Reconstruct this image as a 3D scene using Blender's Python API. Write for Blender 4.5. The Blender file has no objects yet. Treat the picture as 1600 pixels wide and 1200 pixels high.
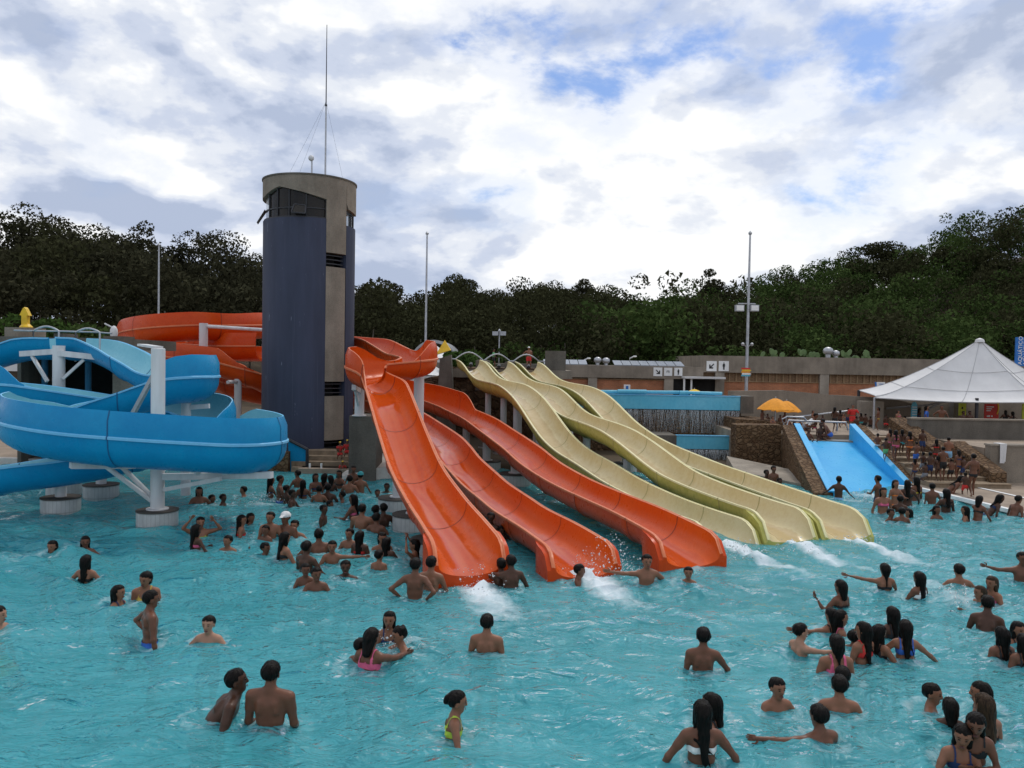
import bpy, math, random
import numpy as np
from mathutils import Vector, Matrix
R = math.radians
random.seed(7); rng = np.random.default_rng(7)
scn = bpy.context.scene
C = scn.collection

# ------------------------------------------------------------------ camera
W0, H0 = 1600.0, 1200.0
FPX = 1247.0                       # focal length in photo pixels
CAM = np.array([0.0, 0.0, 3.8]); PITCH = R(-1.6); ROLL = R(1.0)
cam_d = bpy.data.cameras.new('camera'); cam = bpy.data.objects.new('camera', cam_d); C.objects.link(cam)
cam_d.sensor_width = 36.0; cam_d.lens = 36.0*FPX/W0; cam_d.clip_start = 0.1; cam_d.clip_end = 3000
cam.location = CAM
CM = (Matrix.Rotation(R(90)+PITCH, 4, 'X') @ Matrix.Rotation(ROLL, 4, 'Z'))
cam.rotation_euler = CM.to_euler()
scn.camera = cam
CR = np.array(CM.to_3x3())
def ray(px, py):
    d = CR @ np.array([(px-W0/2)/FPX, -(py-H0/2)/FPX, -1.0]); return d
def at(px, py, Y):                 # point seen at a pixel of the survey photo, at distance Y
    d = ray(px, py); return CAM + d*(Y/d[1])
def grd(px, py, z=0.0):            # point seen at a pixel, on the level z
    d = ray(px, py); return CAM + d*((z-CAM[2])/d[2])
def onplane(px, py, p, dirxy):     # point seen at a pixel on the vertical plane through p along dirxy
    n = np.array([-dirxy[1], dirxy[0], 0.0]); d = ray(px, py)
    t = np.dot(np.array([p[0], p[1], 0])-CAM*np.array([1,1,0]), n)/np.dot(d, n); return CAM + d*t

# ------------------------------------------------------------------ world, sun, exposure
SUN_EL, SUN_AZ = R(58), R(28)      # sun behind thin cloud, ahead and to the right (azimuth from +Y towards +X)
sdir_ = (math.sin(SUN_AZ)*math.cos(SUN_EL), math.cos(SUN_AZ)*math.cos(SUN_EL), math.sin(SUN_EL))
world = bpy.data.worlds.new('World'); scn.world = world; world.use_nodes = True
def build_world():
    nt = world.node_tree; N = nt.nodes; L = nt.links
    for n in list(N): N.remove(n)
    def nd(t, **k):
        n = N.new(t)
        for a, b in k.items(): setattr(n, a, b)
        return n
    def math_(op, a, b=None, clamp=False):
        n = nd('ShaderNodeMath', operation=op, use_clamp=clamp)
        for i, v in enumerate((a, b)):
            if v is None: continue
            if isinstance(v, (int, float)): n.inputs[i].default_value = v
            else: L.new(v, n.inputs[i])
        return n.outputs[0]
    sky = nd('ShaderNodeTexSky', sky_type='NISHITA', sun_disc=False, sun_elevation=SUN_EL, sun_rotation=SUN_AZ)
    sky.air_density = 1.0; sky.dust_density = 1.2; sky.ozone_density = 1.5
    tc = nd('ShaderNodeTexCoord')
    sep = nd('ShaderNodeSeparateXYZ'); L.new(tc.outputs['Generated'], sep.inputs[0])
    # cumulus: billowing noise on the direction itself, flattened a little, finer towards the horizon
    zs_ = math_('MULTIPLY', math_('POWER', math_('MAXIMUM', sep.outputs[2], 0.0), .8), 1.75)
    cmb = nd('ShaderNodeCombineXYZ'); L.new(sep.outputs[0], cmb.inputs[0]); L.new(sep.outputs[1], cmb.inputs[1]); L.new(zs_, cmb.inputs[2])
    def noise(off, scale, detail, rough, dist=0.0):
        mp = nd('ShaderNodeMapping'); L.new(cmb.outputs[0], mp.inputs[0]); mp.inputs['Location'].default_value = off
        t = nd('ShaderNodeTexNoise'); L.new(mp.outputs[0], t.inputs['Vector'])
        t.inputs['Scale'].default_value = scale; t.inputs['Detail'].default_value = detail
        t.inputs['Roughness'].default_value = rough; t.inputs['Distortion'].default_value = dist
        return t.outputs['Fac']
    def ramp(v, pts, interp='EASE'):
        r = nd('ShaderNodeValToRGB'); r.color_ramp.interpolation = interp
        e = r.color_ramp.elements
        while len(e) < len(pts): e.new(0.5)
        for q, (p, c) in zip(e, pts):
            q.position = p; q.color = (*c, 1) if isinstance(c, tuple) else (c, c, c, 1)
        L.new(v, r.inputs[0]); return r.outputs[0]
    # a few real openings in the cloud deck, where the photograph shows blue
    def near(px, py, inner, outer):
        d = Vector(ray(px, py)).normalized(); v = nd('ShaderNodeVectorMath', operation='DOT_PRODUCT'); L.new(tc.outputs['Generated'], v.inputs[0]); v.inputs[1].default_value = d
        m = nd('ShaderNodeMapRange', interpolation_type='SMOOTHSTEP'); L.new(v.outputs['Value'], m.inputs[0]); m.inputs[1].default_value = math.cos(R(outer)); m.inputs[2].default_value = math.cos(R(inner)); return m.outputs[0]
    off = CLOUD_OFF
    cov = noise(off, 3.4, 11, 0.58, 0.15)
    gaps = math_('ADD', math_('ADD', math_('MULTIPLY', near(1090, 15, 1, 13), .085), math_('MULTIPLY', near(1310, 170, 0, 7), .11)), math_('MULTIPLY', near(790, 335, 0, 4), .10))
    cov = math_('SUBTRACT', math_('ADD', cov, .10), gaps)
    cover = ramp(cov, [(0.38, 0.0), (0.475, 0.8), (0.56, 1.0)])
    # light and shade: density towards the sun minus density here gives white crowns and grey bases
    n0 = noise(off, 4.3, 9, 0.52, 0.1)
    sd = (off[0]+.035*sdir_[0], off[1]+.035*sdir_[1], off[2]+.060)
    n1 = noise(sd, 4.3, 9, 0.52, 0.1)
    lit = math_('MULTIPLY', math_('SUBTRACT', n0, n1), 2.2)
    big = noise((off[0]-6.3, off[1]+2.2, off[2]), 2.6, 6, 0.5, 0.2)
    shade = math_('ADD', math_('ADD', lit, math_('MULTIPLY', big, .85)), .13)
    shade = math_('ADD', shade, math_('SUBTRACT', math_('MULTIPLY', near(1080, 250, 2, 22), .07), math_('ADD', math_('MULTIPLY', near(1480, 90, 1, 15), .10), math_('MULTIPLY', near(250, 290, 1, 16), .05))))
    ccol = ramp(shade, [(0.32, (4.6, 5.35, 7.0)), (0.46, (6.2, 6.85, 8.3)), (0.58, (8.1, 8.5, 9.3)), (0.72, (10.2, 10.3, 10.4))], 'EASE')
    blue = nd('ShaderNodeMix', data_type='RGBA', blend_type='MULTIPLY'); blue.inputs[0].default_value = 1.0
    L.new(sky.outputs[0], blue.inputs[6]); blue.inputs[7].default_value = (0.82, 0.98, 1.25, 1)
    mix = nd('ShaderNodeMix', data_type='RGBA'); L.new(cover, mix.inputs[0]); L.new(blue.outputs[2], mix.inputs[6]); L.new(ccol, mix.inputs[7])
    bg = nd('ShaderNodeBackground'); bg.inputs['Strength'].default_value = SKY_STRENGTH
    L.new(mix.outputs[2], bg.inputs['Color'])
    out = nd('ShaderNodeOutputWorld'); L.new(bg.outputs[0], out.inputs[0])
SKY_STRENGTH = 0.10
CLOUD_OFF = (3.9, 11.2, 5.5)
build_world()
sun_d = bpy.data.lights.new('sun', 'SUN'); sun = bpy.data.objects.new('sun', sun_d); C.objects.link(sun)
sun_d.energy = 1.3; sun_d.angle = R(14); sun_d.color = (1.0, 0.95, 0.88)
sdir = Vector((math.sin(SUN_AZ)*math.cos(SUN_EL), math.cos(SUN_AZ)*math.cos(SUN_EL), math.sin(SUN_EL)))
sun.rotation_euler = (-sdir).to_track_quat('-Z', 'Y').to_euler()
sun.location = (20, 40, 60)
vs = scn.view_settings; vs.view_transform = 'Standard'; vs.look = 'None'; vs.exposure = 0.0; vs.gamma = 1.0; vs.use_curve_mapping = False
scn.render.engine = 'CYCLES'
cy_ = scn.cycles
cy_.use_denoising = True; cy_.max_bounces = 6; cy_.transparent_max_bounces = 12; cy_.diffuse_bounces = 3; cy_.glossy_bounces = 3
cy_.sample_clamp_indirect = 6.0

# ------------------------------------------------------------------ materials
MATS = {}
class NT:
    def __init__(s, name):
        s.m = bpy.data.materials.new(name); s.m.use_nodes = True; s.t = s.m.node_tree; s.N = s.t.nodes; s.L = s.t.links
        s.b = s.N['Principled BSDF']; s.out = s.N['Material Output']; MATS[name] = s.m
    def n(s, t, **k):
        q = s.N.new(t)
        for a, v in k.items(): setattr(q, a, v)
        return q
    def coord(s, kind='Object', scale=(1,1,1), loc=(0,0,0), rot=(0,0,0)):
        tc = s.n('ShaderNodeTexCoord'); mp = s.n('ShaderNodeMapping'); s.L.new(tc.outputs[kind], mp.inputs[0])
        mp.inputs['Scale'].default_value = scale; mp.inputs['Location'].default_value = loc; mp.inputs['Rotation'].default_value = rot
        return mp.outputs[0]
    def noise(s, vec, scale, detail=4, rough=.55, dist=0.):
        q = s.n('ShaderNodeTexNoise'); s.L.new(vec, q.inputs['Vector'])
        q.inputs['Scale'].default_value = scale; q.inputs['Detail'].default_value = detail
        q.inputs['Roughness'].default_value = rough; q.inputs['Distortion'].default_value = dist
        return q.outputs['Fac']
    def ramp(s, v, pts, interp='LINEAR'):
        r = s.n('ShaderNodeValToRGB'); r.color_ramp.interpolation = interp; e = r.color_ramp.elements
        while len(e) < len(pts): e.new(.5)
        for q, (p, c) in zip(e, pts): q.position = p; q.color = (*c, 1) if isinstance(c, tuple) else (c, c, c, 1)
        s.L.new(v, r.inputs[0]); return r.outputs[0]
    def mix(s, f, a, b, blend='MIX'):
        q = s.n('ShaderNodeMix', data_type='RGBA', blend_type=blend)
        for i, v in ((0, f), (6, a), (7, b)):
            if isinstance(v, (int, float)) and i == 0: q.inputs[0].default_value = v
            elif isinstance(v, tuple): q.inputs[i].default_value = (*v[:3], 1)
            else: s.L.new(v, q.inputs[i])
        return q.outputs[2]
    def math(s, op, a, b=0., clamp=False):
        q = s.n('ShaderNodeMath', operation=op, use_clamp=clamp)
        for i, v in enumerate((a, b)):
            if isinstance(v, (int, float)): q.inputs[i].default_value = v
            else: s.L.new(v, q.inputs[i])
        return q.outputs[0]
    def bump(s, h, strength=.3, dist=.02):
        q = s.n('ShaderNodeBump'); q.inputs['Strength'].default_value = strength; q.inputs['Distance'].default_value = dist
        s.L.new(h, q.inputs['Height']); return q.outputs[0]
    def set(s, k, v):
        i = s.b.inputs[k]
        if isinstance(v, (int, float)): i.default_value = v
        elif isinstance(v, tuple): i.default_value = (*v[:3], 1)
        else: s.L.new(v, i)
        return s
def plain(name, col, rough=.6, var=.12, scale=3., bump=0., spec=.4, metal=0., streak=False, kind='Object', bscale=None):
    if name in MATS: return MATS[name]
    q = NT(name)
    v = q.coord(kind)
    if streak: v2 = q.coord(kind, scale=(1, 1, .12))
    n1 = q.noise(v2 if streak else v, scale, 6, .6)
    lo = tuple(max(0, c*(1-var*1.6)) for c in col); hi = tuple(min(1, c*(1+var)) for c in col)
    q.set('Base Color', q.ramp(n1, [(.3, lo), (.68, hi)]))
    q.set('Roughness', rough); q.set('Specular IOR Level', spec); q.set('Metallic', metal)
    if bump: q.set('Normal', q.bump(q.noise(v, bscale or scale*9, 5, .6), bump, .02))
    return q.m
def concrete(name, col, streaks=.5):
    q = NT(name); v = q.coord()
    n1 = q.noise(v, 1.1, 8, .62); n2 = q.noise(q.coord(scale=(.9, .9, .10)), 1.7, 6, .6); n3 = q.noise(v, 26, 3, .6)
    base = q.ramp(n1, [(.3, tuple(c*.72 for c in col)), (.7, tuple(c*1.16 for c in col))])
    st = q.ramp(n2, [(.45, 1.0), (.85, 1-streaks*.8)])
    c = q.mix(1.0, base, st, 'MULTIPLY'); sp = q.ramp(n3, [(.3, .82), (.6, 1.05)])
    q.set('Base Color', q.mix(1.0, c, sp, 'MULTIPLY')); q.set('Roughness', .88); q.set('Specular IOR Level', .2)
    q.set('Normal', q.bump(n3, .35, .01)); return q.m
def rubble(name, c1, c2, c3, scale=4.0):
    q = NT(name); v = q.coord(scale=(1, 1, 1.25))
    vo = q.n('ShaderNodeTexVoronoi', feature='DISTANCE_TO_EDGE'); vc = q.n('ShaderNodeTexVoronoi')
    nz = q.n('ShaderNodeTexNoise'); q.L.new(v, nz.inputs['Vector']); nz.inputs['Scale'].default_value = 6
    wv = q.mix(.12, v, nz.outputs['Color'])
    for t in (vo, vc): q.L.new(wv, t.inputs['Vector']); t.inputs['Scale'].default_value = scale
    sepc = q.n('ShaderNodeSeparateColor'); q.L.new(vc.outputs['Color'], sepc.inputs[0])
    st = q.ramp(sepc.outputs[0], [(.0, c1), (.5, c2), (1., c3)])
    n1 = q.noise(q.coord(), 9, 6, .65); st = q.mix(1.0, st, q.ramp(n1, [(.25, .6), (.75, 1.2)]), 'MULTIPLY')
    jt = q.ramp(vo.outputs['Distance'], [(.02, 0.), (.085, 1.)])
    q.set('Base Color', q.mix(jt, tuple(c*.8 for c in c1), st)); q.set('Roughness', .9); q.set('Specular IOR Level', .25)
    hgt = q.math('ADD', q.ramp(vo.outputs['Distance'], [(.0, 0.), (.16, 1.)]), q.math('MULTIPLY', n1, .5))
    q.set('Normal', q.bump(hgt, .9, .05)); return q.m
def gelcoat(name, col, fade, dirt, rough=.28, streak=.35):
    """moulded fibreglass: faded gel coat, dull scuffs, scale left by running water"""
    q = NT(name); v = q.coord()
    n1 = q.noise(v, .9, 5, .6); n2 = q.noise(v, 7, 7, .65); n3 = q.noise(q.coord(scale=(3, 3, .8)), 3.5, 5, .6)
    c = q.mix(q.ramp(n1, [(.35, 0.), (.7, 1.)]), col, fade)
    c = q.mix(q.math('MULTIPLY', q.ramp(n2, [(.45, 0.), (.75, 1.)]), streak), c, dirt)
    c = q.mix(q.math('MULTIPLY', q.ramp(n3, [(.5, 0.), (.8, 1.)]), streak*.7), c, fade)
    if name.endswith('_in'):   # a film of water runs down the middle of the trough
        w = q.n('ShaderNodeAttribute', attribute_name='wet').outputs['Fac']; n4 = q.noise(v, 2.2, 4, .6)
        wet = q.ramp(q.math('ADD', w, q.math('MULTIPLY', n4, .5)), [(.52, 0.), (.66, 1.)])
        c = q.mix(wet, c, q.mix(1., c, (.84, .78, .74), 'MULTIPLY'))
    q.set('Base Color', c); rg = q.ramp(n2, [(.3, rough*.75), (.75, min(1, rough*1.7))])
    if name.endswith('_in'): rg = q.mix(wet, rg, (.10, .10, .10))
    q.set('Roughness', rg)
    q.set('Specular IOR Level', .22); q.set('Normal', q.bump(n2, .06, .01)); return q.m

concrete('concrete', (.27, .228, .18)); concrete('concrete_dark', (.155, .138, .115), .6); concrete('concrete_pale', (.34, .295, .24), .55)
concrete('concrete_wet', (.09, .08, .07), .6)
rubble('stone', (.12, .068, .034), (.165, .098, .05), (.21, .135, .075), 6.5); rubble('earth_stone', (.085, .05, .03), (.13, .082, .047), (.17, .112, .068), 2.6)
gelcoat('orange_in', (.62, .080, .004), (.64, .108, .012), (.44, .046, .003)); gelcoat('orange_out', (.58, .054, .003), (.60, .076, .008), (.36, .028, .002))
gelcoat('orange_lip', (.62, .17, .075), (.64, .21, .10), (.45, .09, .03), .4)
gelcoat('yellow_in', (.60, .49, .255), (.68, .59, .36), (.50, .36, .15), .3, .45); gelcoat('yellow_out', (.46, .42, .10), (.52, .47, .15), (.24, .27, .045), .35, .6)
gelcoat('yellow_lip', (.72, .66, .36), (.76, .70, .42), (.55, .48, .22), .35)
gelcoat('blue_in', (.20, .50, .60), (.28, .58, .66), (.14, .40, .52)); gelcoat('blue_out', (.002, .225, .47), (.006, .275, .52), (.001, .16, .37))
gelcoat('blue_lip', (.14, .46, .72), (.2, .52, .75), (.08, .34, .6), .35)
gelcoat('wide_blue', (.035, .40, .76), (.08, .48, .80), (.03, .32, .66), .3, .35)
gelcoat('basin_blue', (.10, .44, .60), (.18, .52, .66), (.06, .30, .46), .4, .5)
plain('seam_grey', (.45, .45, .45), .7); plain('white_steel', (.62, .62, .62), .45, .10, 4, streak=True); plain('grey_steel', (.36, .37, .38), .4, .1, 5, metal=.3)
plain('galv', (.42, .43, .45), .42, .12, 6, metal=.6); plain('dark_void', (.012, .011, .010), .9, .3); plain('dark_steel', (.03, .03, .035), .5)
plain('white_sheet', (.64, .63, .62), .6, .06, 1.2, bump=.08); plain('white_paint', (.78, .78, .76), .5, .05)
plain('yellow_paint', (.75, .47, .02), .45, .1, 4); plain('orange_cloth', (.78, .30, .015), .75, .1, 6, bump=.1); plain('yellow_cloth', (.78, .5, .03), .75, .1, 6)
plain('deck', (.30, .235, .175), .85, .18, 1.5, bump=.25); plain('step_stone', (.27, .20, .13), .85, .2, 5, bump=.3)
plain('coping', (.60, .57, .52), .6, .12, 4, bump=.1); plain('soil', (.085, .06, .035), .95, .3, .4, bump=.4)
plain('black_paint', (.012, .012, .012), .5); plain('red_paint', (.62, .03, .018), .45); plain('lime_paint', (.55, .62, .04), .5); plain('sign_blue', (.02, .16, .50), .45)
plain('teal_plastic', (.10, .40, .52), .4); plain('blue_column', (.015, .14, .26), .5); plain('pink_plastic', (.75, .12, .25), .4)
plain('solar', (.20, .225, .26), .25, .1, 2, spec=.6); plain('bark', (.075, .06, .045), .95, .35, 6, bump=.5, streak=True); plain('pale_bark', (.22, .19, .15), .9, .3, 5, bump=.3, streak=True)
plain('seam_orange', (.24, .03, .01), .6); plain('seam_yellow', (.34, .30, .12), .6); plain('seam_blue', (.004, .09, .22), .6)
plain('cream_post', (.30, .20, .11), .8, .15)
def brick_mat(name, c1, c2, mort, scale):
    q = NT(name); v = q.coord(rot=(R(90), 0, 0))
    b = q.n('ShaderNodeTexBrick'); q.L.new(v, b.inputs['Vector'])
    b.inputs['Color1'].default_value = (*c1, 1); b.inputs['Color2'].default_value = (*c2, 1); b.inputs['Mortar'].default_value = (*mort, 1)
    b.inputs['Scale'].default_value = scale; b.inputs['Mortar Size'].default_value = .015; b.inputs['Brick Width'].default_value = .25; b.inputs['Row Height'].default_value = .08
    n1 = q.noise(q.coord(), 2, 6, .6); q.set('Base Color', q.mix(1., b.outputs['Color'], q.ramp(n1, [(.3, .7), (.7, 1.15)]), 'MULTIPLY'))
    q.set('Roughness', .9); q.set('Normal', q.bump(b.outputs['Fac'], -.4, .01)); return q.m
brick_mat('brick_red', (.46, .165, .07), (.52, .20, .09), (.33, .16, .095), 1.0)
brick_mat('brick_tan', (.27, .165, .085), (.32, .20, .11), (.17, .105, .06), 1.0)
def tower_blue():
    q = NT('tower_blue'); v = q.coord()
    n1 = q.noise(q.coord(scale=(1.2, 1.2, .16)), 1.5, 7, .62); n2 = q.noise(v, 14, 5, .6)
    c = q.ramp(n1, [(.3, (.030, .036, .062)), (.72, (.050, .058, .098))])
    sc = q.noise(q.coord(scale=(3.2, 3.2, .45), loc=(4.2, 1, 3.1)), 2.1, 9, .7)
    c = q.mix(q.ramp(sc, [(.655, 0.), (.70, .6)]), c, (.30, .34, .42))
    c = q.mix(q.ramp(q.noise(q.coord(scale=(2.6, 2.6, .05)), 3.4, 5, .6), [(.6, 0.), (.8, .35)]), c, (.15, .17, .23))
    q.set('Base Color', c); q.set('Roughness', .62); q.set('Specular IOR Level', .35); q.set('Normal', q.bump(n2, .25, .008)); return q.m
tower_blue()
def pier_tile():
    q = NT('pier_tile'); tc = q.n('ShaderNodeTexCoord'); s = q.n('ShaderNodeSeparateXYZ'); q.L.new(tc.outputs['Object'], s.inputs[0])
    a = q.math('ARCTAN2', s.outputs[1], s.outputs[0]); fr = q.math('FRACT', q.math('MULTIPLY', a, 30/6.28318))
    fz = q.math('FRACT', q.math('MULTIPLY', s.outputs[2], 3.4))
    j = q.math('MINIMUM', q.ramp(fr, [(.0, 0.), (.09, 1.)]), q.ramp(fz, [(.0, 0.), (.06, 1.)]))
    n1 = q.noise(q.coord(scale=(1, 1, .5)), 5, 6, .6)
    c = q.mix(j, (.18, .17, .16), q.ramp(n1, [(.3, (.40, .39, .38)), (.7, (.58, .57, .55))]))
    q.set('Base Color', c); q.set('Roughness', .35); q.set('Normal', q.bump(j, .4, .01)); return q.m
pier_tile()
def glass_mat(name, col, alpha):
    q = NT(name); q.set('Base Color', col); q.set('Roughness', .12); q.set('Specular IOR Level', .22); q.set('Alpha', alpha); return q.m
glass_mat('window_glass', (.020, .017, .015), .93); glass_mat('clear_glass', (.35, .38, .40), .35)
def leaf_mat(name, cols, trans=.14):
    q = NT(name); g = q.n('ShaderNodeNewGeometry'); n1 = q.noise(q.coord(), .12, 3, .5)
    f = q.math('ADD', q.math('MULTIPLY', g.outputs['Random Per Island'], .6), q.math('MULTIPLY', n1, .5))
    c = q.ramp(f, [(.2, cols[0]), (.5, cols[1]), (.85, cols[2])])
    d = q.n('ShaderNodeBsdfDiffuse'); t = q.n('ShaderNodeBsdfTranslucent'); m = q.n('ShaderNodeMixShader')
    q.L.new(c, d.inputs[0]); q.L.new(c, t.inputs[0]); m.inputs[0].default_value = trans
    q.L.new(d.outputs[0], m.inputs[1]); q.L.new(t.outputs[0], m.inputs[2]); q.L.new(m.outputs[0], q.out.inputs[0]); return q.m
leaf_mat('leaf_gum', ((.022, .022, .013), (.037, .037, .021), (.060, .058, .033)))
leaf_mat('leaf_wood', ((.024, .024, .012), (.040, .042, .020), (.060, .062, .030)))
leaf_mat('leaf_green', ((.026, .042, .013), (.045, .072, .021), (.075, .108, .034)))
leaf_mat('leaf_bright', ((.030, .055, .014), (.045, .080, .020), (.065, .11, .030)))

# ------------------------------------------------------------------ mesh builder
def nrm(v):
    v = np.asarray(v, float); l = np.linalg.norm(v); return v/l if l > 1e-9 else v
class MB:
    def __init__(s): s.v = []; s.f = []; s.m = []
    def add(s, verts, faces, mi=0):
        o = len(s.v); s.v.extend([tuple(map(float, p)) for p in verts])
        for f in faces: s.f.append(tuple(i+o for i in f)); s.m.append(mi)
        return s
    def hexa(s, p, mi=0):       # 8 corners: bottom 4 counterclockwise, top 4
        return s.add(p, [(0,3,2,1), (4,5,6,7), (0,1,5,4), (1,2,6,5), (2,3,7,6), (3,0,4,7)], mi)
    def box(s, x0, x1, y0, y1, z0, z1, mi=0):
        return s.hexa([(x0,y0,z0), (x1,y0,z0), (x1,y1,z0), (x0,y1,z0), (x0,y0,z1), (x1,y0,z1), (x1,y1,z1), (x0,y1,z1)], mi)
    def bar(s, a, b, w, h, mi=0, up=(0,0,1)):   # rectangular bar from a to b
        a = np.asarray(a, float); b = np.asarray(b, float); d = nrm(b-a); r = np.cross(d, up)
        if np.linalg.norm(r) < 1e-3: r = np.cross(d, (1,0,0))
        r = nrm(r); u = np.cross(r, d); c = []
        for p in (a, b):
            for sx, sz in ((-1,-1), (1,-1), (1,1), (-1,1)): c.append(p + r*sx*w/2 + u*sz*h/2)
        return s.add(c, [(0,1,2,3), (7,6,5,4), (0,4,5,1), (1,5,6,2), (2,6,7,3), (3,7,4,0)], mi)
    def tube(s, pts, r, n=8, mi=0, caps=True):
        pts = [np.asarray(p, float) for p in pts]; k = len(pts); rr = [r]*k if np.isscalar(r) else list(r)
        vs = []; ref = np.array((0,0,1.))
        for i, p in enumerate(pts):
            d = nrm(pts[min(i+1, k-1)]-pts[max(i-1, 0)])
            a = np.cross(d, ref)
            if np.linalg.norm(a) < .05: a = np.cross(d, (1., 0, 0))
            a = nrm(a); b = np.cross(a, d)
            for j in range(n):
                t = 2*math.pi*j/n; vs.append(p + rr[i]*(math.cos(t)*a + math.sin(t)*b))
        fs = [(i*n+j, (i+1)*n+j, (i+1)*n+(j+1)%n, i*n+(j+1)%n) for i in range(k-1) for j in range(n)]
        if caps: fs += [tuple(range(n)), tuple(reversed(range((k-1)*n, k*n)))]
        return s.add(vs, fs, mi)
    def lathe(s, c, prof, n=20, mi=0):          # profile of (radius, z)
        vs = [(c[0]+r*math.cos(2*math.pi*j/n), c[1]+r*math.sin(2*math.pi*j/n), c[2]+z) for r, z in prof for j in range(n)]
        k = len(prof)
        fs = [(i*n+j, i*n+(j+1)%n, (i+1)*n+(j+1)%n, (i+1)*n+j) for i in range(k-1) for j in range(n)]
        fs += [tuple(reversed(range(n))), tuple(range((k-1)*n, k*n))]
        return s.add(vs, fs, mi)
    def prism(s, poly, o, ux, uy, un, t, mi=0): # flat outline poly in (ux,uy) at o, thickened by t along un
        o = np.asarray(o, float); ux, uy, un = (np.asarray(q, float) for q in (ux, uy, un)); n = len(poly)
        vs = [o+a*ux+b*uy for a, b in poly] + [o+a*ux+b*uy+t*un for a, b in poly]
        fs = [tuple(range(n)), tuple(reversed(range(n, 2*n)))] + [(i, n+i, n+(i+1)%n, (i+1)%n) for i in range(n)]
        return s.add(vs, fs, mi)
    def grid(s, P, mi=0, close=False):          # P[i][j] points
        k, n = len(P), len(P[0]); o = [p for row in P for p in row]
        return s.add(o, [(i*n+j, i*n+j+1, (i+1)*n+j+1, (i+1)*n+j) for i in range(k-1) for j in range(n-1)], mi)
ORG = {}
def mat(m): return MATS[m] if isinstance(m, str) else m
def link(name, me, parent=None, loc=None):
    o = bpy.data.objects.new(name, me); C.objects.link(o)
    if parent is not None: o.parent = parent; ORG[o.name] = ORG[parent.name]
    return o
def build(mb, name, mats, parent=None, smooth=False, origin=None):
    """one mesh object from world-space shapes; a child keeps its thing's origin"""
    if not isinstance(mats, (list, tuple)): mats = [mats]
    if parent is not None: org = ORG[parent.name]
    else: org = np.asarray(origin if origin is not None else (0, 0, 0), float)
    V = np.asarray(mb.v, float) - org
    me = bpy.data.meshes.new(name); me.from_pydata(V.tolist(), [], mb.f)
    for m in mats: me.materials.append(mat(m))
    me.polygons.foreach_set('material_index', np.asarray(mb.m, np.int32))
    me.polygons.foreach_set('use_smooth', np.full(len(mb.f), bool(smooth)))
    if smooth:
        try: me.set_sharp_from_angle(angle=R(42))
        except Exception: pass
    me.update()
    o = link(name, me, parent)
    if parent is None: o.location = org; ORG[o.name] = org
    return o
def raw(name, V, F, mats, parent=None, smooth=True, origin=None, mi=None):
    org = ORG[parent.name] if parent is not None else np.asarray(origin if origin is not None else (0, 0, 0), float)
    V = np.asarray(V, np.float32) - org.astype(np.float32); F = np.asarray(F, np.int32); k = F.shape[1]
    me = bpy.data.meshes.new(name); me.vertices.add(len(V)); me.vertices.foreach_set('co', V.ravel())
    me.loops.add(F.size); me.loops.foreach_set('vertex_index', F.ravel()); me.polygons.add(len(F))
    me.polygons.foreach_set('loop_start', np.arange(0, F.size, k, dtype=np.int32))
    for m in (mats if isinstance(mats, (list, tuple)) else [mats]): me.materials.append(mat(m))
    if mi is not None: me.polygons.foreach_set('material_index', np.asarray(mi, np.int32))
    me.polygons.foreach_set('use_smooth', np.full(len(F), bool(smooth)))
    me.update(calc_edges=True); me.validate()
    o = link(name, me, parent)
    if parent is None: o.location = org; ORG[o.name] = org
    return o
def tag(o, label, cat, group=None):
    o['label'] = label; o['category'] = cat
    if group: o['group'] = group
    return o
def thing(name, loc, label, cat, group=None):
    o = bpy.data.objects.new(name, None); C.objects.link(o); o.location = tuple(map(float, loc)); ORG[o.name] = np.asarray(loc, float)
    o.empty_display_size = .2
    return tag(o, label, cat, group)
def struct(o, kind='structure'): o['kind'] = kind; return o
def catmull(P, ds=.18, closed=False):
    P = np.asarray(P, float); Q = np.vstack([2*P[0]-P[1], P, 2*P[-1]-P[-2]]); out = []
    for i in range(1, len(Q)-2):
        p0, p1, p2, p3 = Q[i-1:i+3]; n = max(2, int(np.linalg.norm((p2-p1)[:3])/ds))
        t = (np.arange(n)/n)[:, None]
        # centripetal-like damping: limit tangents by the chord
        c = np.linalg.norm((p2-p1)[:3]); m1 = (p2-p0)/2; m2 = (p3-p1)/2
        for m in (m1, m2):
            l = np.linalg.norm(m[:3])
            if l > 1.3*c: m *= 1.3*c/l
        h = 2*t**3-3*t**2+1; out.append(h*p1 + (t**3-2*t**2+t)*m1 + (3*t**2-2*t**3)*p2 + (t**3-t**2)*m2)
    out.append(P[-1][None]); return np.vstack(out)

# ------------------------------------------------------------------ ground, hills
RIDGE = [(-700,352,118), (-300,345,115), (0,348,113), (90,335,112), (180,378,114), (310,350,116), (400,392,125), (480,425,140), (560,447,152), (700,438,160), (900,441,164),
         (1000,464,164), (1100,456,158), (1250,440,150), (1380,405,142), (1500,378,134), (1600,345,128), (1800,325,124), (2300,330,122)]
RP = np.array([[*at(px, py, Y)] for px, py, Y in RIDGE]); TREEH = np.interp(RP[:, 0], [-140, -40, -10, 30, 60, 150], [15, 14.5, 11, 9.6, 5.8, 5.2])
def hill_z(X, Y):
    X = np.asarray(X, float); Y = np.asarray(Y, float)
    yr = np.interp(X, RP[:, 0], RP[:, 1]); zr = np.interp(X, RP[:, 0], RP[:, 2]-TREEH)
    y0 = np.interp(X, [-60, -20, 40, 70], [50, 62, 58, 50])
    t = np.clip((Y-y0)/(yr-y0), 0, 1); s = t*t*(3-2*t)
    z = .1 + (zr-.1)*s + 1.1*np.sin(X*.11+Y*.07)*s*(1-s)*2
    return z - np.maximum(Y-yr-20, 0)*.02
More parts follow.
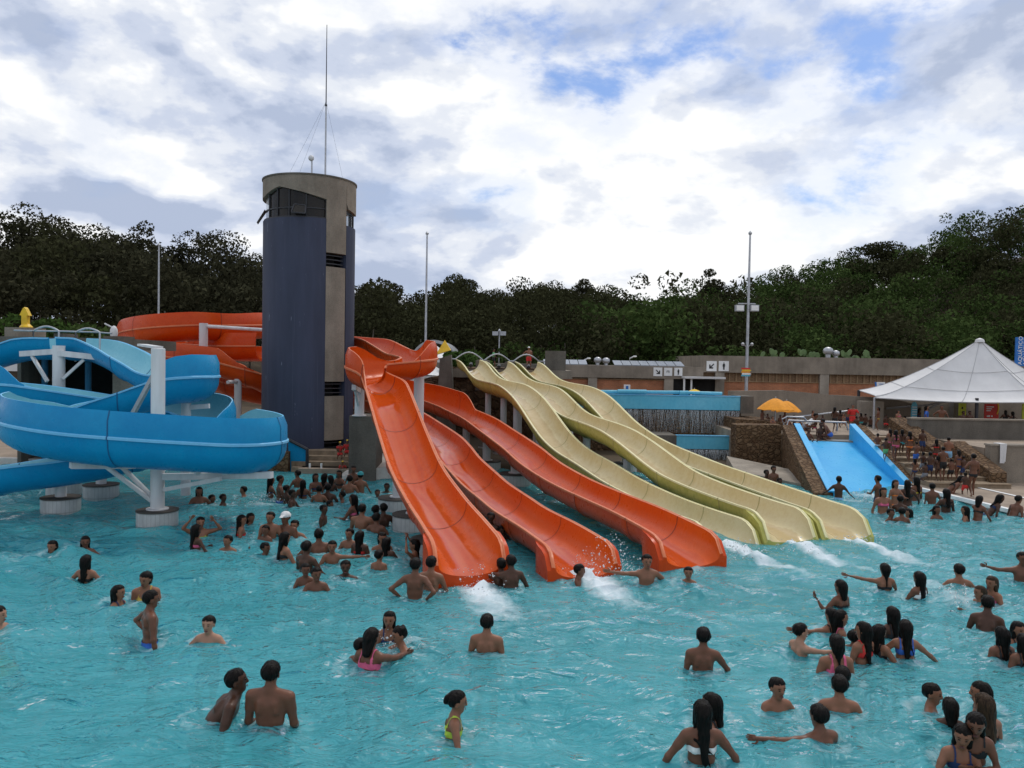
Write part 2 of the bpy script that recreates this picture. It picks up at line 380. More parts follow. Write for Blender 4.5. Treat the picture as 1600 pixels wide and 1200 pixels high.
def pool_mask(X, Y):
    return (X > -40) & (X < 12.9) & (Y > 1.5) & (Y < 27.2)
xs = np.concatenate([np.linspace(-900, -150, 12), np.linspace(-140, -41, 40), np.linspace(-40, 25, 66), np.linspace(26, 150, 50), np.linspace(170, 900, 12)])
ys = np.concatenate([np.linspace(-40, 0, 5), np.linspace(1, 60, 60), np.linspace(62, 200, 60), np.linspace(220, 1500, 12)])
XX, YY = np.meshgrid(xs, ys); ZZ = hill_z(XX, YY); ZZ = np.where(pool_mask(XX, YY), -1.4, ZZ)
ZZ = np.where((XX > 12.5) & (XX < 13.6) & (YY < 28), -1.4, ZZ)
V = np.stack([XX, YY, ZZ], -1).reshape(-1, 3); nx = len(xs); ii, jj = np.meshgrid(np.arange(len(ys)-1), np.arange(nx-1), indexing='ij'); a = (ii*nx+jj).ravel()
struct(raw('ground', V, np.stack([a, a+1, a+nx+1, a+nx], 1), 'soil'))

# ------------------------------------------------------------------ pool
POOL_Z = -1.10
EDGE = [(13.35, 2.0), (13.35, 20.0), (12.6, 24.6), (12.1, 24.9)]        # right kerb, running away from the camera
plain('pool_paint', (.10, .46, .52), .6, .08, 2)
struct(build(MB().box(-40, 14, 1.6, 33, -1.3, POOL_Z), 'pool_floor', 'pool_paint'))
mb = MB().box(-40, -7.6, 27.0, 27.35, -1.2, .22); struct(build(mb, 'pool_wall_back', 'coping'))
mb = MB().box(-40, 13.4, 1.6, 2.0, -1.2, .12); struct(build(mb, 'pool_wall_front', 'coping'))
def foam_field(X, Y):
    """white water where the slides run out"""
    f = np.zeros_like(X)
    d = SDIR
    for (ex, ey, ln, wd, am) in WAKES:
        s = (X-ex)*d[0] + (Y-ey)*d[1]; n = (X-ex)*(-d[1]) + (Y-ey)*d[0]
        w = wd*(.5+.5*np.clip(s/ln, 0, 1)); f = np.maximum(f, am*.86*np.exp(-(n/w)**2)*np.clip(1-s/ln, 0, 1)*(s > -.5))
    for (ex, ey, r, am) in SPLASH: f = np.maximum(f, am*.62*np.exp(-((X-ex)**2+(Y-ey)**2)/(r*.8)**2))
    return f
SDIR = np.array([.307, -.952])
O_END = {1: np.array([-.64, 13.4]), 2: np.array([1.35, 14.0]), 3: np.array([3.42, 14.7])}
Y_END = {1: np.array([4.70, 16.5]), 2: np.array([6.03, 16.93]), 3: np.array([7.42, 17.36])}
WAKES = [(O_END[1][0]+.1, O_END[1][1]-.1, 2.6, .6, 1.0), (O_END[2][0]+.1, O_END[2][1], 2.6, .55, 1.0), (O_END[3][0], O_END[3][1], 1.0, .4, .35)] + \
        [(e[0]+.05, e[1]-.1, 3.0, .36, 1.0) for e in Y_END.values()]
SPLASH = []; RIPPLES = []
for px, py, r, am in ((410,790,.7,.55), (480,790,.6,.45), (330,790,.6,.5), (640,1000,.35,.5), (575,1035,.5,.4), (1445,915,.5,.55), (1500,935,.6,.6), (1290,1130,.5,.35), (650,905,.5,.4), (840,960,.8,.35), (30,870,.8,.4), (120,850,.8,.35), (990,640,.1,.1), (1360,775,.9,.6), (1330,782,.7,.5)):
    p = grd(px, py); SPLASH.append((p[0], p[1], r, am))
def water():
    xs = np.arange(-30, 13.36, .085); ys = [2.0]
    while ys[-1] < 30.5: ys.append(ys[-1] + .045 + .0028*max(0, ys[-1]-6))
    ys = np.array(ys); X, Y = np.meshgrid(xs, ys); g = np.random.default_rng(3)
    Z = np.zeros_like(X); wx = X + .25*np.sin(Y*.9+1)+.2*np.sin(X*.7+Y*1.3); wy = Y + .3*np.sin(X*.8)+.2*np.sin(X*1.7-Y*.6+2)
    for k in range(46):
        lam = .42*(7.0**(g.random()**1.25)); th = g.normal(math.pi/2, .75) if g.random() < .7 else g.random()*6.28
        kx, ky = math.cos(th)*6.283/lam, math.sin(th)*6.283/lam; ph = g.random()*6.28
        amp = .0042*lam**.85*(.6+.8*g.random())
        s = np.sin(kx*wx+ky*wy+ph); Z += amp*(s + .25*np.cos(2*(kx*wx+ky*wy+ph)))
    # patches of rough and smooth water
    patch = .75 + .35*np.sin(X*.37+1.3)*np.sin(Y*.29+.4) + .2*np.sin(X*.9-Y*.55)
    Z *= patch*1.7
    F = foam_field(X, Y)
    ln = np.zeros_like(X)
    for k in range(24):
        lam = .18+.4*g.random(); th = g.random()*6.28; ln += np.sin((math.cos(th)*X+math.sin(th)*Y)*6.283/lam+g.random()*6.28)
    for (bx, by, br) in RIPPLES:
        m = (np.abs(X-bx) < 1.3) & (np.abs(Y-by) < 1.3); r_ = np.hypot(X[m]-bx, Y[m]-by)
        Z[m] += .016*np.sin(r_*26-1.2+.8*np.sin(3*np.arctan2(Y[m]-by, X[m]-bx)))*np.exp(-((r_-br)/.38)**2)
        F[m] = np.maximum(F[m], .26*np.exp(-((r_-br)/.10)**2))
    Z += F*(.05 + .016*ln)
    keep = np.ones_like(X, bool)
    V = np.stack([X, Y, Z], -1).reshape(-1, 3); nx = len(xs); ii, jj = np.meshgrid(np.arange(len(ys)-1), np.arange(nx-1), indexing='ij'); a = (ii*nx+jj).ravel()
    Fc = np.stack([a, a+1, a+nx+1, a+nx], 1)
    cxm = V[Fc].mean(1); ex = np.interp(cxm[:, 1], [2, 20, 24.6, 25, 26, 31], [13.36, 13.36, 12.62, 12.62, 12.62, 12.62])
    ey = np.interp(cxm[:, 0], [-30, -7.7, -7.5, 12.7], [27.05, 27.05, 31, 31]); ok = (cxm[:, 0] < ex) & (cxm[:, 1] < ey)
    o = raw('pool_water', V, Fc[ok], 'water')
    at_ = o.data.attributes.new('foam', 'FLOAT', 'POINT'); ff = F.ravel().astype(np.float32)
    if len(at_.data) == len(ff): at_.data.foreach_set('value', ff)
    return struct(o)
def water_mat():
    q = NT('water'); L = q.L
    v = q.coord(scale=(1, 1.75, 1)); n1 = q.noise(v, 2.1, 3, .55, .9); n2 = q.noise(v, 7.5, 4, .6, .6)
    h = q.math('ADD', q.math('MULTIPLY', n1, .8), q.math('MULTIPLY', n2, .17)); nb = q.bump(h, 1.0, .19)
    big = q.noise(q.coord(scale=(.6, 1.1, 1)), .55, 4, .55)
    murk = q.ramp(big, [(.3, (.062, .410, .462)), (.7, (.105, .500, .560))])
    dif = q.n('ShaderNodeBsdfDiffuse'); L.new(murk, dif.inputs[0]); L.new(nb, dif.inputs['Normal'])
    tr = q.n('ShaderNodeBsdfTransparent'); tr.inputs[0].default_value = (.72, .95, .97, 1)
    body = q.n('ShaderNodeMixShader'); body.inputs[0].default_value = .40; L.new(dif.outputs[0], body.inputs[1]); L.new(tr.outputs[0], body.inputs[2])
    gl = q.n('ShaderNodeBsdfGlossy'); gl.inputs['Roughness'].default_value = .03; L.new(nb, gl.inputs['Normal'])
    fr = q.n('ShaderNodeFresnel'); fr.inputs[0].default_value = 1.33; L.new(nb, fr.inputs['Normal'])
    surf = q.n('ShaderNodeMixShader'); L.new(fr.outputs[0], surf.inputs[0]); L.new(body.outputs[0], surf.inputs[1]); L.new(gl.outputs[0], surf.inputs[2])
    fa = q.n('ShaderNodeAttribute', attribute_name='foam'); fn = q.noise(q.coord(scale=(1, 1, 1)), 7, 7, .72, .3)
    ff = q.ramp(q.math('SUBTRACT', q.math('ADD', q.math('MULTIPLY', fa.outputs['Fac'], 1.05), q.math('MULTIPLY', fn, .55)), .42), [(.05, 0.), (.55, 1.)])
    wd = q.n('ShaderNodeBsdfDiffuse'); wd.inputs[0].default_value = (.74, .80, .83, 1)
    fin = q.n('ShaderNodeMixShader'); L.new(q.math('MULTIPLY', ff, .92), fin.inputs[0]); L.new(surf.outputs[0], fin.inputs[1]); L.new(wd.outputs[0], fin.inputs[2])
    L.new(fin.outputs[0], q.out.inputs[0])
water_mat()
# ------------------------------------------------------------------ water slides
def smooth01(t): t = np.clip(t, 0, 1); return t*t*(3-2*t)
def flume(name, label, pts, W, D, mats, sec=2.6, exit_box=False, xr=.5, xe=.40, group=None, wallmax=.55, ds=.16, start_cap=True):
    """pts: rim centre (x,y,z, left wall height, right wall height); left/right as one slides down.
    Moulded trough of shell thickness, lipped rim, flanged joint every `sec` metres; each moulding is a part."""
    P = np.asarray(pts, float)
    if P.shape[1] == 3: P = np.hstack([P, np.zeros((len(P), 2))])
    Q = catmull(P, ds); xyz = Q[:, :3]; n = len(Q)
    d = np.gradient(xyz, axis=0); dh = d.copy(); dh[:, 2] = 0; dh /= np.linalg.norm(dh, axis=1)[:, None]+1e-9
    left = np.stack([-dh[:, 1], dh[:, 0], np.zeros(n)], 1)
    s = np.concatenate([[0], np.cumsum(np.linalg.norm(np.diff(xyz, axis=0), axis=1))]); Ltot = s[-1]
    wl = np.clip(Q[:, 3], 0, 1)*wallmax; wr = np.clip(Q[:, 4], 0, 1)*wallmax
    K = 15; ph = np.linspace(0, math.pi, K)
    th = .035
    root = thing(name, (xyz[-1][0], xyz[-1][1], 0), label, 'water slide', group)
    joints = [0.]; 
    while joints[-1]+sec*1.4 < Ltot: joints.append(joints[-1]+sec)
    joints.append(Ltot)
    rings = []
    for i in range(n):
        e = 1.0; box = 0.0
        if exit_box:
            r = Ltot - s[i]
            if r < xr: e = xe + (1-xe)*math.sqrt(max(0, 1-(1-r/xr)**2))
            box = float(smooth01(1-(r-.55)/.5))
        hw = W/2; inner = []
        def wallpts(side, h):
            return [(side*(hw-.10*(h/.55)**2*.8), h), (side*(hw+.0), h*.62), (side*(hw+.01), h*.28)]
        floor = -D
        L_ = wallpts(1, wl[i]); R_ = wallpts(-1, wr[i])
        U = [(hw*math.cos(p), -D*math.sin(p)**.82) for p in ph]
        if e < 1:  # rim rounds down at the very end
            U = [(a, -D + (b+D)*e) for a, b in U]
        top = U[0][1]
        inner = L_ + U + R_[::-1]
        # outer outline from the right back to the left
        jf = 0.
        for q in joints[1:-1]:
            if abs(s[i]-q) < ds*.55: jf = .032
        t2 = th+jf
        outU = []
        for k in range(K-1, -1, -1):
            p = ph[k]; a = (hw+t2)*math.cos(p); b = -(D+t2)*math.sin(p)**.82 - .03
            if box > 0:
                zw = -xyz[i][2] - .30
                fx = math.copysign(hw+.15, math.cos(p)) if abs(math.cos(p)) > .02 else 0.
                fb = zw if math.sin(p) > .45 else zw*math.sin(p)/.45
                a = a*(1-box)+fx*box; b = b*(1-box)+min(fb, -.02)*box
            outU.append((a, b + (top if e < 1 else 0)*0))
        lip = .07
        lr = [(-(hw-.10*(wr[i]/.55)**2*.8+.035), wr[i]+.004), (-(hw+.035), wr[i]*.62+.004), (-(hw+.040), max(.012, min(wr[i]*.2, .03))), (-(hw+lip), .010), (-(hw+lip), -.035)]
        ll = [(-a, b) for a, b in lr[::-1]]; hl = wl[i]
        ll[-1] = (hw-.10*(hl/.55)**2*.8+.035, hl+.004); ll[-2] = (hw+.035, hl*.62+.004); ll[-3] = (hw+.040, max(.012, min(hl*.2, .03)))
        if e < 1:
            lr = [(a, b+top) for a, b in lr]; ll = [(a, b+top) for a, b in ll]
            L2 = [(a, b+top) for a, b in L_]; R2 = [(a, b+top) for a, b in R_]; inner = L2 + U + R2[::-1]
            outU = [(a, min(b, top-.05)) for a, b in outU]
        ring = inner + lr + outU + ll
        rings.append(np.array([xyz[i] + left[i]*a + np.array([0, 0, b]) for a, b in ring]))
    M = len(rings[0]); ni = len(inner); nl = 5
    mi = []
    for j in range(M):
        j2 = (j+1) % M
        if j < ni-1: mi.append(0)
        elif j == ni-1 or j < ni+nl-1: mi.append(2)
        elif j >= M-nl-1 and j != M-nl-1: mi.append(2)
        else: mi.append(1)
    # upper faces of tall walls on the outside are shell, not lip
    for q in range(len(joints)-1):
        i0 = int(np.searchsorted(s, joints[q]-1e-6)); i1 = int(np.searchsorted(s, joints[q+1]-1e-6))
        i1 = min(i1, n-1)
        if i1-i0 < 1: continue
        mb = MB(); vs = np.vstack(rings[i0:i1+1]); fs = []; ms = []
        for i in range(i1-i0):
            tall_l = wl[i0+i] > .1; tall_r = wr[i0+i] > .1
            for j in range(M):
                a = i*M+j; b = i*M+(j+1) % M
                m = mi[j]
                if m == 2:
                    if tall_r and ni <= j < ni+2: m = 1
                    if tall_l and j >= M-3 and j < M-1: m = 1
                fs.append((a, b, b+M, a+M)); ms.append(m)
        if q == len(joints)-2: fs.append(tuple(reversed(range((i1-i0)*M, (i1-i0+1)*M)))); ms.append(1)
        if q == 0 and start_cap: fs.append(tuple(range(M))); ms.append(1)
        mb.v = [tuple(p) for p in vs]; mb.f = fs; mb.m = ms
        secn = build(mb, 'flume_section', mats, root, smooth=True)
        wv = np.zeros(M, np.float32); wv[3:3+K] = 1-np.abs(np.cos(ph))*1.25; wa = secn.data.attributes.new('wet', 'FLOAT', 'POINT'); wa.data.foreach_set('value', np.tile(np.clip(wv, 0, 1), i1-i0+1))
        if q > 0:   # sealed joint between two mouldings
            r0 = rings[i0]; cc = xyz[i0]+np.array([0, 0, -D*.35]); tg = nrm(d[i0]); out = []
            for sgn in (-.014, .014):
                for j in range(M):
                    v = r0[j]-cc; v = v/(np.linalg.norm(v)+1e-9); out.append(r0[j]+v*(-.004 if j < ni else .006)+tg*sgn)
            sm = MB(); sm.add(out, [(j, (j+1) % M, M+(j+1) % M, M+j) for j in range(M)]); build(sm, 'joint_seam', 'seam_'+mats[0].split('_')[0], secn, True)
    return root, xyz, left, s
def pier(mb_name, x, y, r, top, parent):
    p = build(MB().lathe((x, y, 0), [(r, -1.15), (r, top-.028), (r-.02, top-.025)], 28), 'pier', 'pier_tile', parent, smooth=True)
    # tiles are laid round the pier's own axis
    me = p.data; sh = np.array([x, y, 0]) - ORG[parent.name]
    co = np.zeros(len(me.vertices)*3, np.float32); me.vertices.foreach_get('co', co); co = co.reshape(-1, 3)-sh.astype(np.float32); me.vertices.foreach_set('co', co.ravel()); p.location = sh
    ORG[p.name] = np.array([x, y, 0.])
    build(MB().lathe((x, y, 0), [(r+.012, top-.026), (r+.012, top), (r-.12, top+.006)], 28), 'pier_cap', 'concrete_wet', p, smooth=True)
    return p
def column(root, x, y, top, r=.13, base=.34, arm=None, pr=.42, mat_='white_steel'):
    if top < base+.06 and top < .25: return None
    if top < base+.06: base = top-.12
    c = build(MB().lathe((x, y, 0), [(r, base+.004), (r, top), (r*.9, top+.01)], 18).lathe((x, y, 0), [(r*1.5, base+.002), (r*1.5, base+.03)], 18), 'support_column', mat_, root, smooth=True)
    if base < .5: pier('pier', x, y, pr, base, root)
    if arm is not None:
        a = np.asarray(arm, float); b = np.array([x, y, min(top-.15, a[2]-.12)])
        build(MB().bar(b, a-np.array([0, 0, .10]), .14, .16).bar(b-np.array([0, 0, .55]), (a*.75+b*.25)-np.array([0, 0, .16]), .07, .09), 'bracket_arm', mat_, c)
    return c
def lane_profile(E, pix, d=SDIR):
    out = []
    for px, py in pix:
        p = onplane(px, py, E, d); s = (p[0]-E[0])*d[0]+(p[1]-E[1])*d[1]; out.append((s, p[2]))
    out.sort(); return out
def lane_points(E, prof, d=SDIR, n=None):
    ss = np.array([q[0] for q in prof]); zs = np.array([q[1] for q in prof])
    return [(E[0]+d[0]*s, E[1]+d[1]*s, z, 0, 0) for s, z in zip(ss, zs)]
YM = ['yellow_in', 'yellow_out', 'yellow_lip']; OM = ['orange_in', 'orange_out', 'orange_lip']; BM = ['blue_in', 'blue_out', 'blue_lip']
# three cream lanes: the same moulds side by side
YRIM = {1: ([(714,561), (725,566.5), (734,582), (745,593), (763,597), (778,600), (794,610), (807,624), (820,644), (833,661.6), (846,681), (869,705.5), (885,715), (910,728), (1000,775), (1060,795), (1104,807)],
            [(745,561), (755,563), (763,572), (773,587), (787.5,594), (804,596.6), (825,601.5), (841,614.5), (856,629), (869,648.6), (882,670), (901,691), (925.6,707), (950,718.5), (1000,757), (1100,800), (1160,822)]),
        2: ([(759,562.5), (771,570), (781,583.6), (794,595), (828,603), (844,614.5), (857,631), (869,644), (885,651), (909,658), (934,667), (968,686.5), (1004,718), (1031,740.5), (1076,763), (1130,781), (1197.5,801)],
            [(789,563), (800,568), (810,580), (823,592), (839.5,598), (860.6,603), (873.6,606), (888,618), (901,632), (914,645), (930.5,652), (950,658), (990.5,673), (1022,695.5), (1053.5,718), (1080.5,736), (1130,754), (1197.5,779), (1258,800)]),
        3: ([(806,563), (817,570.6), (828,585), (839.5,595), (856,600), (877,603), (895,609.6), (911,619), (924,631), (937,645), (947,657), (1076,729), (1107.5,740.5), (1152.5,758.5), (1220,783), (1270,798)],
            [(837,565), (849,569), (859,580), (872,592), (885,596), (909,600), (932,605.5), (954.5,621), (977,646), (999.5,668.5), (1022,689), (1053.5,704.5), (1107.5,720), (1175,740.5), (1265,770), (1335,795)])}
def lane_from_rims(E, W, near, far):
    """both rims were surveyed: each lies on its own upright plane beside the lane's axis"""
    side = np.array([-SDIR[1], SDIR[0]])*W/2
    A = lane_profile(E-side, near); B = lane_profile(E+side, far)
    s = np.linspace(max(A[0][0], B[0][0]), -.45, 30); za = np.interp(s, [q[0] for q in A], [q[1] for q in A]); zb = np.interp(s, [q[0] for q in B], [q[1] for q in B])
    z = (za+zb)/2; z = np.convolve(np.pad(z, 1, mode='edge'), [.2, .6, .2], 'valid'); return [(float(a), float(b)) for a, b in zip(s, z)]
Y_TRACK = {}
ylab = {1: 'cream fibreglass wave slide beside the orange slides, nearest of the cream lanes', 2: 'middle cream fibreglass wave slide between two other cream lanes', 3: 'cream fibreglass wave slide farthest right, nearest the waterfall'}
for k in (1, 2, 3):
    pts = lane_points(Y_END[k], lane_from_rims(Y_END[k], 1.10, *YRIM[k]))
    pts.append((Y_END[k][0], Y_END[k][1], min(pts[-1][2]-.03, .60), 0, 0)); print('lane', k, [round(q[2], 2) for q in pts])
    root, xyz, left, s = flume('cream_slide', ylab[k], pts, 1.08, .54, YM, sec=2.9, exit_box=True, xr=.75, xe=.12, group='cream wave slides')
    Y_TRACK[k] = (root, xyz, left, s)
    for frac in (.16, .255, .33, .50, .64):
        i = int(np.searchsorted(s, frac*s[-1])); p = xyz[i]
        column(root, p[0]-.02, p[1], p[2]-.625, r=.125, base=.34 if p[1] < 30 else .2, pr=.40)
# orange slides
o1 = [at(*q) for q in ((470,520,33.6), (520,524,32.6), (556,527,31.4), (585,530,30.3), (608,541,29.3), (628,552,28.2), (645,556,27.2), (655,559,26.3), (648,562,25.5), (628,564.5,25.0), (603,567,24.6), (578,570,24.2))]
w1 = [(0,0), (0,0), (0,0), (0,0), (0,0), (.2,0), (1,0), (1,0), (.9,0), (.0,0), (0,.3), (0,1)]
d1 = lane_profile(O_END[1], [(597,592), (606,608), (616,636), (632,682), (651,730), (680,777), (708,814), (737,848)])
pts = [(*p, *w) for p, w in zip(o1, w1)] + [(*at(572,575,23.6), 0, 1.0)] + [(O_END[1][0]+SDIR[0]*s, O_END[1][1]+SDIR[1]*s, z, 0, (.5 if i == 0 else 0)) for i, (s, z) in enumerate(d1) if s < -.3]
pts.append((O_END[1][0], O_END[1][1], d1[-1][1]-.05, 0, 0))
r1, x1, l1, s1 = flume('orange_slide', 'leftmost orange fibreglass slide dropping steeply in front of the tower', pts, 1.12, .52, OM, sec=2.7, exit_box=True, group='orange slides')
d2 = lane_profile(O_END[2], [(660,660), (690,682), (704,697), (718,716), (740,738), (760,757), (790,779), (815,797), (860,822), (912,851)])
p2 = [(*at(480,603,33.4), 0, 0), (*at(540,612,32.6), 0, .6), (*at(590,625,31.3), 0, 1), (*at(630,641,30.0), 0, .6)] + [(O_END[2][0]+SDIR[0]*s, O_END[2][1]+SDIR[1]*s, z, 0, 0) for s, z in d2 if s < -.3] + [(O_END[2][0], O_END[2][1], d2[-1][1]-.05, 0, 0)]
r2, x2, l2, s2 = flume('orange_slide', 'middle orange fibreglass slide with water splashing at its end', p2, 1.12, .52, OM, sec=2.5, exit_box=True, group='orange slides')
d3 = lane_profile(O_END[3], [(706,634), (722,641), (748,653), (775,671), (815,699), (834,715), (850,727), (880,745), (910,760), (950,777), (995,796), (1040,818), (1074,834)])
p3 = [(*at(480,585,36.6), 0, 0), (*at(560,600,36), .3, 0), (*at(630,613,35.6), 1, 0), (*at(670,622,35.0), 1, 0)] + [(O_END[3][0]+SDIR[0]*s, O_END[3][1]+SDIR[1]*s, z, (1. if i == 0 else 0), 0) for i, (s, z) in enumerate(d3) if s < -.3] + [(O_END[3][0], O_END[3][1], d3[-1][1]-.05, 0, 0)]
r3, x3, l3, s3 = flume('orange_slide', 'rightmost orange fibreglass slide next to the cream lanes', p3, 1.12, .52, OM, sec=2.6, exit_box=True, group='orange slides')
for (root, xyz, s, fr) in ((r1, x1, s1, (.70, .80, .89)), (r2, x2, s2, (.40, .52, .66, .8)), (r3, x3, s3, (.40, .50, .62, .76))):
    for f in fr:
        i = int(np.searchsorted(s, f*s[-1])); p = xyz[i]; column(root, p[0]-.06, p[1]+.05, p[2]-.60, r=.14, base=.34, pr=.50)
q = at(655,580,26.6); column(r1, q[0], q[1], at(655,582,26.6)[2]+.02, r=.17, base=.34)
q = at(562,600,25.2); column(r1, q[0], q[1], at(562,604,25.2)[2], r=.15, base=at(562,650,25.2)[2], arm=at(553,600,24.4))
build(MB().box(q[0]-.30, q[0]+.55, q[1]-.1, q[1]+1.2, -.2, at(562,650,25.2)[2]), 'support_block', 'concrete_dark', r1)
# orange coils behind the tower, the upper runs of the orange slides
oc1 = [at(*q) for q in ((412,507,37.2), (385,508,35.6), (345,508.5,34.2), (300,509,33.6), (250,513,33.6), (212,520,34.8), (210,530,37), (245,535,38.5), (300,538,37.5), (335,540,35.5), (365,541,34.2), (412,541,33.8))]
wc1 = [(1,0), (1,0), (.9,0), (1,0), (1,0), (1,0), (1,0), (.5,0), (0,0), (0,.6), (0,1), (0,1)]
rc1, xc, _, sc_ = flume('orange_coil', 'high orange flume curling round behind the blue slide, left of the tower', [(*p, w[0], w[1]) for p, w in zip(oc1, wc1)], 1.2, .58, OM, sec=3.2, ds=.2)
oc2 = [at(*q) for q in ((205,538,36.5), (240,548,34.0), (270,556,32.6), (310,561,31.9), (352,566,31.5), (385,577,31.4), (418,592,31.9), (445,600,33))]
rc2, xc2, _, sc2 = flume('orange_coil', 'lower orange flume sloping down behind the blue slide towards the tower', [(*p, 0, w) for p, w in zip(oc2, (0, .4, 1, 1, 1, .2, 0, 0))], 1.2, .58, OM, sec=3.0, ds=.2)
oc3 = [at(*q) for q in ((300,585,35), (345,590,33.8), (385,603,33), (425,612,33.5))]
rc3, xc3, _, sc3 = flume('orange_coil', 'lowest orange flume half hidden behind the tower foot', [(*p, 0, .6) for p in oc3], 1.2, .58, OM, sec=3.0, ds=.2)
for px, y0, Y, rt, r_ in ((318,505,32.6,rc1,.17), (372,592,31.0,rc2,.14)):
    q = at(px, y0, Y); c_ = build(MB().lathe((q[0], q[1], 0), [(r_, .1), (r_, q[2])], 16), 'support_column', 'white_steel', rt, smooth=True)
    e = at(px+95, y0+6, Y) if px < 330 else at(px-16, y0, Y-.8); build(MB().tube([q-np.array([0,0,.12]), e-np.array([0,0,.12])], .07, 8), 'bracket_arm', 'white_steel', c_)
# blue flumes
b1 = [(112,528,24.4,0,0), (150,531,24.2,0,0), (185,545,23.6,0,0), (212,561,23,0,0), (240,578,22.6,0,0), (260,585,22.3,.2,0), (280,587,22.0,1,0), (296,587,21.5,1,0), (302,587,20.9,1,0), (295,588,20.4,1,0), (278,588,20.0,1,0), (258,592,19.85,.8,0), (238,598,19.8,0,0), (195,612,19.7,0,0), (140,628,19.5,0,0), (105,637,19.3,0,0),
      (72,644,19.1,0,.5), (54,649,18.7,0,1), (46,654,18.1,0,1), (58,661,17.5,0,1), (95,669,17.2,0,1), (150,676,17.05,0,1), (240,683,17.0,0,1), (320,688,17.05,0,1), (370,691,17.2,0,1), (395,690,17.6,0,1), (403,687,18.2,0,1), (392,681,18.8,0,1), (370,676,19.2,0,1), (345,673,19.5,0,.6)]
fb1, xb1, lb1, sb1 = flume('blue_slide', 'blue coiled flume whose big curve sweeps across the front, left of the tower', [(*at(*q[:3]), q[3], q[4]) for q in b1], 1.22, .62, BM, sec=2.9, ds=.14)
b2 = [(95,529,24.6,0,0), (55,529,24.6,0,0), (20,536,24.6,0,0), (-40,556,24.4,0,0), (-110,575,24,0,1), (-150,585,22.8,0,1), (-120,592,21.9,0,1), (-50,596,21.6,0,1), (10,599,21.6,0,1), (45,602,21.7,0,.2), (90,608,21.8,0,0), (180,622,22,0,0), (250,636,22.3,.5,0), (295,643,22.3,1,0), (322,650,21.8,1,0), (328,660,20.9,1,0), (310,669,20.3,.6,0), (280,680,19.8,0,0), (220,692,19.4,0,0), (160,706,19.1,0,0), (100,716,18.9,0,0), (50,722,18.8,0,0), (-10,731,18.8,0,0), (-120,748,18.9,0,0)]
fb2, xb2, lb2, sb2 = flume('blue_slide', 'second blue flume, running off the left edge low over the water', [(*at(*q[:3]), q[3], q[4]) for q in b2], 1.22, .60, BM, sec=3.0, ds=.16)
# posts of the blue flumes
q = grd(246, 796, .34); cx, cy = q[0], q[1]; zt = at(249, 545, cy)[2]
c_ = build(MB().lathe((cx, cy, 0), [(.15, .34), (.15, zt), (.13, zt+.01)], 20).lathe((cx, cy, 0), [(.24, .345), (.24, .37)], 20), 'support_column', 'white_steel', fb1, smooth=True)
pier('pier', cx, cy, .44, .34, fb1)
ja = at(110, 727, 17.1); jb = at(210, 727, 17.9); jc = at(300, 741, 17.2); jd = at(425, 742, 17.3); jm = np.array([cx, cy, 0])
build(MB().bar(ja, jb, .26, .13), 'bracket_arm', 'white_steel', c_)
build(MB().tube([at(165,728,17.5), jm+(0, 0, .44)], .055, 10), 'strut', 'white_steel', c_); build(MB().tube([at(188,727,17.8), jm+(-.12, 0, .62)], .055, 10), 'strut', 'white_steel', c_)
build(MB().bar(jm+(.1, 0, 1.08), jd, .14, .14), 'bracket_arm', 'white_steel', c_); build(MB().bar(jm+(.1, 0, .78), at(345,748,17.2), .07, .09), 'strut', 'white_steel', c_)
for px in (296, 338):
    build(MB().bar(at(px,724,17.6), at(px+14,740,17.25), .10, .08), 'cross_strut', 'white_steel', c_)
build(MB().bar(jm+(0, .2, zt-.25), jm+(-.95, .55, zt-1.75), .09, .09), 'brace', 'grey_steel', c_)
build(MB().bar(at(222,539,18.6), jm+(.02, -.05, zt+.03), .22, .05), 'bracket_arm', 'white_steel', c_)
q = at(92, 540, 23.4); c2 = build(MB().lathe((q[0], q[1], 0), [(.17, .2), (.17, q[2])], 18), 'support_column', 'white_steel', fb2, smooth=True)
build(MB().bar(at(33,553,23.6), at(92,549,23.3), .14, .16).bar(at(92,552,23.3), at(160,559,23.4), .14, .16), 'bracket_arm', 'white_steel', c2)
build(MB().bar(at(50,556,23.5), at(74,596,23.3), .08, .08), 'brace', 'white_steel', c2); build(MB().bar(at(131,562,23.4), at(98,592,23.3), .08, .08), 'brace', 'white_steel', c2)
for px, py, w in ((95, 790, 22), (158, 770, 22), (100, 766, 22)):
    g_ = grd(px, py-14, .34); p_ = pier('pier', g_[0], g_[1], .44, .34, fb2)
    build(MB().lathe((g_[0], g_[1], 0), [(.13, .34), (.13, 1.0 if py > 780 else .9)], 14), 'support_column', 'white_steel', fb2, smooth=True)
q = at(312,628,20.6); c3 = build(MB().lathe((q[0]-.35, q[1], 0), [(.12, .2), (.12, q[2])], 16), 'support_column', 'white_steel', fb2, smooth=True)
build(MB().bar(q-(.3, 0, .15), q+(.25, 0, -.1), .1, .12), 'bracket_arm', 'white_steel', c3)
# handrail hoops over the slide mouths
def hoop(px0, px1, py, top, Y, name, label, posts=True):
    a = at(px0, py, Y); b = at(px1, py, Y); h = at((px0+px1)/2, top, Y)[2]-(a[2]+b[2])/2
    pts = [a*(1-t)+b*t+np.array([0, 0, h*math.sin(math.pi*t)]) for t in np.linspace(0, 1, 13)]
    o = build(MB().tube([a-(0, 0, .9)]+pts+[b-(0, 0, .9)], .03, 8), name, 'galv', None, True, origin=(a+b)/2-(0, 0, .9)); return tag(o, label, 'railing', 'handrail hoops at the slide tops')
hoop(52, 92, 517, 510, 24.6, 'handrail_hoop', 'grey handrail hoop over the start of the left blue flume')
hoop(118, 156, 519, 513, 24.4, 'handrail_hoop', 'grey handrail hoop over the start of the coiled blue flume')
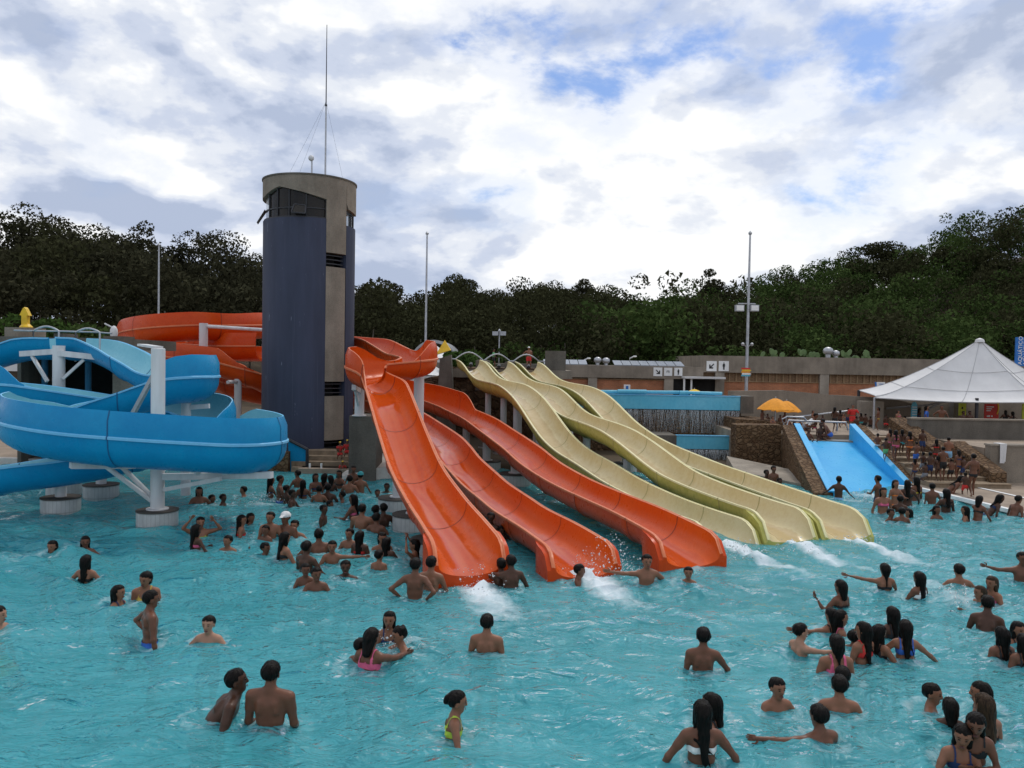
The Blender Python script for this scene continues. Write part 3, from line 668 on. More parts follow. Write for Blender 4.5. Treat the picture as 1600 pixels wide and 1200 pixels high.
# ------------------------------------------------------------------ lookout tower
def sector(mb, c, a0, a1, z0, z1, r0, r1, n=None, mi=0):
    """curved block between angles (0 faces the camera, + to the right); z0/z1 may be functions of the angle"""
    n = n or max(2, int(abs(a1-a0)/5)); f0 = z0 if callable(z0) else (lambda a: z0); f1 = z1 if callable(z1) else (lambda a: z1)
    vs = []
    for k in range(n+1):
        a = a0+(a1-a0)*k/n; t = R(a)+TW_ROT; sx, sy = math.sin(t), -math.cos(t)
        for r, z in ((r1, f0(a)), (r1, f1(a)), (r0, f1(a)), (r0, f0(a))): vs.append((c[0]+r*sx, c[1]+r*sy, z))
    fs = []
    for k in range(n):
        b = 4*k
        for i in range(4): fs.append((b+i, b+4+i, b+4+(i+1) % 4, b+(i+1) % 4))
    fs += [(0, 1, 2, 3), (4*n+3, 4*n+2, 4*n+1, 4*n)]
    return mb.add(vs, fs, mi)
TC = at(481.5, 600, 29.5); TW = np.array([TC[0], TC[1], 0.]); TR = 73.6/FPX*29.5*.945
TW_ROT = -math.atan2(TC[0], TC[1])   # 0 faces where the camera stands
TW_ROT = -TW_ROT*-1
def tz(py): return at(482, py, 29.5)[2]-.10
tower = thing('lookout_tower', TW, 'round concrete lookout tower painted dark blue, rising behind the slides', 'tower')
zt, zs, zc = tz(284), tz(347), tz(300)
S0, S1 = 20, 51
def cornice(a): return float(np.interp(a, [-180, -70, -40, 22, 23, 52, 53, 85, 86, 180], [tz(318), tz(312), tz(301), tz(319), tz(319), tz(319), tz(327), tz(332), tz(327), tz(318)]))
mb = MB(); sector(mb, TW, -180, S0, -.1, zs, TR-.25, TR, 44); build(mb, 'painted_wall', 'tower_blue', tower, True)
mb = MB(); sector(mb, TW, S1, 180, -.1, zs-.12, TR-.25, TR, 28); build(mb, 'painted_wall', 'tower_blue', tower, True)
slots = [(tz(418), tz(397)), (tz(612), tz(590)), (tz(702), tz(678))]
zz = [-.1]
for a, b in sorted(slots): zz += [a, b]
zz.append(zt)
for k in range(0, len(zz), 2):
    mb = MB(); sector(mb, TW, S0, S1-2 if k < len(zz)-2 else S1-1, zz[k], zz[k+1], TR-.3, TR+.012, 8); build(mb, 'concrete_strip', 'concrete', tower, True)
for a, b in slots:
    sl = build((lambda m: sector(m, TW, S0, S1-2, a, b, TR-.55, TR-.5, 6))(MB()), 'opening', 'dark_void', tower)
    for k in range(3):
        m = MB(); z = a+(b-a)*(k+.7)/3.4; sector(m, TW, S0, S1-2, z, z+.035, TR-.16, TR-.10, 6); build(m, 'louvre', 'dark_steel', sl)
m = MB(); sector(m, TW, -180, S0, cornice, zt, TR-.22, TR+.02, 44); build(m, 'roof_band', 'concrete', tower, True)
m = MB(); sector(m, TW, S1-1, 180, cornice, zt, TR-.22, TR+.02, 28); build(m, 'roof_band', 'concrete', tower, True)
m = MB(); sector(m, TW, -180, 180, zt, zt+.05, TR-.3, TR+.05, 72); m.lathe((TW[0], TW[1], 0), [(TR-.25, zt-.08), (TR-.25, zt-.02)], 40); build(m, 'roof_cap', 'concrete_dark', tower, True)
m = MB(); m.lathe((TW[0], TW[1], 0), [(TR-.3, zs-.12), (TR-.3, zs-.06)], 32); build(m, 'cabin_floor', 'concrete_dark', tower)
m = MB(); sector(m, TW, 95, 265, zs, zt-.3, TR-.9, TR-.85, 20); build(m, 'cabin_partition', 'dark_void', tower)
edges = [-86, -62, -44, -26, -4, 21]
zm = zs+(tz(316)-zs)*.48
for k in range(len(edges)-1):
    a0, a1 = edges[k], edges[k+1]
    m = MB(); sector(m, TW, a0+.4, a1-.4, zs+.03, lambda a: cornice(a)-.02, TR-.12, TR-.11, 4); w = build(m, 'window_pane', 'clear_glass' if k == 0 else 'window_glass', tower)
    m = MB(); sector(m, TW, a1-1.1, a1+.1, zs, lambda a: cornice(a)+.02, TR-.16, TR-.06, 2); sector(m, TW, a0, a1, zm-.02, zm+.02, TR-.15, TR-.07, 4); sector(m, TW, a0, a1, zs, zs+.05, TR-.15, TR-.03, 4)
    build(m, 'window_frame', 'dark_steel', w)
# the open sash, swung out at the bottom
def onw(a, z, r): t = R(a)+TW_ROT; return np.array([TW[0]+r*math.sin(t), TW[1]-r*math.cos(t), z])
pa, pb = onw(-19, zm+.10, TR-.05), onw(-5, zm+.07, TR-.05); pc, pd = onw(-5, zs+.10, TR+.16), onw(-20, zs+.13, TR+.16)
m = MB()
for u, v in ((pa, pb), (pb, pc), (pc, pd), (pd, pa)): m.bar(u, v, .05, .04)
sash = build(m, 'open_sash', 'dark_steel', tower); m = MB().add([pa, pb, pc, pd], [(0, 1, 2, 3)]); build(m, 'sash_glass', 'window_glass', sash)
for a0, a1 in ((S1, 67), (67, 84)):
    m = MB(); sector(m, TW, a0+.4, a1-.4, zs-.1, lambda a: cornice(a)-.02, TR-.12, TR-.11, 3); w = build(m, 'window_pane', 'clear_glass', tower)
    m = MB(); sector(m, TW, a1-1.4, a1+.1, zs-.12, lambda a: cornice(a)+.02, TR-.16, TR-.06, 2); sector(m, TW, a0, a1, zm-.02, zm+.03, TR-.15, TR-.07, 3); build(m, 'window_frame', 'dark_steel', w)
sh = onw(-92, zs+.05, TR+.32); m = MB().add([onw(-80, zs+.42, TR-.05), onw(-104, zs+.42, TR-.05), onw(-100, zs-.05, TR+.22), onw(-84, zs-.05, TR+.22)], [(0, 1, 2, 3)]); build(m, 'shutter', 'concrete_pale', tower)
mx = at(507, 283, 29.5); tp = at(512, 40, 29.5); mx[0] = (mx[0]+tp[0])/2
base = np.array([mx[0], mx[1], zt+.03])
ant = thing('antenna_mast', base, 'tall thin antenna mast on top of the round tower', 'antenna')
hA = tp[2]-zt
build(MB().tube([base, base+(0, 0, hA*.5), base+(.02, 0, hA*.5)], [.035, .03, .03], 8), 'lower_tube', 'galv', ant, True); build(MB().tube([base+(0, 0, hA*.5), base+(0, 0, hA)], [.022, .012], 6), 'upper_tube', 'dark_steel', ant, True)
build(MB().lathe(base+np.array([0, 0, hA*.49]), [(.045, 0), (.045, .06)], 8), 'coupling', 'dark_steel', ant)
for ang, rr in ((30, 1.3), (150, 1.4), (265, 1.2)):
    e = np.array([TW[0]+rr*math.cos(R(ang)), TW[1]+rr*math.sin(R(ang)), zt+.06]); build(MB().tube([e, base+(0, 0, hA*.52)], .0035, 4), 'guy_wire', 'dark_steel', ant)
q = at(487, 281, 29.2); cb = np.array([q[0], q[1], zt+.03])
cp = thing('camera_post', cb, 'short post with a round camera housing on the tower roof', 'camera')
build(MB().tube([cb, cb+(0, 0, .78)], .03, 8), 'post', 'galv', cp); build(MB().tube([cb+(0, 0, .78), cb+(-.10, -.03, .86)], .02, 6), 'arm', 'galv', cp)
build(MB().lathe(cb+np.array([-.02, -.02, .74]), [(.02, 0), (.09, .05), (.11, .12), (.08, .19), (.02, .22)], 12), 'housing', 'white_steel', cp, True)

# ------------------------------------------------------------------ raised bank behind the slides
struct(build(MB().box(-60, 13.4, 27.35, 31, -.5, .16), 'deck_back', 'deck')) if False else None
m = MB(); m.box(-40, -7.0, 27.35, 40, -.4, .16); struct(build(m, 'deck_back', 'deck'))
m = MB(); m.hexa([(-7.0, 26.2, -1.2), (-4.4, 26.2, -1.2), (-4.4, 28.4, -1.2), (-7.0, 28.4, -1.2), (-7.0, 26.2, .16), (-4.4, 26.2, .16), (-4.4, 28.4, .16), (-7.0, 28.4, .16)]); struct(build(m, 'pool_landing', 'deck'))
bank = thing('stone_bank', (0, 37, 0), 'dark brown rough stone retaining bank under the cream slide tops', 'retaining wall')
def wallpoly(pix, Y, th, zb=-1.2):   # upright wall whose top follows pixels, with a flat back
    tops = [at(px, py, Y) for px, py in pix]; m = MB()
    for a, b in zip(tops[:-1], tops[1:]):
        m.hexa([(a[0], Y, zb), (b[0], Y, zb), (b[0], Y+th, zb), (a[0], Y+th, zb), (a[0], Y, a[2]), (b[0], Y, b[2]), (b[0], Y+th, b[2]), (a[0], Y+th, a[2])])
    return m
def rough(o, amp=.12, cell=.6, seed=2):   # uneven masonry face: subdivide and push
    import bmesh
    bm = bmesh.new(); bm.from_mesh(o.data); bmesh.ops.subdivide_edges(bm, edges=[e for e in bm.edges if e.calc_length() > cell], cuts=12, use_grid_fill=True)
    from mathutils import noise
    for v in bm.verts:
        n = noise.noise_vector(v.co*1.3+Vector((seed, 0, 0)))*amp + noise.noise_vector(v.co*3.1)*amp*.4; v.co += Vector((n.x*.4, n.y, n.z*.4))
    bm.to_mesh(o.data); bm.free(); o.data.update(); return o
rough(build(wallpoly([(700,575), (760,575), (850,577), (870,600), (930,612), (1010,612)], 38.6, 3, -1.2), 'bank_face', 'earth_stone', bank), .22)
rough(build(wallpoly([(520,640), (580,628), (640,600), (690,585), (702,577)], 39.2, 3, -1.2), 'bank_face', 'earth_stone', bank), .22)
m = MB(); a = at(688,560,37.4); b = at(705,556,37.4); m.hexa([(*grd(676,628,1.9)[:1], 37.2, -.5), (b[0]+.3, 37.2, -.5), (b[0]+.3, 37.9, -.5), (grd(676,628,1.9)[0], 37.9, -.5), (a[0], 37.2, a[2]), (b[0], 37.2, b[2]+.05), (b[0], 37.9, b[2]+.05), (a[0], 37.9, a[2])])
build(m, 'buttress', 'concrete_dark', bank)
p_ = at(693,553,37.5); py_ = thing('yellow_pyramid', p_, 'yellow pyramid marker on the concrete pillar beside the cream slides', 'marker')
w_ = .34; hh = at(693,531,37.5)[2]-p_[2]
build(MB().add([p_+(-w_, -w_, -.05), p_+(w_, -w_, .18), p_+(w_, w_, .18), p_+(-w_, w_, -.05), p_+(.05, 0, hh)], [(3, 2, 1, 0), (0, 1, 4), (1, 2, 4), (2, 3, 4), (3, 0, 4)]), 'pyramid', 'yellow_paint', py_)
# start platform for the cream lanes
yt = {k: Y_TRACK[k][1][0] for k in (1, 2, 3)}
plat = thing('slide_platform', (0, 39, 0), 'concrete starting platform behind the cream slides with wavy handrail', 'platform')
zp = yt[1][2]-.45
build(MB().box(yt[1][0]-1.4, yt[3][0]+2.2, 38.3, 43, zp-.4, zp), 'floor_slab', 'concrete', plat)
for k in (1, 2, 3):
    p = yt[k]; l = Y_TRACK[k][2][0]
    if k < 3: c0 = (yt[k]+yt[k+1])/2
    else: c0 = p-l*.72
    build(MB().lathe((c0[0], c0[1]+.3, 0), [(.34, zp-1.0), (.34, p[2]-.02), (.2, p[2])], 14), 'divider', 'concrete_dark', plat, True)
    build(MB().tube([p+(0.1, .6, -.2), p+(.1, .35, -.28)], .09, 10), 'water_spout', 'dark_steel', plat)
rp = []
for k in (1, 2, 3):
    p = yt[k]
    for t in np.linspace(0, 1, 9): rp.append((p[0]-.62+1.24*t, p[1]+.5+.43*(t-.5), p[2]+.02+.33*math.sin(math.pi*t)))
rp = [(rp[0][0]-1.0, rp[0][1]-.3, rp[0][2])] + rp + [(rp[-1][0]+1.1, rp[-1][1]+.3, rp[-1][2])]
build(MB().tube(rp, .035, 8), 'handrail', 'galv', plat, True)
m = MB(); build(MB().box(yt[3][0]+.9, yt[3][0]+1.9, 38.6, 38.8, zp, zp+.95), 'parapet', 'concrete_dark', plat)
# ------------------------------------------------------------------ waterfall: two blue basins on a stone wall
fallw = thing('waterfall_wall', (6, 34, 0), 'brown stone wall behind the falling water, right of the cream slides', 'stone wall')
zb0 = at(900,637,33.6)[2]; rough(build(MB().box(at(905,640,33.8)[0], at(1158,640,33.8)[0], 33.82, 36, -1.2, zb0-.05), 'stone_face', 'stone', fallw), .05)
rough(build(wallpoly([(1150,655), (1225,660), (1235,668)], 31.6, 3), 'stone_face', 'stone', fallw), .06)
def basin(name, label, px0, px1, y0, y1, Y, dep, endl=0, endr=0):
    a = at(px0, y0, Y); b = at(px1, y0, Y); z1 = a[2]; z0 = at(px0, y1, Y)[2]
    t = thing(name, ((a[0]+b[0])/2, Y, z0), label, 'basin', 'blue waterfall basins')
    m = MB().box(a[0], b[0], Y, Y+.12, z0, z1).box(a[0], b[0], Y+.12, Y+dep, z0, z0+.15); build(m, 'trough', 'basin_blue', t)
    build(MB().box(a[0]-.02, b[0]+.02, Y-.03, Y+.15, z1+.003, z1+.04), 'lip', 'blue_lip', t)
    if endl: build(MB().box(a[0]-endl, a[0]-.003, Y-.05, Y+dep, z0-.05, z1+.02), 'end_block', 'concrete_dark', t)
    if endr: build(MB().box(b[0]+.003, b[0]+endr, Y-.05, Y+dep, z0-.12, z1+.04), 'end_block', 'concrete_dark', t)
    return t, a, b, z0, z1
bu = basin('waterfall_basin', 'upper blue waterfall basin with a blue pipe on top', 900, 1157, 616, 637, 33.6, 1.4, 0, .55)
bl = basin('waterfall_basin', 'lower blue waterfall basin between dark concrete blocks', 1057, 1170, 681, 701, 31.4, 1.6, 1.3, .85)
build(MB().tube([at(930,612,33.8), at(1055,613,33.8), at(1128,615,33.8)], .07, 8).tube([at(965,612,33.7), at(1010,612.5,33.7)], .10, 10).tube([at(1062,614,33.7), at(1075,614,33.7)], .10, 10), 'water_pipe', 'basin_blue', bu[0], True)
def curtain(name, label, x0, x1, Y, z0, z1, n, seed, thr):
    g = np.random.default_rng(seed); vs = []; fs = []
    for k in range(n):
        x = x0+(x1-x0)*g.random(); w = (.003+.007*g.random()**2); top = z1-.02; bot = z0+(z1-z0)*(g.random()*.75 if g.random() < .45 else 0)
        out = .06+.16*g.random(); b = len(vs); m_ = 6
        for i in range(m_+1):
            t = i/m_; z = top+(bot-top)*t; y = Y-.04-out*math.sqrt(t+.02); ww = w*(1-.5*t)*(.6+.8*g.random()); xx = x+.03*math.sin(6*t+k)
            for (dx, dy) in ((-ww, 0), (0, -ww), (ww, 0), (0, ww)): vs.append((xx+dx, y+dy, z))
        for i in range(m_):
            for j in range(4): fs.append((b+4*i+j, b+4*i+(j+1) % 4, b+4*i+4+(j+1) % 4, b+4*i+4+j))
    o = raw(name, vs, fs, 'falling_water', smooth=True); o['kind'] = 'stuff'; o['label'] = label; o['category'] = 'water'; return o
q = NT('falling_water'); q.set('Base Color', (.72, .76, .78)); q.set('Roughness', .15); q.set('Alpha', .26); q.set('Specular IOR Level', .5)
curtain('falling_water', 'thin white streams falling from the upper blue basin', bu[1][0]+.05, bu[2][0]-.05, 33.6, at(1100,678,33)[2], bu[3], 620, 4, 0)
curtain('falling_water', 'thin white streams falling from the lower blue basin into the pool', bl[1][0]+.05, bl[2][0]-.05, 31.4, -.05, bl[3], 420, 5, 0)
# ------------------------------------------------------------------ wide blue slide with stone cheeks
WT, WB = np.array([11.25, 29.3]), np.array([10.75, 24.1]); ZT = at(1285,688,29.3)[2]; PZ = at(1285,677,30.5)[2]
wide = thing('wide_slide', (WB[0], WB[1], 0), 'wide bright blue slide between brown stone walls at the pool corner', 'water slide')
def wrow(t, hw): c = WT+(WB-WT)*t; return c
rows = []
TL, TRr = at(1246,690,29.3), at(1330,684,29.6); BL_, BR_ = grd(1301,782,-.12), grd(1418,768,-.12)
n = 14; P = []
for i in range(n+1):
    t = i/n; zf = ZT*(1-t)**1.0; z = ZT+( -.12-ZT)*(t if t > .08 else t*.6)
    l = TL*(1-t)+BL_*t; r = TRr*(1-t)+BR_*t; P.append([(*(l[:2]*(1-k)+r[:2]*k), z) for k in np.linspace(0, 1, 6)])
m = MB().grid(P); Pb = [[(x, y, z-.1) for x, y, z in reversed(row)] for row in P]; m.grid(Pb); build(m, 'slide_bed', 'wide_blue', wide, True)
def cheek(l0, l1, z0, z1, th, h0, h1, side):   # inclined side wall with a blue inner lining
    d = nrm(np.array([l1[0]-l0[0], l1[1]-l0[1], 0])); nn = np.array([d[1], -d[0], 0])*side
    a = np.array([l0[0], l0[1], 0]); b = np.array([l1[0], l1[1], 0]); out = []
    return [a+(0, 0, -1.2), b+(0, 0, -1.2), b+nn*th+(0, 0, -1.2), a+nn*th+(0, 0, -1.2), a+(0, 0, z0+h0), b+(0, 0, z1+h1), b+nn*th+(0, 0, z1+h1), a+nn*th+(0, 0, z0+h0)]
hL0 = at(1222,664,29.3)[2]-ZT
cL = cheek(TL, BL_, ZT, -.1, .55, hL0, .18, 1); rough(build(MB().hexa(cL), 'stone_cheek', 'stone', wide), .035, .5)
cR = cheek(TRr, BR_, ZT, -.1, .5, hL0+.02, .22, -1); rough(build(MB().hexa(cR), 'stone_cheek', 'stone', wide), .03, .5)
for (l0, l1, sd, hw_) in ((TL, BL_, 1, .03), (TRr, BR_, -1, .03)):
    d = nrm(np.array([l1[0]-l0[0], l1[1]-l0[1], 0])); nn = np.array([d[1], -d[0], 0])*sd; a = np.array([l0[0], l0[1], 0])-nn*.02; b = np.array([l1[0], l1[1], 0])-nn*.02
    m = MB().hexa([a+(0, 0, ZT-.2), b+(0, 0, -.5), b-nn*.06+(0, 0, -.5), a-nn*.06+(0, 0, ZT-.2), a+(0, 0, ZT+hL0+.03), b+(0, 0, .12), b-nn*.06+(0, 0, .12), a-nn*.06+(0, 0, ZT+hL0+.03)])
    m.hexa([a+nn*-.05+(0, 0, ZT+hL0+.03), b+nn*-.05+(0, 0, .12), b+nn*.16+(0, 0, .12), a+nn*.16+(0, 0, ZT+hL0+.03), a+nn*-.05+(0, 0, ZT+hL0+.07), b+nn*-.05+(0, 0, .16), b+nn*.16+(0, 0, .16), a+nn*.16+(0, 0, ZT+hL0+.07)])
    build(m, 'side_lining', 'wide_blue', wide)
# top terrace
m = MB().hexa([(8.6, 29.9, -.5), (15.2, 29.9, -.5), (15.2, 44, -.5), (8.6, 44, -.5), (8.6, 29.9, PZ), (15.2, 29.9, PZ), (15.2, 44, PZ), (8.6, 44, PZ)]); struct(build(m, 'terrace', 'deck'))
m = MB().box(TL[0]-.1, TRr[0]+.1, 29.25, 29.9, -.5, ZT-.004); struct(build(m, 'slide_sill', 'concrete_pale'))
c0 = TL+np.array([-.5, 0, 0]); stl = rough(build(wallpoly([(1150,664), (1222,664)], 29.8, .7), 'stone_parapet', 'stone', wide), .05)
rail = thing('slide_rail', at(1310,665,29.7), 'long low steel handrail along the top of the wide blue slide', 'railing')
a, b = at(1232,657,30), at(1322,660,30)
build(MB().tube([a+(-.1, 0, -.35), a, a*.5+b*.5, b, b+(.08, 0, -.3)], .035, 8), 'top_rail', 'galv', rail, True)
build(MB().tube([at(1225,664,30), at(1222,655,30), at(1230,651,30), at(1256,652,30), at(1260,657,30)], .03, 8), 'end_loop', 'galv', rail, True)
for t in (.25, .55, .85): c = a*(1-t)+b*t; build(MB().tube([c, c-(0, 0, .35)], .025, 6), 'post', 'galv', rail)
struct(build(MB().hexa([*(grd(1195,752,0),)*0, (7.6, 26.9, -1.2), (9.6, 25.2, -1.2), (9.9, 27.6, -1.2), (8.0, 29.5, -1.2), (7.6, 26.9, .25), (9.6, 25.2, .02), (9.9, 27.6, .2), (8.0, 29.5, .45)]), 'pool_apron', 'concrete_pale'))
# ------------------------------------------------------------------ stairs beside the wide slide
stair = thing('stone_stairs', (14, 26, 0), 'wide brown stone steps crowded with bathers beside the blue slide', 'stairs')
NS = 9; DZ = .16
SY0, SY1 = 24.6, 29.9; rise = (PZ-DZ)/NS
sl0, sr0 = BR_[0]+.35, 15.5; sl1, sr1 = TRr[0]+.45, 14.6
for k in range(NS):
    t0, t1 = k/NS, (k+1)/NS; y0, y1 = SY0+(SY1-SY0)*t0, SY0+(SY1-SY0)*t1
    xl, xr = sl0+(sl1-sl0)*t0, sr0+(sr1-sr0)*t0; z = DZ+rise*(k+1)
    m = MB().box(xl, xr, y0, y1+.3, z-.30, z-.03).box(xl, xr, y0-.035, y1+.3, z-.029, z); build(m, 'step', 'step_stone', stair)
m = MB(); sx = at(1510,690,26.6); 
rough(build(MB().hexa([(15.05, 24.9, -.2), (15.55, 24.9, -.2), (15.55, 27.3, -.2), (15.0, 27.3, -.2), (15.05, 24.9, at(1530,757,25)[2]+.40), (15.55, 24.9, at(1530,757,25)[2]+.40), (15.55, 27.3, 1.35), (15.0, 27.3, 1.35)]), 'stone_cheek', 'stone', stair), .05, .5)
rough(build(MB().hexa([(14.55, 27.4, -.2), (15.3, 27.4, -.2), (14.9, 30.2, -.2), (14.3, 30.2, -.2), (14.55, 27.4, 1.0), (15.3, 27.4, 1.0), (14.9, 30.2, 1.95), (14.3, 30.2, 1.95)]), 'stone_cheek', 'stone', stair), .05, .5)
# right deck and kerb
struct(build(MB().add([(12.72, 24.3, .14), (13.42, 20, .14), (13.42, 2, .14), (40, 2, .14), (40, 26, .14), (12.72, 26, .14)], [(0, 1, 2, 3, 4, 5)]), 'deck_right', 'deck'))
m = MB()
for (a, b) in zip(EDGE[:-1], EDGE[1:]):
    a = np.array([*a, .10]); b = np.array([*b, .10]); m.bar(a, b, .16, .10)
struct(build(m, 'pool_kerb', 'white_paint'))
m = MB(); m.box(13.37, 13.6, 2, 20, -1.2, .136).hexa([(12.62, 24.9, -1.2), (13.36, 19.9, -1.2), (13.7, 19.9, -1.2), (13.0, 24.9, -1.2), (12.62, 24.9, .136), (13.36, 19.9, .136), (13.7, 19.9, .136), (13.0, 24.9, .136)]); struct(build(m, 'pool_wall_right', 'coping'))
a, b = grd(1520,760,.15), grd(1600,778,.15); d = nrm(b-a); struct(build(MB().bar(a+d*-1.5+(0, 0, .006), b+d*14+(0, 0, .006), .12, .012), 'deck_line', 'white_paint'))
# ------------------------------------------------------------------ terrace walls on the right
w1_ = thing('terrace_wall', (20, 25.9, 0), 'lower grey concrete terrace wall with a towel hanging over it', 'wall', 'concrete terrace walls')
zl = at(1560,697,25.9)[2]; build(MB().box(15.6, 34, 25.9, 26.2, -.2, zl), 'wall_face', 'concrete', w1_); build(MB().box(15.58, 34, 25.86, 26.24, zl+.002, zl+.06), 'coping', 'concrete_pale', w1_)
build(MB().box(15.6, 34, 26.24, 29.4, -.2, zl-.1), 'terrace_fill', 'deck', w1_)
w2_ = thing('terrace_wall', (20, 29.4, 0), 'upper grey concrete terrace wall below the white tent', 'wall', 'concrete terrace walls')
zu = at(1520,657,29.4)[2]; build(MB().box(14.75, 36, 29.4, 29.7, -.2, zu), 'wall_face', 'concrete_dark', w2_); build(MB().box(14.73, 36, 29.36, 29.74, zu+.002, zu+.06), 'coping', 'concrete', w2_)
zf2 = zu-.85; build(MB().box(14.9, 36, 29.74, 44, -.2, zf2), 'terrace_fill', 'deck', w2_)
tw = at(1567,697,25.85); m = MB()
Pt = [];
for i in range(9):
    t = i/8; row = []
    for j in range(7):
        u = j/6; x = tw[0]-.10+.22*u; y = 25.84-.015*math.sin(u*9+t*2)-.01; z = zl+.07-.62*t*(1 if u < .75 else .92); row.append((x+.02*t*math.sin(u*5), y, z))
    Pt.append(row)
m.grid(Pt); m.grid([[(x, y+.012, z) for x, y, z in reversed(r)] for r in Pt]); m.box(tw[0]-.10, tw[0]+.12, 25.84, 26.2, zl+.062, zl+.085)
tag(build(m, 'towel', 'white_sheet', None, True, origin=(tw[0], 25.85, zl-.5)), 'white towel hanging over the lower grey terrace wall', 'towel')
# ramp walls in front of the building
rw = thing('ramp_wall', (14, 37, 0), 'long plain concrete ramp wall behind the yellow umbrella', 'wall', 'concrete ramp walls')
build(wallpoly([(1140,611), (1225,610), (1300,617), (1390,622), (1440,634)], 37, .3, -.2), 'wall_face', 'concrete', rw); build(wallpoly([(1138,609.2), (1225,608), (1300,615), (1392,620.5)], 42.96, .38, 2.2), 'coping', 'concrete_pale', rw) if False else None
rw2 = thing('ramp_wall', (20, 41, 0), 'concrete wall with sloping handrail behind the tent', 'wall', 'concrete ramp walls')
build(wallpoly([(1345,624), (1420,622), (1480,628), (1700,628)], 38.2, .3, -.2), 'wall_face', 'concrete', rw2)
build(MB().box(*(lambda p: (p[0]-.5, p[0]+.55))(at(1362,640,36)), 36, 36.4, PZ-.3, at(1362,627,36)[2]), 'pillar', 'concrete_pale', rw2)
rwp = at(1500,640,37.6); build(MB().box(rwp[0]-.3, rwp[0]+.3, 37.6, 38, zf2, at(1500,625,37.6)[2]), 'pillar', 'concrete_dark', rw2)
hr = thing('ramp_handrail', at(1400,650,40), 'pale sloping handrail along the ramp behind the tent', 'railing'); build(MB().tube([at(1240,652,36.6), at(1300,645,36.6), at(1338,641,36.6)], .045, 8), 'rail', 'galv', hr, True); build(MB().tube([at(1385,638,36.6), at(1450,633,36.6), at(1471,628,36.6), at(1500,626,36.6)], .045, 8), 'rail', 'galv', hr, True)
build(MB().tube([at(1450,640,36.4), at(1471,628,36.4), at(1520,628,36.4)], .05, 8), 'rail', 'galv', hr, True)
m = MB()
# ------------------------------------------------------------------ long service building
def flatbox(px0, px1, py0, py1, Y, th, zb=None):
    a = at(px0, py0, Y); b = at(px1, py0, Y); z0 = at((px0+px1)/2, py1, Y)[2]; z1 = at((px0+px1)/2, py0, Y)[2]
    return MB().box(a[0], b[0], Y, Y+th, z0, z1)
YB = 50.0
bld = thing('service_building', (20, YB, 0), 'long low concrete building with brick wall, lattice strip and pilasters', 'building')
def lx(px): return at(px, 590, YB)[0]
zfa, zfb = at(1250,558,YB)[2], at(1250,584,YB)[2]       # right fascia
zga, zgb = at(950,571,YB)[2], at(950,590,YB)[2]          # left fascia
zlat = at(1250,597,YB)[2]
x_l, x_m, x_r = lx(840), lx(1096), lx(1760)
build(MB().box(x_m, x_r, YB-.5, YB+8, zfb, zfa), 'fascia', 'concrete', bld); build(MB().box(x_l, x_m-.004, YB-.5, YB+8, zgb, zga), 'fascia', 'concrete', bld)
build(MB().box(x_l-8, x_l-.004, YB-.4, YB+8, zgb, zga), 'fascia', 'concrete_dark', bld)
build(MB().box(lx(700), x_r, YB-.25, YB+.1, .0, zlat-.004), 'brick_wall', 'brick_red', bld)
build(MB().box(lx(700), x_r, YB-.15, YB+.1, zlat, zfb+.01), 'screen_wall', 'brick_tan', bld)
posts_me = None
pil = [lx(925), lx(1043), lx(1122), lx(1284), lx(1438), lx(1590), lx(1740)]
for x in pil: build(MB().box(x-.28, x+.28, YB-.46, YB-.2, 0, zgb-.004 if x < x_m else zfb-.004), 'pilaster', 'concrete_pale', bld)
# lattice posts, one by one
x = lx(845); k = 0
while x < lx(1620):
    top = zgb if x < x_m else zfb
    if not (lx(1045) < x < lx(1124)) and min(abs(x-p) for p in pil) > .35:
        if posts_me is None:
            o = build(MB().box(-.045, .045, -.06, .0, 0, .55), 'lattice_post', 'cream_post', None); o.parent = bld; posts_me = o.data
        else: o = bpy.data.objects.new('lattice_post', posts_me); C.objects.link(o); o.parent = bld
        o.location = (x-20, -.155, zlat); o.scale.z = (top-zlat)/.55
    x += .42
o = build(MB().box(lx(840), lx(1041), YB-.32, YB-.253, zlat-.05, zlat), 'sill_course', 'cream_post', bld); build(MB().box(lx(1126), x_r, YB-.32, YB-.253, zlat-.05, zlat), 'sill_course', 'cream_post', bld)
# dark entrance with a white canopy
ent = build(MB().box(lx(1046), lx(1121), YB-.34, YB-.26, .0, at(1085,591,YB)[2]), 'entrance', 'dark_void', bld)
build(MB().box(lx(1062), lx(1124), YB-1.5, YB-.51, at(1085,591,YB)[2], at(1085,588,YB)[2]), 'canopy', 'white_sheet', bld)
for px in (1063, 1074): build(MB().box(lx(px)-.05, lx(px)+.05, YB-1.2, YB-1.1, 0, at(px,591,YB)[2]), 'canopy_post', 'white_paint', bld)
# solar collectors
x = lx(850); k = 0
while x < lx(1062):
    if not (lx(918) < x < lx(950)):
        z = zga; p = build(MB().hexa([(x, YB+.6, z), (x+.52, YB+.6, z), (x+.52, YB+1.8, z+.28), (x, YB+1.8, z+.28), (x, YB+.6, z+.05), (x+.52, YB+.6, z+.05), (x+.52, YB+1.8, z+.33), (x, YB+1.8, z+.33)]), 'solar_panel', 'solar', bld)
    x += .56
def vent(px, py, Y, lab, r=.25):
    p = at(px, py, Y); base = np.array([p[0], p[1], zga if px < 1096 else zfa]); t = thing('turbine_vent', base, lab, 'roof vent', 'roof turbine vents'); h = p[2]-base[2]
    build(MB().lathe(base, [(r*.5, 0), (r*.5, h-r*.6)], 14), 'pipe', 'galv', t, True)
    c = base+(0, 0, h-r*.6); build(MB().lathe(c, [(r*.55, 0), (r*.9, r*.3), (r, r*.7), (r*.85, r*1.1), (r*.4, r*1.4), (.02, r*1.45)], 16), 'ball', 'galv', t, True)
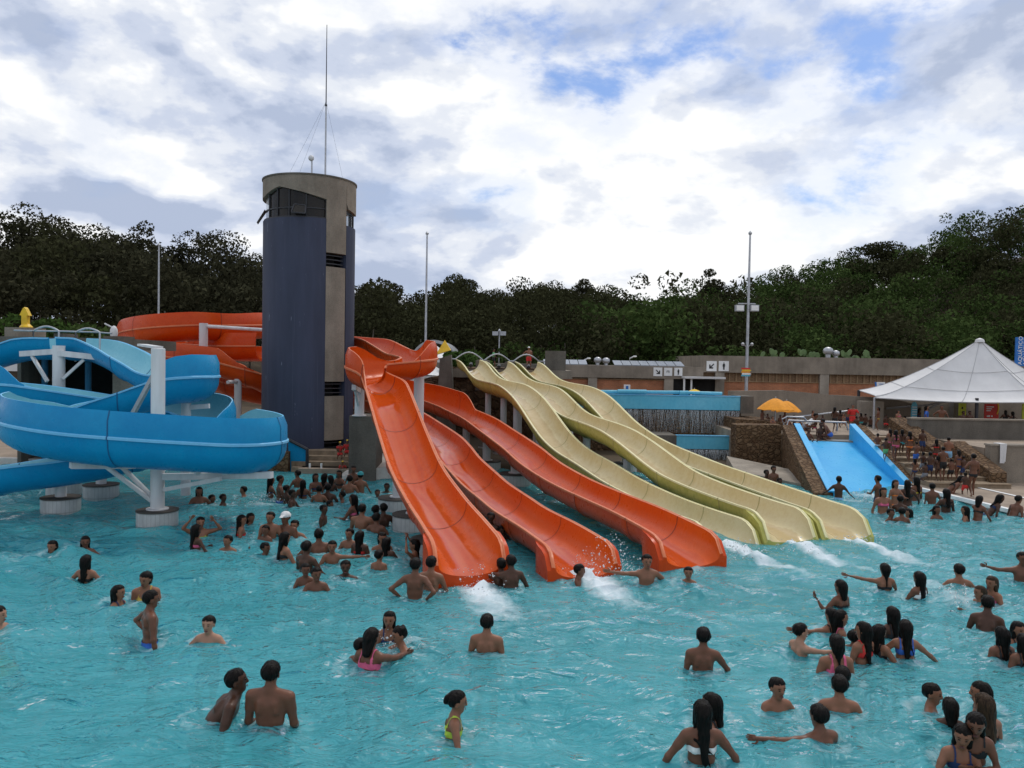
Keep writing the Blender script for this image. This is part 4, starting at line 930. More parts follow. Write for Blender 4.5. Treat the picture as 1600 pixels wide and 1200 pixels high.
vent(934, 563, 51, 'left turbine vent of the pair above the lower concrete roof'); vent(947, 564, 51, 'right turbine vent of the pair above the lower concrete roof'); vent(1294, 549, 52, 'taller silver turbine vent on the higher concrete roof', .33); vent(1306, 552.5, 52, 'small silver turbine vent beside the taller one', .25)
# pictogram signs
def sign(px, py, wpx, kind, lab):
    c = at(px, py, YB-.56); w = wpx/FPX*YB; t = thing('pictogram_sign', c, lab, 'sign', 'white pictogram signs on the building')
    build(MB().box(c[0]-w/2, c[0]+w/2, c[1], c[1]+.05, c[2]-w/2, c[2]+w/2), 'board', 'white_paint', t)
    def put(polys):
        m = MB()
        for poly in polys: m.prism([(a*w, b*w) for a, b in poly], (c[0], c[1]-.012, c[2]), (1, 0, 0), (0, 0, 1), (0, 1, 0), .008)
        build(m, 'pictogram', 'black_paint', t)
    if kind == 'man':
        n = 10; put([[(.055*math.cos(6.283*i/n), .30+.055*math.sin(6.283*i/n)) for i in range(n)], [(-.10, .22), (.10, .22), (.13, -.05), (.09, -.05), (.08, .1), (.07, -.36), (.015, -.36), (0, -.08), (-.015, -.36), (-.07, -.36), (-.08, .1), (-.09, -.05), (-.13, -.05)]])
    elif kind in ('dl', 'dr'):
        s = 1 if kind == 'dr' else -1
        pts = [(-.25, .17), (-.17, .25), (.12, -.04), (.12, .15), (.25, .15), (.25, -.25), (-.15, -.25), (-.15, -.12), (.04, -.12)]
        pts = [(s*a, b) for a, b in pts]
        if s < 0: pts = pts[::-1]
        put([pts])
    else:
        put([[(-.18, -.1), (-.12, -.1), (-.12, .08), (.05, .08), (.05, .03), (.14, .03), (.14, .14), (-.18, .14)]] + [[(x, y), (x+.03, y), (x+.02, y-.1), (x-.01, y-.1)] for x, y in ((.03, 0), (.09, 0), (.15, 0))])
sign(1028, 581, 13.5, 'dr', 'white sign with a black arrow pointing down right'); sign(1044, 581, 12.5, 'shower', 'white sign with a small shower pictogram'); sign(1060, 581, 12.5, 'man', 'white sign with a standing figure above the white canopy')
sign(1112, 572, 15.5, 'dl', 'larger white sign with a black arrow pointing down left'); sign(1131, 572, 15.5, 'man', 'larger white sign with a standing figure on the taller fascia')
# posters leaning on the brick wall
for nm, px0, px1, py0, py1, mt, lab in (('poster', 1370, 1383, 597, 610, 'white_paint', 'white notice board with a blue edge against the brick wall'), ('poster', 975, 985, 601, 611, 'white_paint', 'small white notice board above the blue basin')):
    t = thing(nm, at((px0+px1)/2, py1, 46), lab, 'notice board'); build(flatbox(px0, px1, py0, py1, 46, .06), 'board', mt, t)
    if px0 > 1300:
        build(MB().prism([(0, 0), (.09, 0), (.02, .5), (-.06, .5)], at(1368.5,610.5,45.98), (1, 0, 0), (0, 0, 1), (0, 1, 0), .05), 'blue_edge', 'sign_blue', t)
        for k in range(3): build(flatbox(1373, 1381, 599.6+k*2.6, 600.6+k*2.6, 45.985, .01), 'text_line', 'sign_blue' if k == 0 else 'grey_steel', t)
    else: build(flatbox(978, 982, 603, 609, 45.985, .01), 'figure', 'sign_blue', t)
# ------------------------------------------------------------------ white tent
tent = thing('white_tent', at(1530,655,35), 'big white peaked canvas tent on the upper terrace at the right', 'tent')
ap = at(1531,531,35.2); cz = at(1365,622,33.2)
cor = [at(1366,621,33.0), at(1640,628,32.6), np.array([at(1700,600,37.4)[0], 37.4, cz[2]+.1]), np.array([cz[0]+1.2, 37.4, cz[2]+.2])]
N1, N2 = 14, 20
def tentpt(t, u, s):   # side s, u along edge, t from rim to peak
    a, b = cor[s], cor[(s+1) % 4]; e = a*(1-u)+b*u; mid = (cor[0]+cor[1]+cor[2]+cor[3])/4
    sag = 4*u*(1-u)
    e = e + (mid-e)*np.array([1, 1, 0])*.10*sag + np.array([0, 0, -.10*sag])
    p = e*(1-t)+ap*t; p[2] = e[2]+(ap[2]-e[2])*(t**1.45*.86+.14*t) - .12*sag*(1-t)*t*2; return p
m = MB()
for s_ in range(4):
    P = [[tentpt(min(.985, i/N1), j/N2, s_) for j in range(N2+1)] for i in range(N1+1)]; m.grid(P); m.grid([[p-np.array([0, 0, .03]) for p in reversed(r)] for r in P])
build(m, 'canopy', 'white_sheet', tent, True)
for s_ in range(4):
    for j0 in (0, N2//2):
        build(MB().tube([tentpt(i/N1*.985, j0/N2, s_)+(0, 0, .012) for i in range(N1+1)], .011, 5), 'seam', 'seam_grey', tent, True)
    for tt in (.28, .58): build(MB().tube([tentpt(tt, j/N2, s_)+(0, -.01, .014) for j in range(N2+1)], .009, 5), 'seam', 'seam_grey', tent, True)
build(MB().lathe(ap, [(.20, -.1), (.16, .02), (.03, .08)], 12), 'peak_cap', 'white_sheet', tent, True)
mc = tentpt(.0, .47, 0); q1 = at(1526,640,33.2)
build(MB().tube([(q1[0], q1[1], zf2), (q1[0], q1[1], at(1526,622,33.2)[2])], .07, 10), 'pole', 'dark_steel', tent, True)
for c in cor[2:]: build(MB().tube([(c[0], c[1], zf2), c], .07, 8), 'pole', 'dark_steel', tent, True)
build(MB().tube([(cor[0][0], cor[0][1], zf2), cor[0]], .04, 8), 'pole', 'galv', tent, True)
# banners and kit under the tent
def banner(nm, lab, px0, px1, py0, py1, Y, mt, extra=None):
    c = at((px0+px1)/2, py1, Y); t = thing(nm, c, lab, 'banner'); build(flatbox(px0, px1, py0, py1, Y, .05), 'board', mt, t)
    if extra: extra(t)
    return t
def text(body, loc, size, rot, mt, parent, name='lettering'):
    cu = bpy.data.curves.new(name, 'FONT'); cu.body = body; cu.size = size; cu.align_x = 'LEFT'; cu.extrude = .004
    o = bpy.data.objects.new(name, cu); C.objects.link(o); bpy.context.view_layer.update()
    me = bpy.data.meshes.new_from_object(o); bpy.data.objects.remove(o); bpy.data.curves.remove(cu)
    me.name = name; me.materials.clear(); me.materials.append(mat(mt)); o = bpy.data.objects.new(name, me); C.objects.link(o); o.parent = parent
    o.location = np.asarray(loc)-ORG[parent.name]; o.rotation_euler = rot; return o
def redx(t):
    for k, (x0, x1) in enumerate(((1541.5, 1553), (1541.5, 1550), (1541.5, 1548))): build(flatbox(x0, x1, 635+k*3, 636.4+k*3, 36.48, .01), 'text_line', 'white_paint', t)
    c = at(1556,638,36.48); n = 9; arc = [(.16*math.cos(a), .32*math.sin(a)) for a in np.linspace(-1.1, 1.1, n)] + [(.10*math.cos(a), .27*math.sin(a)) for a in np.linspace(1.1, -1.1, n)]
    build(MB().prism(arc, c, (1, 0, 0), (0, 0, 1), (0, 1, 0), .01), 'yellow_arc', 'yellow_paint', t)
    for x0, x1 in ((1542, 1547), (1549, 1551)): build(flatbox(x0, x1, 649, 651.5, 36.48, .01), 'text_line', 'white_paint', t)
banner('red_banner', 'red banner with white lettering and a yellow arc under the tent', 1539, 1561, 631, 656, 36.5, 'red_paint', redx)
banner('lime_banner', 'narrow yellow-green banner left of the dark tent pole', 1499, 1510, 630, 649, 36.9, 'lime_paint', lambda t: build(flatbox(1503, 1505, 636, 639, 36.88, .01), 'figure', 'black_paint', t))
banner('lime_banner', 'yellow-green banner cut by the right edge of the view', 1598, 1606, 631, 655, 36, 'lime_paint')
def bottle():
    p = at(1428.5,655,34.5); t = thing('bottle_board', p, 'tall pale blue bottle-shaped board beside the tent', 'board'); h = at(1428,628,34.5)[2]-p[2]; w = .12
    build(MB().prism([(-w, 0), (w, 0), (w, h*.78), (w*.8, h*.9), (w*.3, h), (-w*.3, h), (-w*.8, h*.9), (-w, h*.78)], p, (1, 0, 0), (0, 0, 1), (0, 1, 0), .06), 'board', 'teal_plastic', t)
    for k in range(5): build(MB().prism([(-w*.85, 0), (w*.85, 0), (w*.85, .035), (-w*.85, .035)], p+np.array([0, -.012, h*(.12+k*.14)]), (1, 0, 0), (0, 0, 1), (0, 1, 0), .01), 'stripe', 'white_sheet', t)
bottle()
sgn = thing('blue_banner', at(1594,560,44), 'tall blue banner with vertical white lettering behind the tent', 'banner')
build(flatbox(1588.5, 1610, 527, 572, 44, .12), 'board', 'sign_blue', sgn)
for px, py in ((1596.3, 570), (1604.3, 571)): text('AQUÁTICO', at(px, py, 43.985), .30, (R(90), R(-90), 0), 'white_paint', sgn)
# ------------------------------------------------------------------ umbrellas
def umbrella(nm, lab, px, ptop, prim, wpx, Y, mt, zb, group='sun umbrellas'):
    c = at(px, ptop, Y); zr = at(px, prim, Y)[2]; r = wpx/2/FPX*Y; t = thing(nm, (c[0], c[1], zb), lab, 'umbrella', group)
    n = 8; P = []
    for i in range(7):
        q = i/6; rr = r*q; row = []
        for j in range(n*4+1):
            a = 2*math.pi*j/(n*4)+.2; sc = abs(math.cos(a*n/2-.2*n/2)); row.append((c[0]+rr*(.94+.06*sc)*math.cos(a), c[1]+rr*(.94+.06*sc)*math.sin(a), c[2]-(c[2]-zr)*(q**1.5)-.05*r*q*(1-sc)))
        P.append(row)
    m = MB().grid(P); m.grid([[(x, y, z-.02) for x, y, z in reversed(rw)] for rw in P]); build(m, 'canopy', mt, t, True)
    build(MB().tube([(c[0], c[1], zb), (c[0], c[1], c[2]+.06)], .03, 8), 'pole', 'galv', t, True)
    for j in range(8):
        a = 2*math.pi*j/8+.2; build(MB().tube([(c[0], c[1], c[2]-.06), (c[0]+r*.5*math.cos(a), c[1]+r*.5*math.sin(a), c[2]-(c[2]-zr)*.40-.05), (c[0]+r*.96*math.cos(a), c[1]+r*.96*math.sin(a), zr-.02)], .010, 4), 'rib', 'galv', t)
    build(MB().lathe((c[0], c[1], zb), [(.25, 0), (.25, .06), (.06, .10)], 12), 'base', 'concrete_dark', t)
umbrella('sun_umbrella', 'orange-yellow umbrella over the terrace, the higher of the two', 1212, 622, 639, 56, 32.5, 'orange_cloth', PZ)
umbrella('sun_umbrella', 'orange-yellow umbrella behind and right of the higher one', 1229, 626, 642, 46, 34.2, 'orange_cloth', PZ)
umbrella('sun_umbrella', 'yellow umbrella top showing above the blue basin', 1085, 608, 613, 26, 41, 'yellow_cloth', 1.0)
# ------------------------------------------------------------------ poles
def pole(nm, lab, px, ptop, pbot, Y, r0, r1, zb=None, cat='lamp post'):
    a = at(px, pbot, Y); b = at(px+(4 if ptop < 500 else 0), ptop, Y); x = (a[0]+b[0])/2; base = np.array([x, Y, zb if zb is not None else float(hill_z(x, Y))]); t = thing(nm, base, lab, cat, 'tall lamp posts and masts')
    top = np.array([x, Y, b[2]]); build(MB().tube([base, base*.45+top*.55, top], [r0, (r0+r1)/2, r1], 10), 'shaft', 'galv', t, True)
    build(MB().lathe(top, [(r1*1.8, -.02), (r1*2.2, .08), (.01, .2)], 8), 'finial', 'galv', t, True); return t, base, top
pole('tall_mast', 'thin mast right of the tower in front of the hill', 664, 366, 560, 52, .10, .05); pole('tall_mast', 'thin mast left of the tower above the orange coil', 246, 384, 540, 56, .10, .05)
t, base, top = pole('floodlight_mast', 'tall mast with two floodlights behind the building signs', 1167, 366, 612, 46, .11, .05)
for s_ in (-1, 1):
    c = at(1167+s_*11.5, 476, 46); build(MB().bar((c[0]-.24, 46, c[2]-.2), (c[0]+.24, 46, c[2]-.2), .28, .36), 'floodlight', 'galv', t); build(MB().box(c[0]-.2, c[0]+.2, 45.83, 45.855, c[2]-.34, c[2]-.06), 'lens', 'white_paint', t)
c = at(1167, 474, 46); build(MB().tube([(c[0]-.5, 46.02, c[2]-.02), (c[0]+.5, 46.02, c[2]-.02)], .04, 6), 'crossarm', 'galv', t)
c = at(1167, 538, 46)
for s_ in (-1, 1): build(MB().tube([(c[0], 46, c[2]-.2), (c[0]+s_*.22, 45.9, c[2])], .03, 6).lathe((c[0]+s_*.26, 45.9, c[2]-.1), [(.05, 0), (.1, .06), (.1, .14), (.03, .2)], 8), 'loudspeaker', 'galv', t, True)
for k, mt in enumerate(('red_paint', 'yellow_paint', 'orange_cloth', 'white_paint', 'teal_plastic')):
    c = at(1165.5+(k % 2), 576+k*2.7, 45.8); build(MB().prism([(-.26, -.045), (.2, -.045), (.28, 0), (.2, .045), (-.26, .045)], c, (1, 0, 0), (0, 0, 1), (0, 1, 0), .04), 'direction_sign', mt, t)
t, base, top = pole('floodlight_mast', 'small double floodlight post behind the cream slide platform', 780, 518, 560, 60, .07, .05)
for s_ in (-1, 1): c = at(780+s_*6, 521, 60); build(MB().bar((c[0]-.22, 60, c[2]), (c[0]+.22, 60, c[2]), .2, .3), 'floodlight', 'galv', t)
for px, py, lab in ((984, 560, 'curved street lamp above the solar panels'), (1078, 566, 'curved street lamp left of the taller roof'), (912, 563, 'curved street lamp left of the roof vents')):
    b = at(px, py+8, 56); p = at(px, py, 56); zb_ = float(hill_z(b[0], 56)); t = thing('street_lamp', (b[0], 56, zb_), lab, 'street lamp', 'curved street lamps'); build(MB().tube([(b[0], 56, zb_), b, p, p+(.28, 0, .14)], .05, 6), 'shaft', 'white_steel', t, True); build(MB().lathe(p+np.array([.36, 0, .08]), [(.05, 0), (.14, .05), (.1, .12)], 8), 'lamp_head', 'white_paint', t, True)
# ------------------------------------------------------------------ left pavilion below the blue slide start
pv = thing('slide_pavilion', (-15, 27.5, 0), 'dark concrete shelter under the start of the blue slides', 'shelter')
xa, xb = at(20,520,26.5)[0], at(206,520,26.5)[0]; zt_ = at(100,528,26.5)[2]
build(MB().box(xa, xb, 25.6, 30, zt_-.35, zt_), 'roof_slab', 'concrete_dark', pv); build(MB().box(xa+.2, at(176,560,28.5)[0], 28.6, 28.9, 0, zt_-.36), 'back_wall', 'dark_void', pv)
build(MB().box(at(176,560,26.6)[0], xb, 26.6, 28.5, 0, zt_-.36), 'side_wall', 'concrete_pale', pv); build(MB().box(at(27,560,26.6)[0], at(33,560,26.6)[0], 26.6, 28.5, 0, zt_-.36), 'side_wall', 'concrete_dark', pv)
for px in (70, 138): c = at(px, 560, 27); build(MB().lathe((c[0], 27, 0), [(.10, .1), (.10, zt_-.36)], 12), 'blue_column', 'blue_column', pv, True)
build(MB().box(at(96,520,25.9)[0]-.02, at(109,520,25.9)[0], 25.5, 26.4, zt_-.6, at(102,521,25.5)[2]), 'mid_post', 'concrete_dark', pv)
build(MB().tube([at(22,516,25.4), at(60,517,25.4), at(98,517.5,25.4), at(150,519,25.4), at(175,521,25.4)], .03, 6), 'top_rail', 'galv', pv, True)
cblk = at(28,512,27); build(MB().box(cblk[0]-.2, cblk[0]+.6, 26.6, 27.6, zt_, cblk[2]), 'block', 'concrete', pv)
ya = at(40,515,26.9); ar = thing('yellow_arrow', ya, 'yellow upward arrow marker on the shelter roof at the left', 'marker'); h = at(40,480,26.9)[2]-ya[2]
ar_out = [(-.14, 0), (.18, 0), (.16, h*.16), (.09, h*.26), (.09, h*.62), (.16, h*.62), (.05, h*.93), (0, h), (-.05, h*.93), (-.15, h*.64), (-.09, h*.62), (-.09, h*.24)]
build(MB().prism(ar_out, ya+(0, -.09, 0), (1, 0, 0), (0, 0, 1), (0, 1, 0), .18), 'arrow', 'yellow_paint', ar); build(MB().lathe(ya+(.02, 0, 0), [(.2, 0), (.2, .1), (.12, .18)], 10), 'foot', 'yellow_paint', ar, True)
dm = at(178,515,30); ds_ = thing('white_dome', dm-(0, 0, .25), 'small white dome fitting beside the orange coil', 'dome'); build(MB().lathe(dm-np.array([0, 0, .25]), [(.12, -.0), (.14, .1), (.13, .25), (.08, .36), (.01, .4)], 12), 'dome', 'white_steel', ds_, True); build(MB().tube([dm+(-.1, 0, .1), dm+(-.35, 0, .22)], .03, 6), 'arm', 'white_steel', ds_); build(MB().box(dm[0]-.3, dm[0]+.5, 29.8, 30.6, 0, dm[2]-.25), 'stand', 'concrete_dark', ds_)
def sheet(nm, lab, pts, Y, mt='white_sheet', th=.2, cat='tent'):
    P = [at(px, py, Y) for px, py in pts]; t = thing(nm, (np.mean([p[0] for p in P]), Y, min(p[2] for p in P)), lab, cat)
    o = P[0]; build(MB().prism([(p[0]-o[0], p[2]-o[2]) for p in P], o, (1, 0, 0), (0, 0, 1), (0, 1, 0), th), 'panel', mt, t); return t
def marquee(nm, lab, px0, px1, pr, pe, Y, dep, mt='white_sheet'):
    """ridge tent: eave line pe, ridge pr, standing on posts"""
    a = at(px0, pe, Y); b = at(px1, pe, Y); zr = at((px0+px1)/2, pr, Y+dep/2)[2]; ze = a[2]; t = thing(nm, ((a[0]+b[0])/2, Y, .1), lab, 'tent', 'white marquees behind the slides')
    m = MB(); xc = (a[0]+b[0])/2; n = 8; P = []
    for i in range(n+1):
        u = i/n; x = a[0]+(b[0]-a[0])*u; hgt = 1-abs(2*u-1); row = [(x, Y+dep*v, ze+(zr-ze)*(hgt**1.3)*(1-abs(2*v-1)*.9)) for v in np.linspace(0, 1, 7)]; P.append(row)
    m.grid(P); m.grid([[(x, y, z-.03) for x, y, z in reversed(r)] for r in P]); build(m, 'canopy', mt, t, True)
    build(MB().box(a[0], b[0], Y+.02, Y+.05, ze-.35, ze), 'valance', mt, t)
    for x in (a[0]+.05, b[0]-.05):
        for y in (Y+.05, Y+dep-.05): build(MB().tube([(x, y, float(hill_z(x, y))), (x, y, ze)], .05, 6), 'post', 'galv', t)
marquee('white_marquee', 'white marquee roof behind the leftmost orange slide', 588, 700, 552, 586, 44, 6); marquee('white_marquee', 'white marquee between the orange curve and the yellow pyramid', 640, 712, 540, 560, 50, 5)
marquee('white_marquee', 'white marquee at the left edge behind the blue slide', -40, 34, 540, 566, 34, 6); marquee('white_marquee', 'white marquee just right of the shelter wall', 196, 250, 572, 590, 36, 5)
av = thing('arched_roof', at(682,560,56), 'grey barrel-arched roof behind the yellow pyramid', 'roof'); aL, aR = at(640,556,56), at(716,543,56); rr = (aR[0]-aL[0])/2; n = 16; P0 = []
for k in range(n+1):
    a = math.pi*(.12+.76*k/n); x = (aL[0]+aR[0])/2-rr*math.cos(a)*1.05; z = at(680,560,56)[2]+(at(680,531,56)[2]-at(680,560,56)[2])*((math.sin(a)-math.sin(.12*math.pi))/(1-math.sin(.12*math.pi))); P0.append((x, z))
build(MB().grid([[(x, 56, z), (x, 62, z)] for x, z in P0]).grid([[(x, 62, z-.22), (x, 56, z-.22)] for x, z in P0]).grid([[(x, 56, z-.22), (x, 56, z)] for x, z in P0]), 'vault', 'grey_steel', av, True)
for x in (P0[1][0], P0[-2][0]): build(MB().tube([(x, 56.3, float(hill_z(x, 56.3))), (x, 56.3, P0[1][1]-.1)], .12, 8), 'post', 'galv', av)
# blue panel and step beside the tower foot, stubby rails
bp = thing('blue_side_panel', grd(465,735,.16), 'blue side panel with dark rail beside the tower foot', 'panel'); pts = [(450,688), (478,703), (478,738), (452,738)]; P = [at(px, py, 26.9) for px, py in pts]; o_ = P[0]
build(MB().prism([(p[0]-o_[0], p[2]-o_[2]) for p in P], o_, (1, 0, 0), (0, 0, 1), (0, 1, 0), .1), 'panel', 'blue_out', bp); build(MB().tube([at(447,685,26.8), at(480,702,26.8), at(480,737,26.8)], .06, 6), 'rail', 'dark_steel', bp)
bw = rough(build(wallpoly([(418,712), (450,706)], 26.6, .5), 'low_stone_wall', 'stone', None), .04); tag(bw, 'short brown stone wall between the blue curve and the tower', 'stone wall')
lst = thing('landing_steps', grd(500,735,.16), 'brown stone steps at the tower foot behind the bathers', 'stairs')
for k in range(4): p = at(455, 738-k*6, 26.5+k*.35); q = at(560, 738-k*6, 26.5+k*.35); build(MB().box(p[0], q[0], 26.5+k*.35, 28.2, .0, .16+k*.15), 'step', 'step_stone', lst)
bw2 = rough(build(wallpoly([(548,708), (600,702), (640,700), (700,705)], 29.2, .6), 'low_stone_wall', 'stone', None), .05); tag(bw2, 'brown stone wall behind the leftmost orange slide legs', 'stone wall')
apn = build(MB().hexa([(-5.4, 24.9, -1.2), (-3.2, 25.6, -1.2), (-3.2, 29, -1.2), (-5.4, 29, -1.2), (-5.4, 24.9, .1), (-3.2, 25.6, .55), (-3.2, 29, .75), (-5.4, 29, .2)]), 'pool_ramp', 'coping'); struct(apn)
for px in (484, 502): p = at(px, 741, 26.35); t = tag(build(MB().tube([(p[0], 26.35, .0), (p[0], 26.35, at(px,724,26.35)[2])], .035, 8), 'ladder_rail', 'white_paint', None, True, origin=(p[0], 26.35, 0)), 'white ladder rail at the pool edge, %s of the pair' % ('left' if px < 490 else 'right'), 'rail', 'pool ladder rails')
# ------------------------------------------------------------------ trees
def leaf_cloud(g, clumps, n, size, flat=.35):
    """n leaf faces spread over the clumps' shells: centres, radii"""
    C_ = np.array([c for c, r in clumps]); Rr = np.array([r for c, r in clumps]); w = (Rr**2).sum(1); idx = g.choice(len(C_), n, p=w/w.sum())
    d = g.normal(size=(n, 3)); d /= np.linalg.norm(d, axis=1)[:, None]; rad = .62+.42*g.random(n)**.6
    P = C_[idx] + d*Rr[idx]*rad[:, None]
    nn = d*.6 + g.normal(size=(n, 3))*.55; nn /= np.linalg.norm(nn, axis=1)[:, None]
    a = np.cross(nn, g.normal(size=(n, 3))); a /= np.linalg.norm(a, axis=1)[:, None]+1e-9; b = np.cross(nn, a)
    s = size*(.55+.9*g.random(n))[:, None]; a = a*s; b = b*s*.62
    V = np.stack([P-a, P+a*.6-b*1.1, P+a*.6+b*1.1], 1).reshape(-1, 3); F = np.arange(3*n).reshape(n, 3); return V, F
def gum_tree(g, h, spread, n, size, kind='gum'):
    """tapered trunk, forked limbs, crown in separate billows"""
    wood = MB(); clumps = []
    lean = g.normal(0, .03, 2); t0 = h*(.42 if kind == 'gum' else .25)
    top = np.array([lean[0]*h, lean[1]*h, h*.8]); r = .028*h
    tr = [np.array([0, 0, -.5]), np.array([lean[0]*t0*.5, lean[1]*t0*.5, t0*.5]), np.array([lean[0]*t0, lean[1]*t0, t0]), top*.85, top]
    wood.tube(tr, [r*.55, r*.42, r*.34, r*.2, r*.08], 7)
    nb = 6 if kind == 'gum' else 7
    for k in range(nb):
        z = t0+(h*.78-t0)*(k/(nb-1)); a = k*2.4+g.random()*1.2; rr = spread*(.45+.5*g.random())*(1.0-.45*(k/(nb-1))); e = np.array([lean[0]*z+rr*math.cos(a), lean[1]*z+rr*math.sin(a), z+h*(.10+.10*g.random())])
        s = np.array([lean[0]*z*.9, lean[1]*z*.9, z*.9]); md = (s+e)/2+np.array([0, 0, -.02*h]); wood.tube([s, md, e], [r*.22, r*.14, r*.05], 5)
        cr = h*(.115+.06*g.random()) if kind == 'gum' else h*(.17+.06*g.random()); clumps.append((e, np.array([cr*1.25, cr*1.25, cr*.75])))
        e2 = e+np.array([g.normal(0, cr*.9), g.normal(0, cr*.9), g.normal(0, cr*.5)]); clumps.append((e2, np.array([cr*.8, cr*.8, cr*.5])))
    clumps.append((top+np.array([0, 0, h*.07]), np.array([h*.13, h*.13, h*.10])))
    V, F = leaf_cloud(g, clumps, n, size); return wood, V, F
g = np.random.default_rng(11)
lib = {'gum': [gum_tree(g, 12, 4.4, 1850, .222) for _ in range(5)], 'round': [gum_tree(g, 9, 3.8, 1580, .228, 'round') for _ in range(5)]}
# the wood that reads as one mass
def forest(name, sel, mt, label):
    Vs, Fs, o = [], [], 0; WV, WF, wo = [], [], 0
    for (x, y, kind, sc, k) in sel:
        wood, V, F = lib[kind][k]; a = rng.random()*6.28; c, s = math.cos(a), math.sin(a); Rm = np.array([[c, -s, 0], [s, c, 0], [0, 0, 1]])
        T = np.array([x, y, float(hill_z(x, y))-.2]); Vs.append((V*np.array([sc, sc, sc*(.9+.25*rng.random())]))@Rm.T+T); Fs.append(F+o); o += len(V)
        if kind == 'gum' or y > 80:
            wv = np.array(wood.v)[:28]*sc@Rm.T+T; WV.append(wv); WF += [tuple(i+wo for i in f) for f in wood.f[:21]]; wo += len(wv)
    ob = raw(name, np.vstack(Vs), np.vstack(Fs), mt, smooth=False); ob['kind'] = 'stuff'; ob['label'] = label; ob['category'] = 'trees'
    if WV:
        mb = MB(); mb.v = [tuple(p) for p in np.vstack(WV)]; mb.f = WF; mb.m = [0]*len(WF); t = build(mb, 'trunks', 'pale_bark', ob); t['kind'] = 'stuff'
    return ob
selA, selB, selC = [], [], []
gx = np.random.default_rng(5)
for _ in range(5200):
    x = gx.uniform(-125, 135); y = gx.uniform(52, 172)
    yr = float(np.interp(x, RP[:, 0], RP[:, 1])); y0 = float(np.interp(x, [-60, -20, 40, 70], [50, 62, 58, 50]))
    if y > yr+6 or y < y0+2: continue
    if abs(x) > y*.82+8: continue
    if any((x-q[0])**2+(y-q[1])**2 < (3.4 if y < 95 else 4.3)**2 for q in (selA+selB+selC)[-100000:]): continue
    u = x/y
    if u < -.16: (selA if gx.random() < .75 else selB).append((x, y, 'gum', gx.uniform(.72, 1.0) if u < -.30 else gx.uniform(.55, .8), int(gx.integers(5))))
    elif u < .10: selB.append((x, y, 'gum' if gx.random() < .6 else 'round', gx.uniform(.55, .82), int(gx.integers(5))))
    else: (selC if gx.random() < .7 else selB).append((x, y, 'round', gx.uniform(.65, 1.0), int(gx.integers(5))))
print('forest', len(selA), len(selB), len(selC))
forest('eucalyptus_wood', selA, 'leaf_gum', 'dark mass of tall gum trees on the hill at the left'); forest('mixed_wood', selB, 'leaf_wood', 'dark mixed wood covering the hill behind the slides'); forest('green_wood', selC, 'leaf_green', 'greener wood covering the hillside at the right')
# trees that can be picked out one by one
def tree(px, ptop, Y, h, spread, n, size, kind, mt, label, seed, name='gum_tree', bark='bark'):
    gg = np.random.default_rng(seed); p = at(px, ptop, Y); zb = p[2]-h*1.09; base = np.array([p[0], Y, zb])
    t = thing(name, base, label, 'tree', 'trees standing out on the skyline'); wood, V, F = gum_tree(gg, h, spread, n, size, kind)
    wood.v = [tuple(np.array(v)+base) for v in wood.v]; build(wood, 'trunk', bark, t, True); raw('crown', V+base, F, mt, t, smooth=False)
for i, (px, pt, Y, h, sp, kind, mt, lab) in enumerate((
    (45, 322, 104, 17, 6.2, 'gum', 'leaf_gum', 'tall spreading gum tree at the far left of the skyline'), (112, 332, 105, 16.5, 6.4, 'gum', 'leaf_gum', 'broad-crowned gum tree second from the left on the skyline'),
    (165, 362, 106, 13, 4.6, 'gum', 'leaf_gum', 'lower gum tree in the dip between the two tall groups'), (212, 368, 107, 12, 4.0, 'gum', 'leaf_gum', 'small rounded gum tree left of the thin mast'),
    (318, 345, 108, 16, 5.4, 'gum', 'leaf_gum', 'tall gum tree with a fan-shaped crown left of the tower'), (275, 374, 108, 12, 4.0, 'gum', 'leaf_gum', 'gum tree on the left shoulder of the fan-shaped one'),
    (385, 388, 110, 12.5, 4.4, 'gum', 'leaf_gum', 'gum tree directly left of the tower'), (590, 440, 142, 11, 4.4, 'gum', 'leaf_gum', 'bushy gum tree just right of the tower'),
    (720, 433, 150, 11, 4.6, 'gum', 'leaf_gum', 'gum tree right of the thin mast on the ridge'), (900, 436, 152, 10, 4.4, 'gum', 'leaf_gum', 'last tall gum tree before the ridge dips'),
    (1112, 434, 138, 8, 2.6, 'gum', 'leaf_gum', 'small lone tree against the sky left of the floodlight mast'), (1380, 367, 122, 11.5, 4.2, 'gum', 'leaf_wood', 'rounded lone tree standing high above the right ridge'),
    (1470, 380, 120, 10, 4.2, 'gum', 'leaf_wood', 'tree on the right ridge above the tent'), (1575, 331, 114, 15, 5.6, 'gum', 'leaf_wood', 'tall open tree at the far right of the skyline'),
    (1530, 378, 115, 10, 4.0, 'round', 'leaf_green', 'green tree below the tall open one at the right'), (1240, 432, 138, 8, 3.4, 'round', 'leaf_wood', 'low tree on the ridge right of the floodlight mast'))):
    tree(px, pt, Y, h, sp, 4200, .20, kind, mt, lab, 40+i)
def bush(px, ptop, Y, w, h, mt, lab, seed, n=900, size=.15, name='bush'):
    gg = np.random.default_rng(seed); p = at(px, ptop, Y); base = np.array([p[0], Y, p[2]-h]); t = thing(name, base, lab, 'bush', 'green bushes behind the buildings')
    cl = [(np.array([gg.uniform(-w, w)*.6, gg.uniform(-.8, .8), h*gg.uniform(.35, .8)]), np.array([w*.42, .8, h*.3])) for _ in range(6)]
    V, F = leaf_cloud(gg, cl, n, size); raw('leaves', V+base, F, mt, t, smooth=False)
    m = MB()
    for k in range(4): m.tube([base+(gg.uniform(-.2, .2), 0, -.6), base+cl[k][0]], [.05, .02], 5)
    build(m, 'stem', 'bark', t)
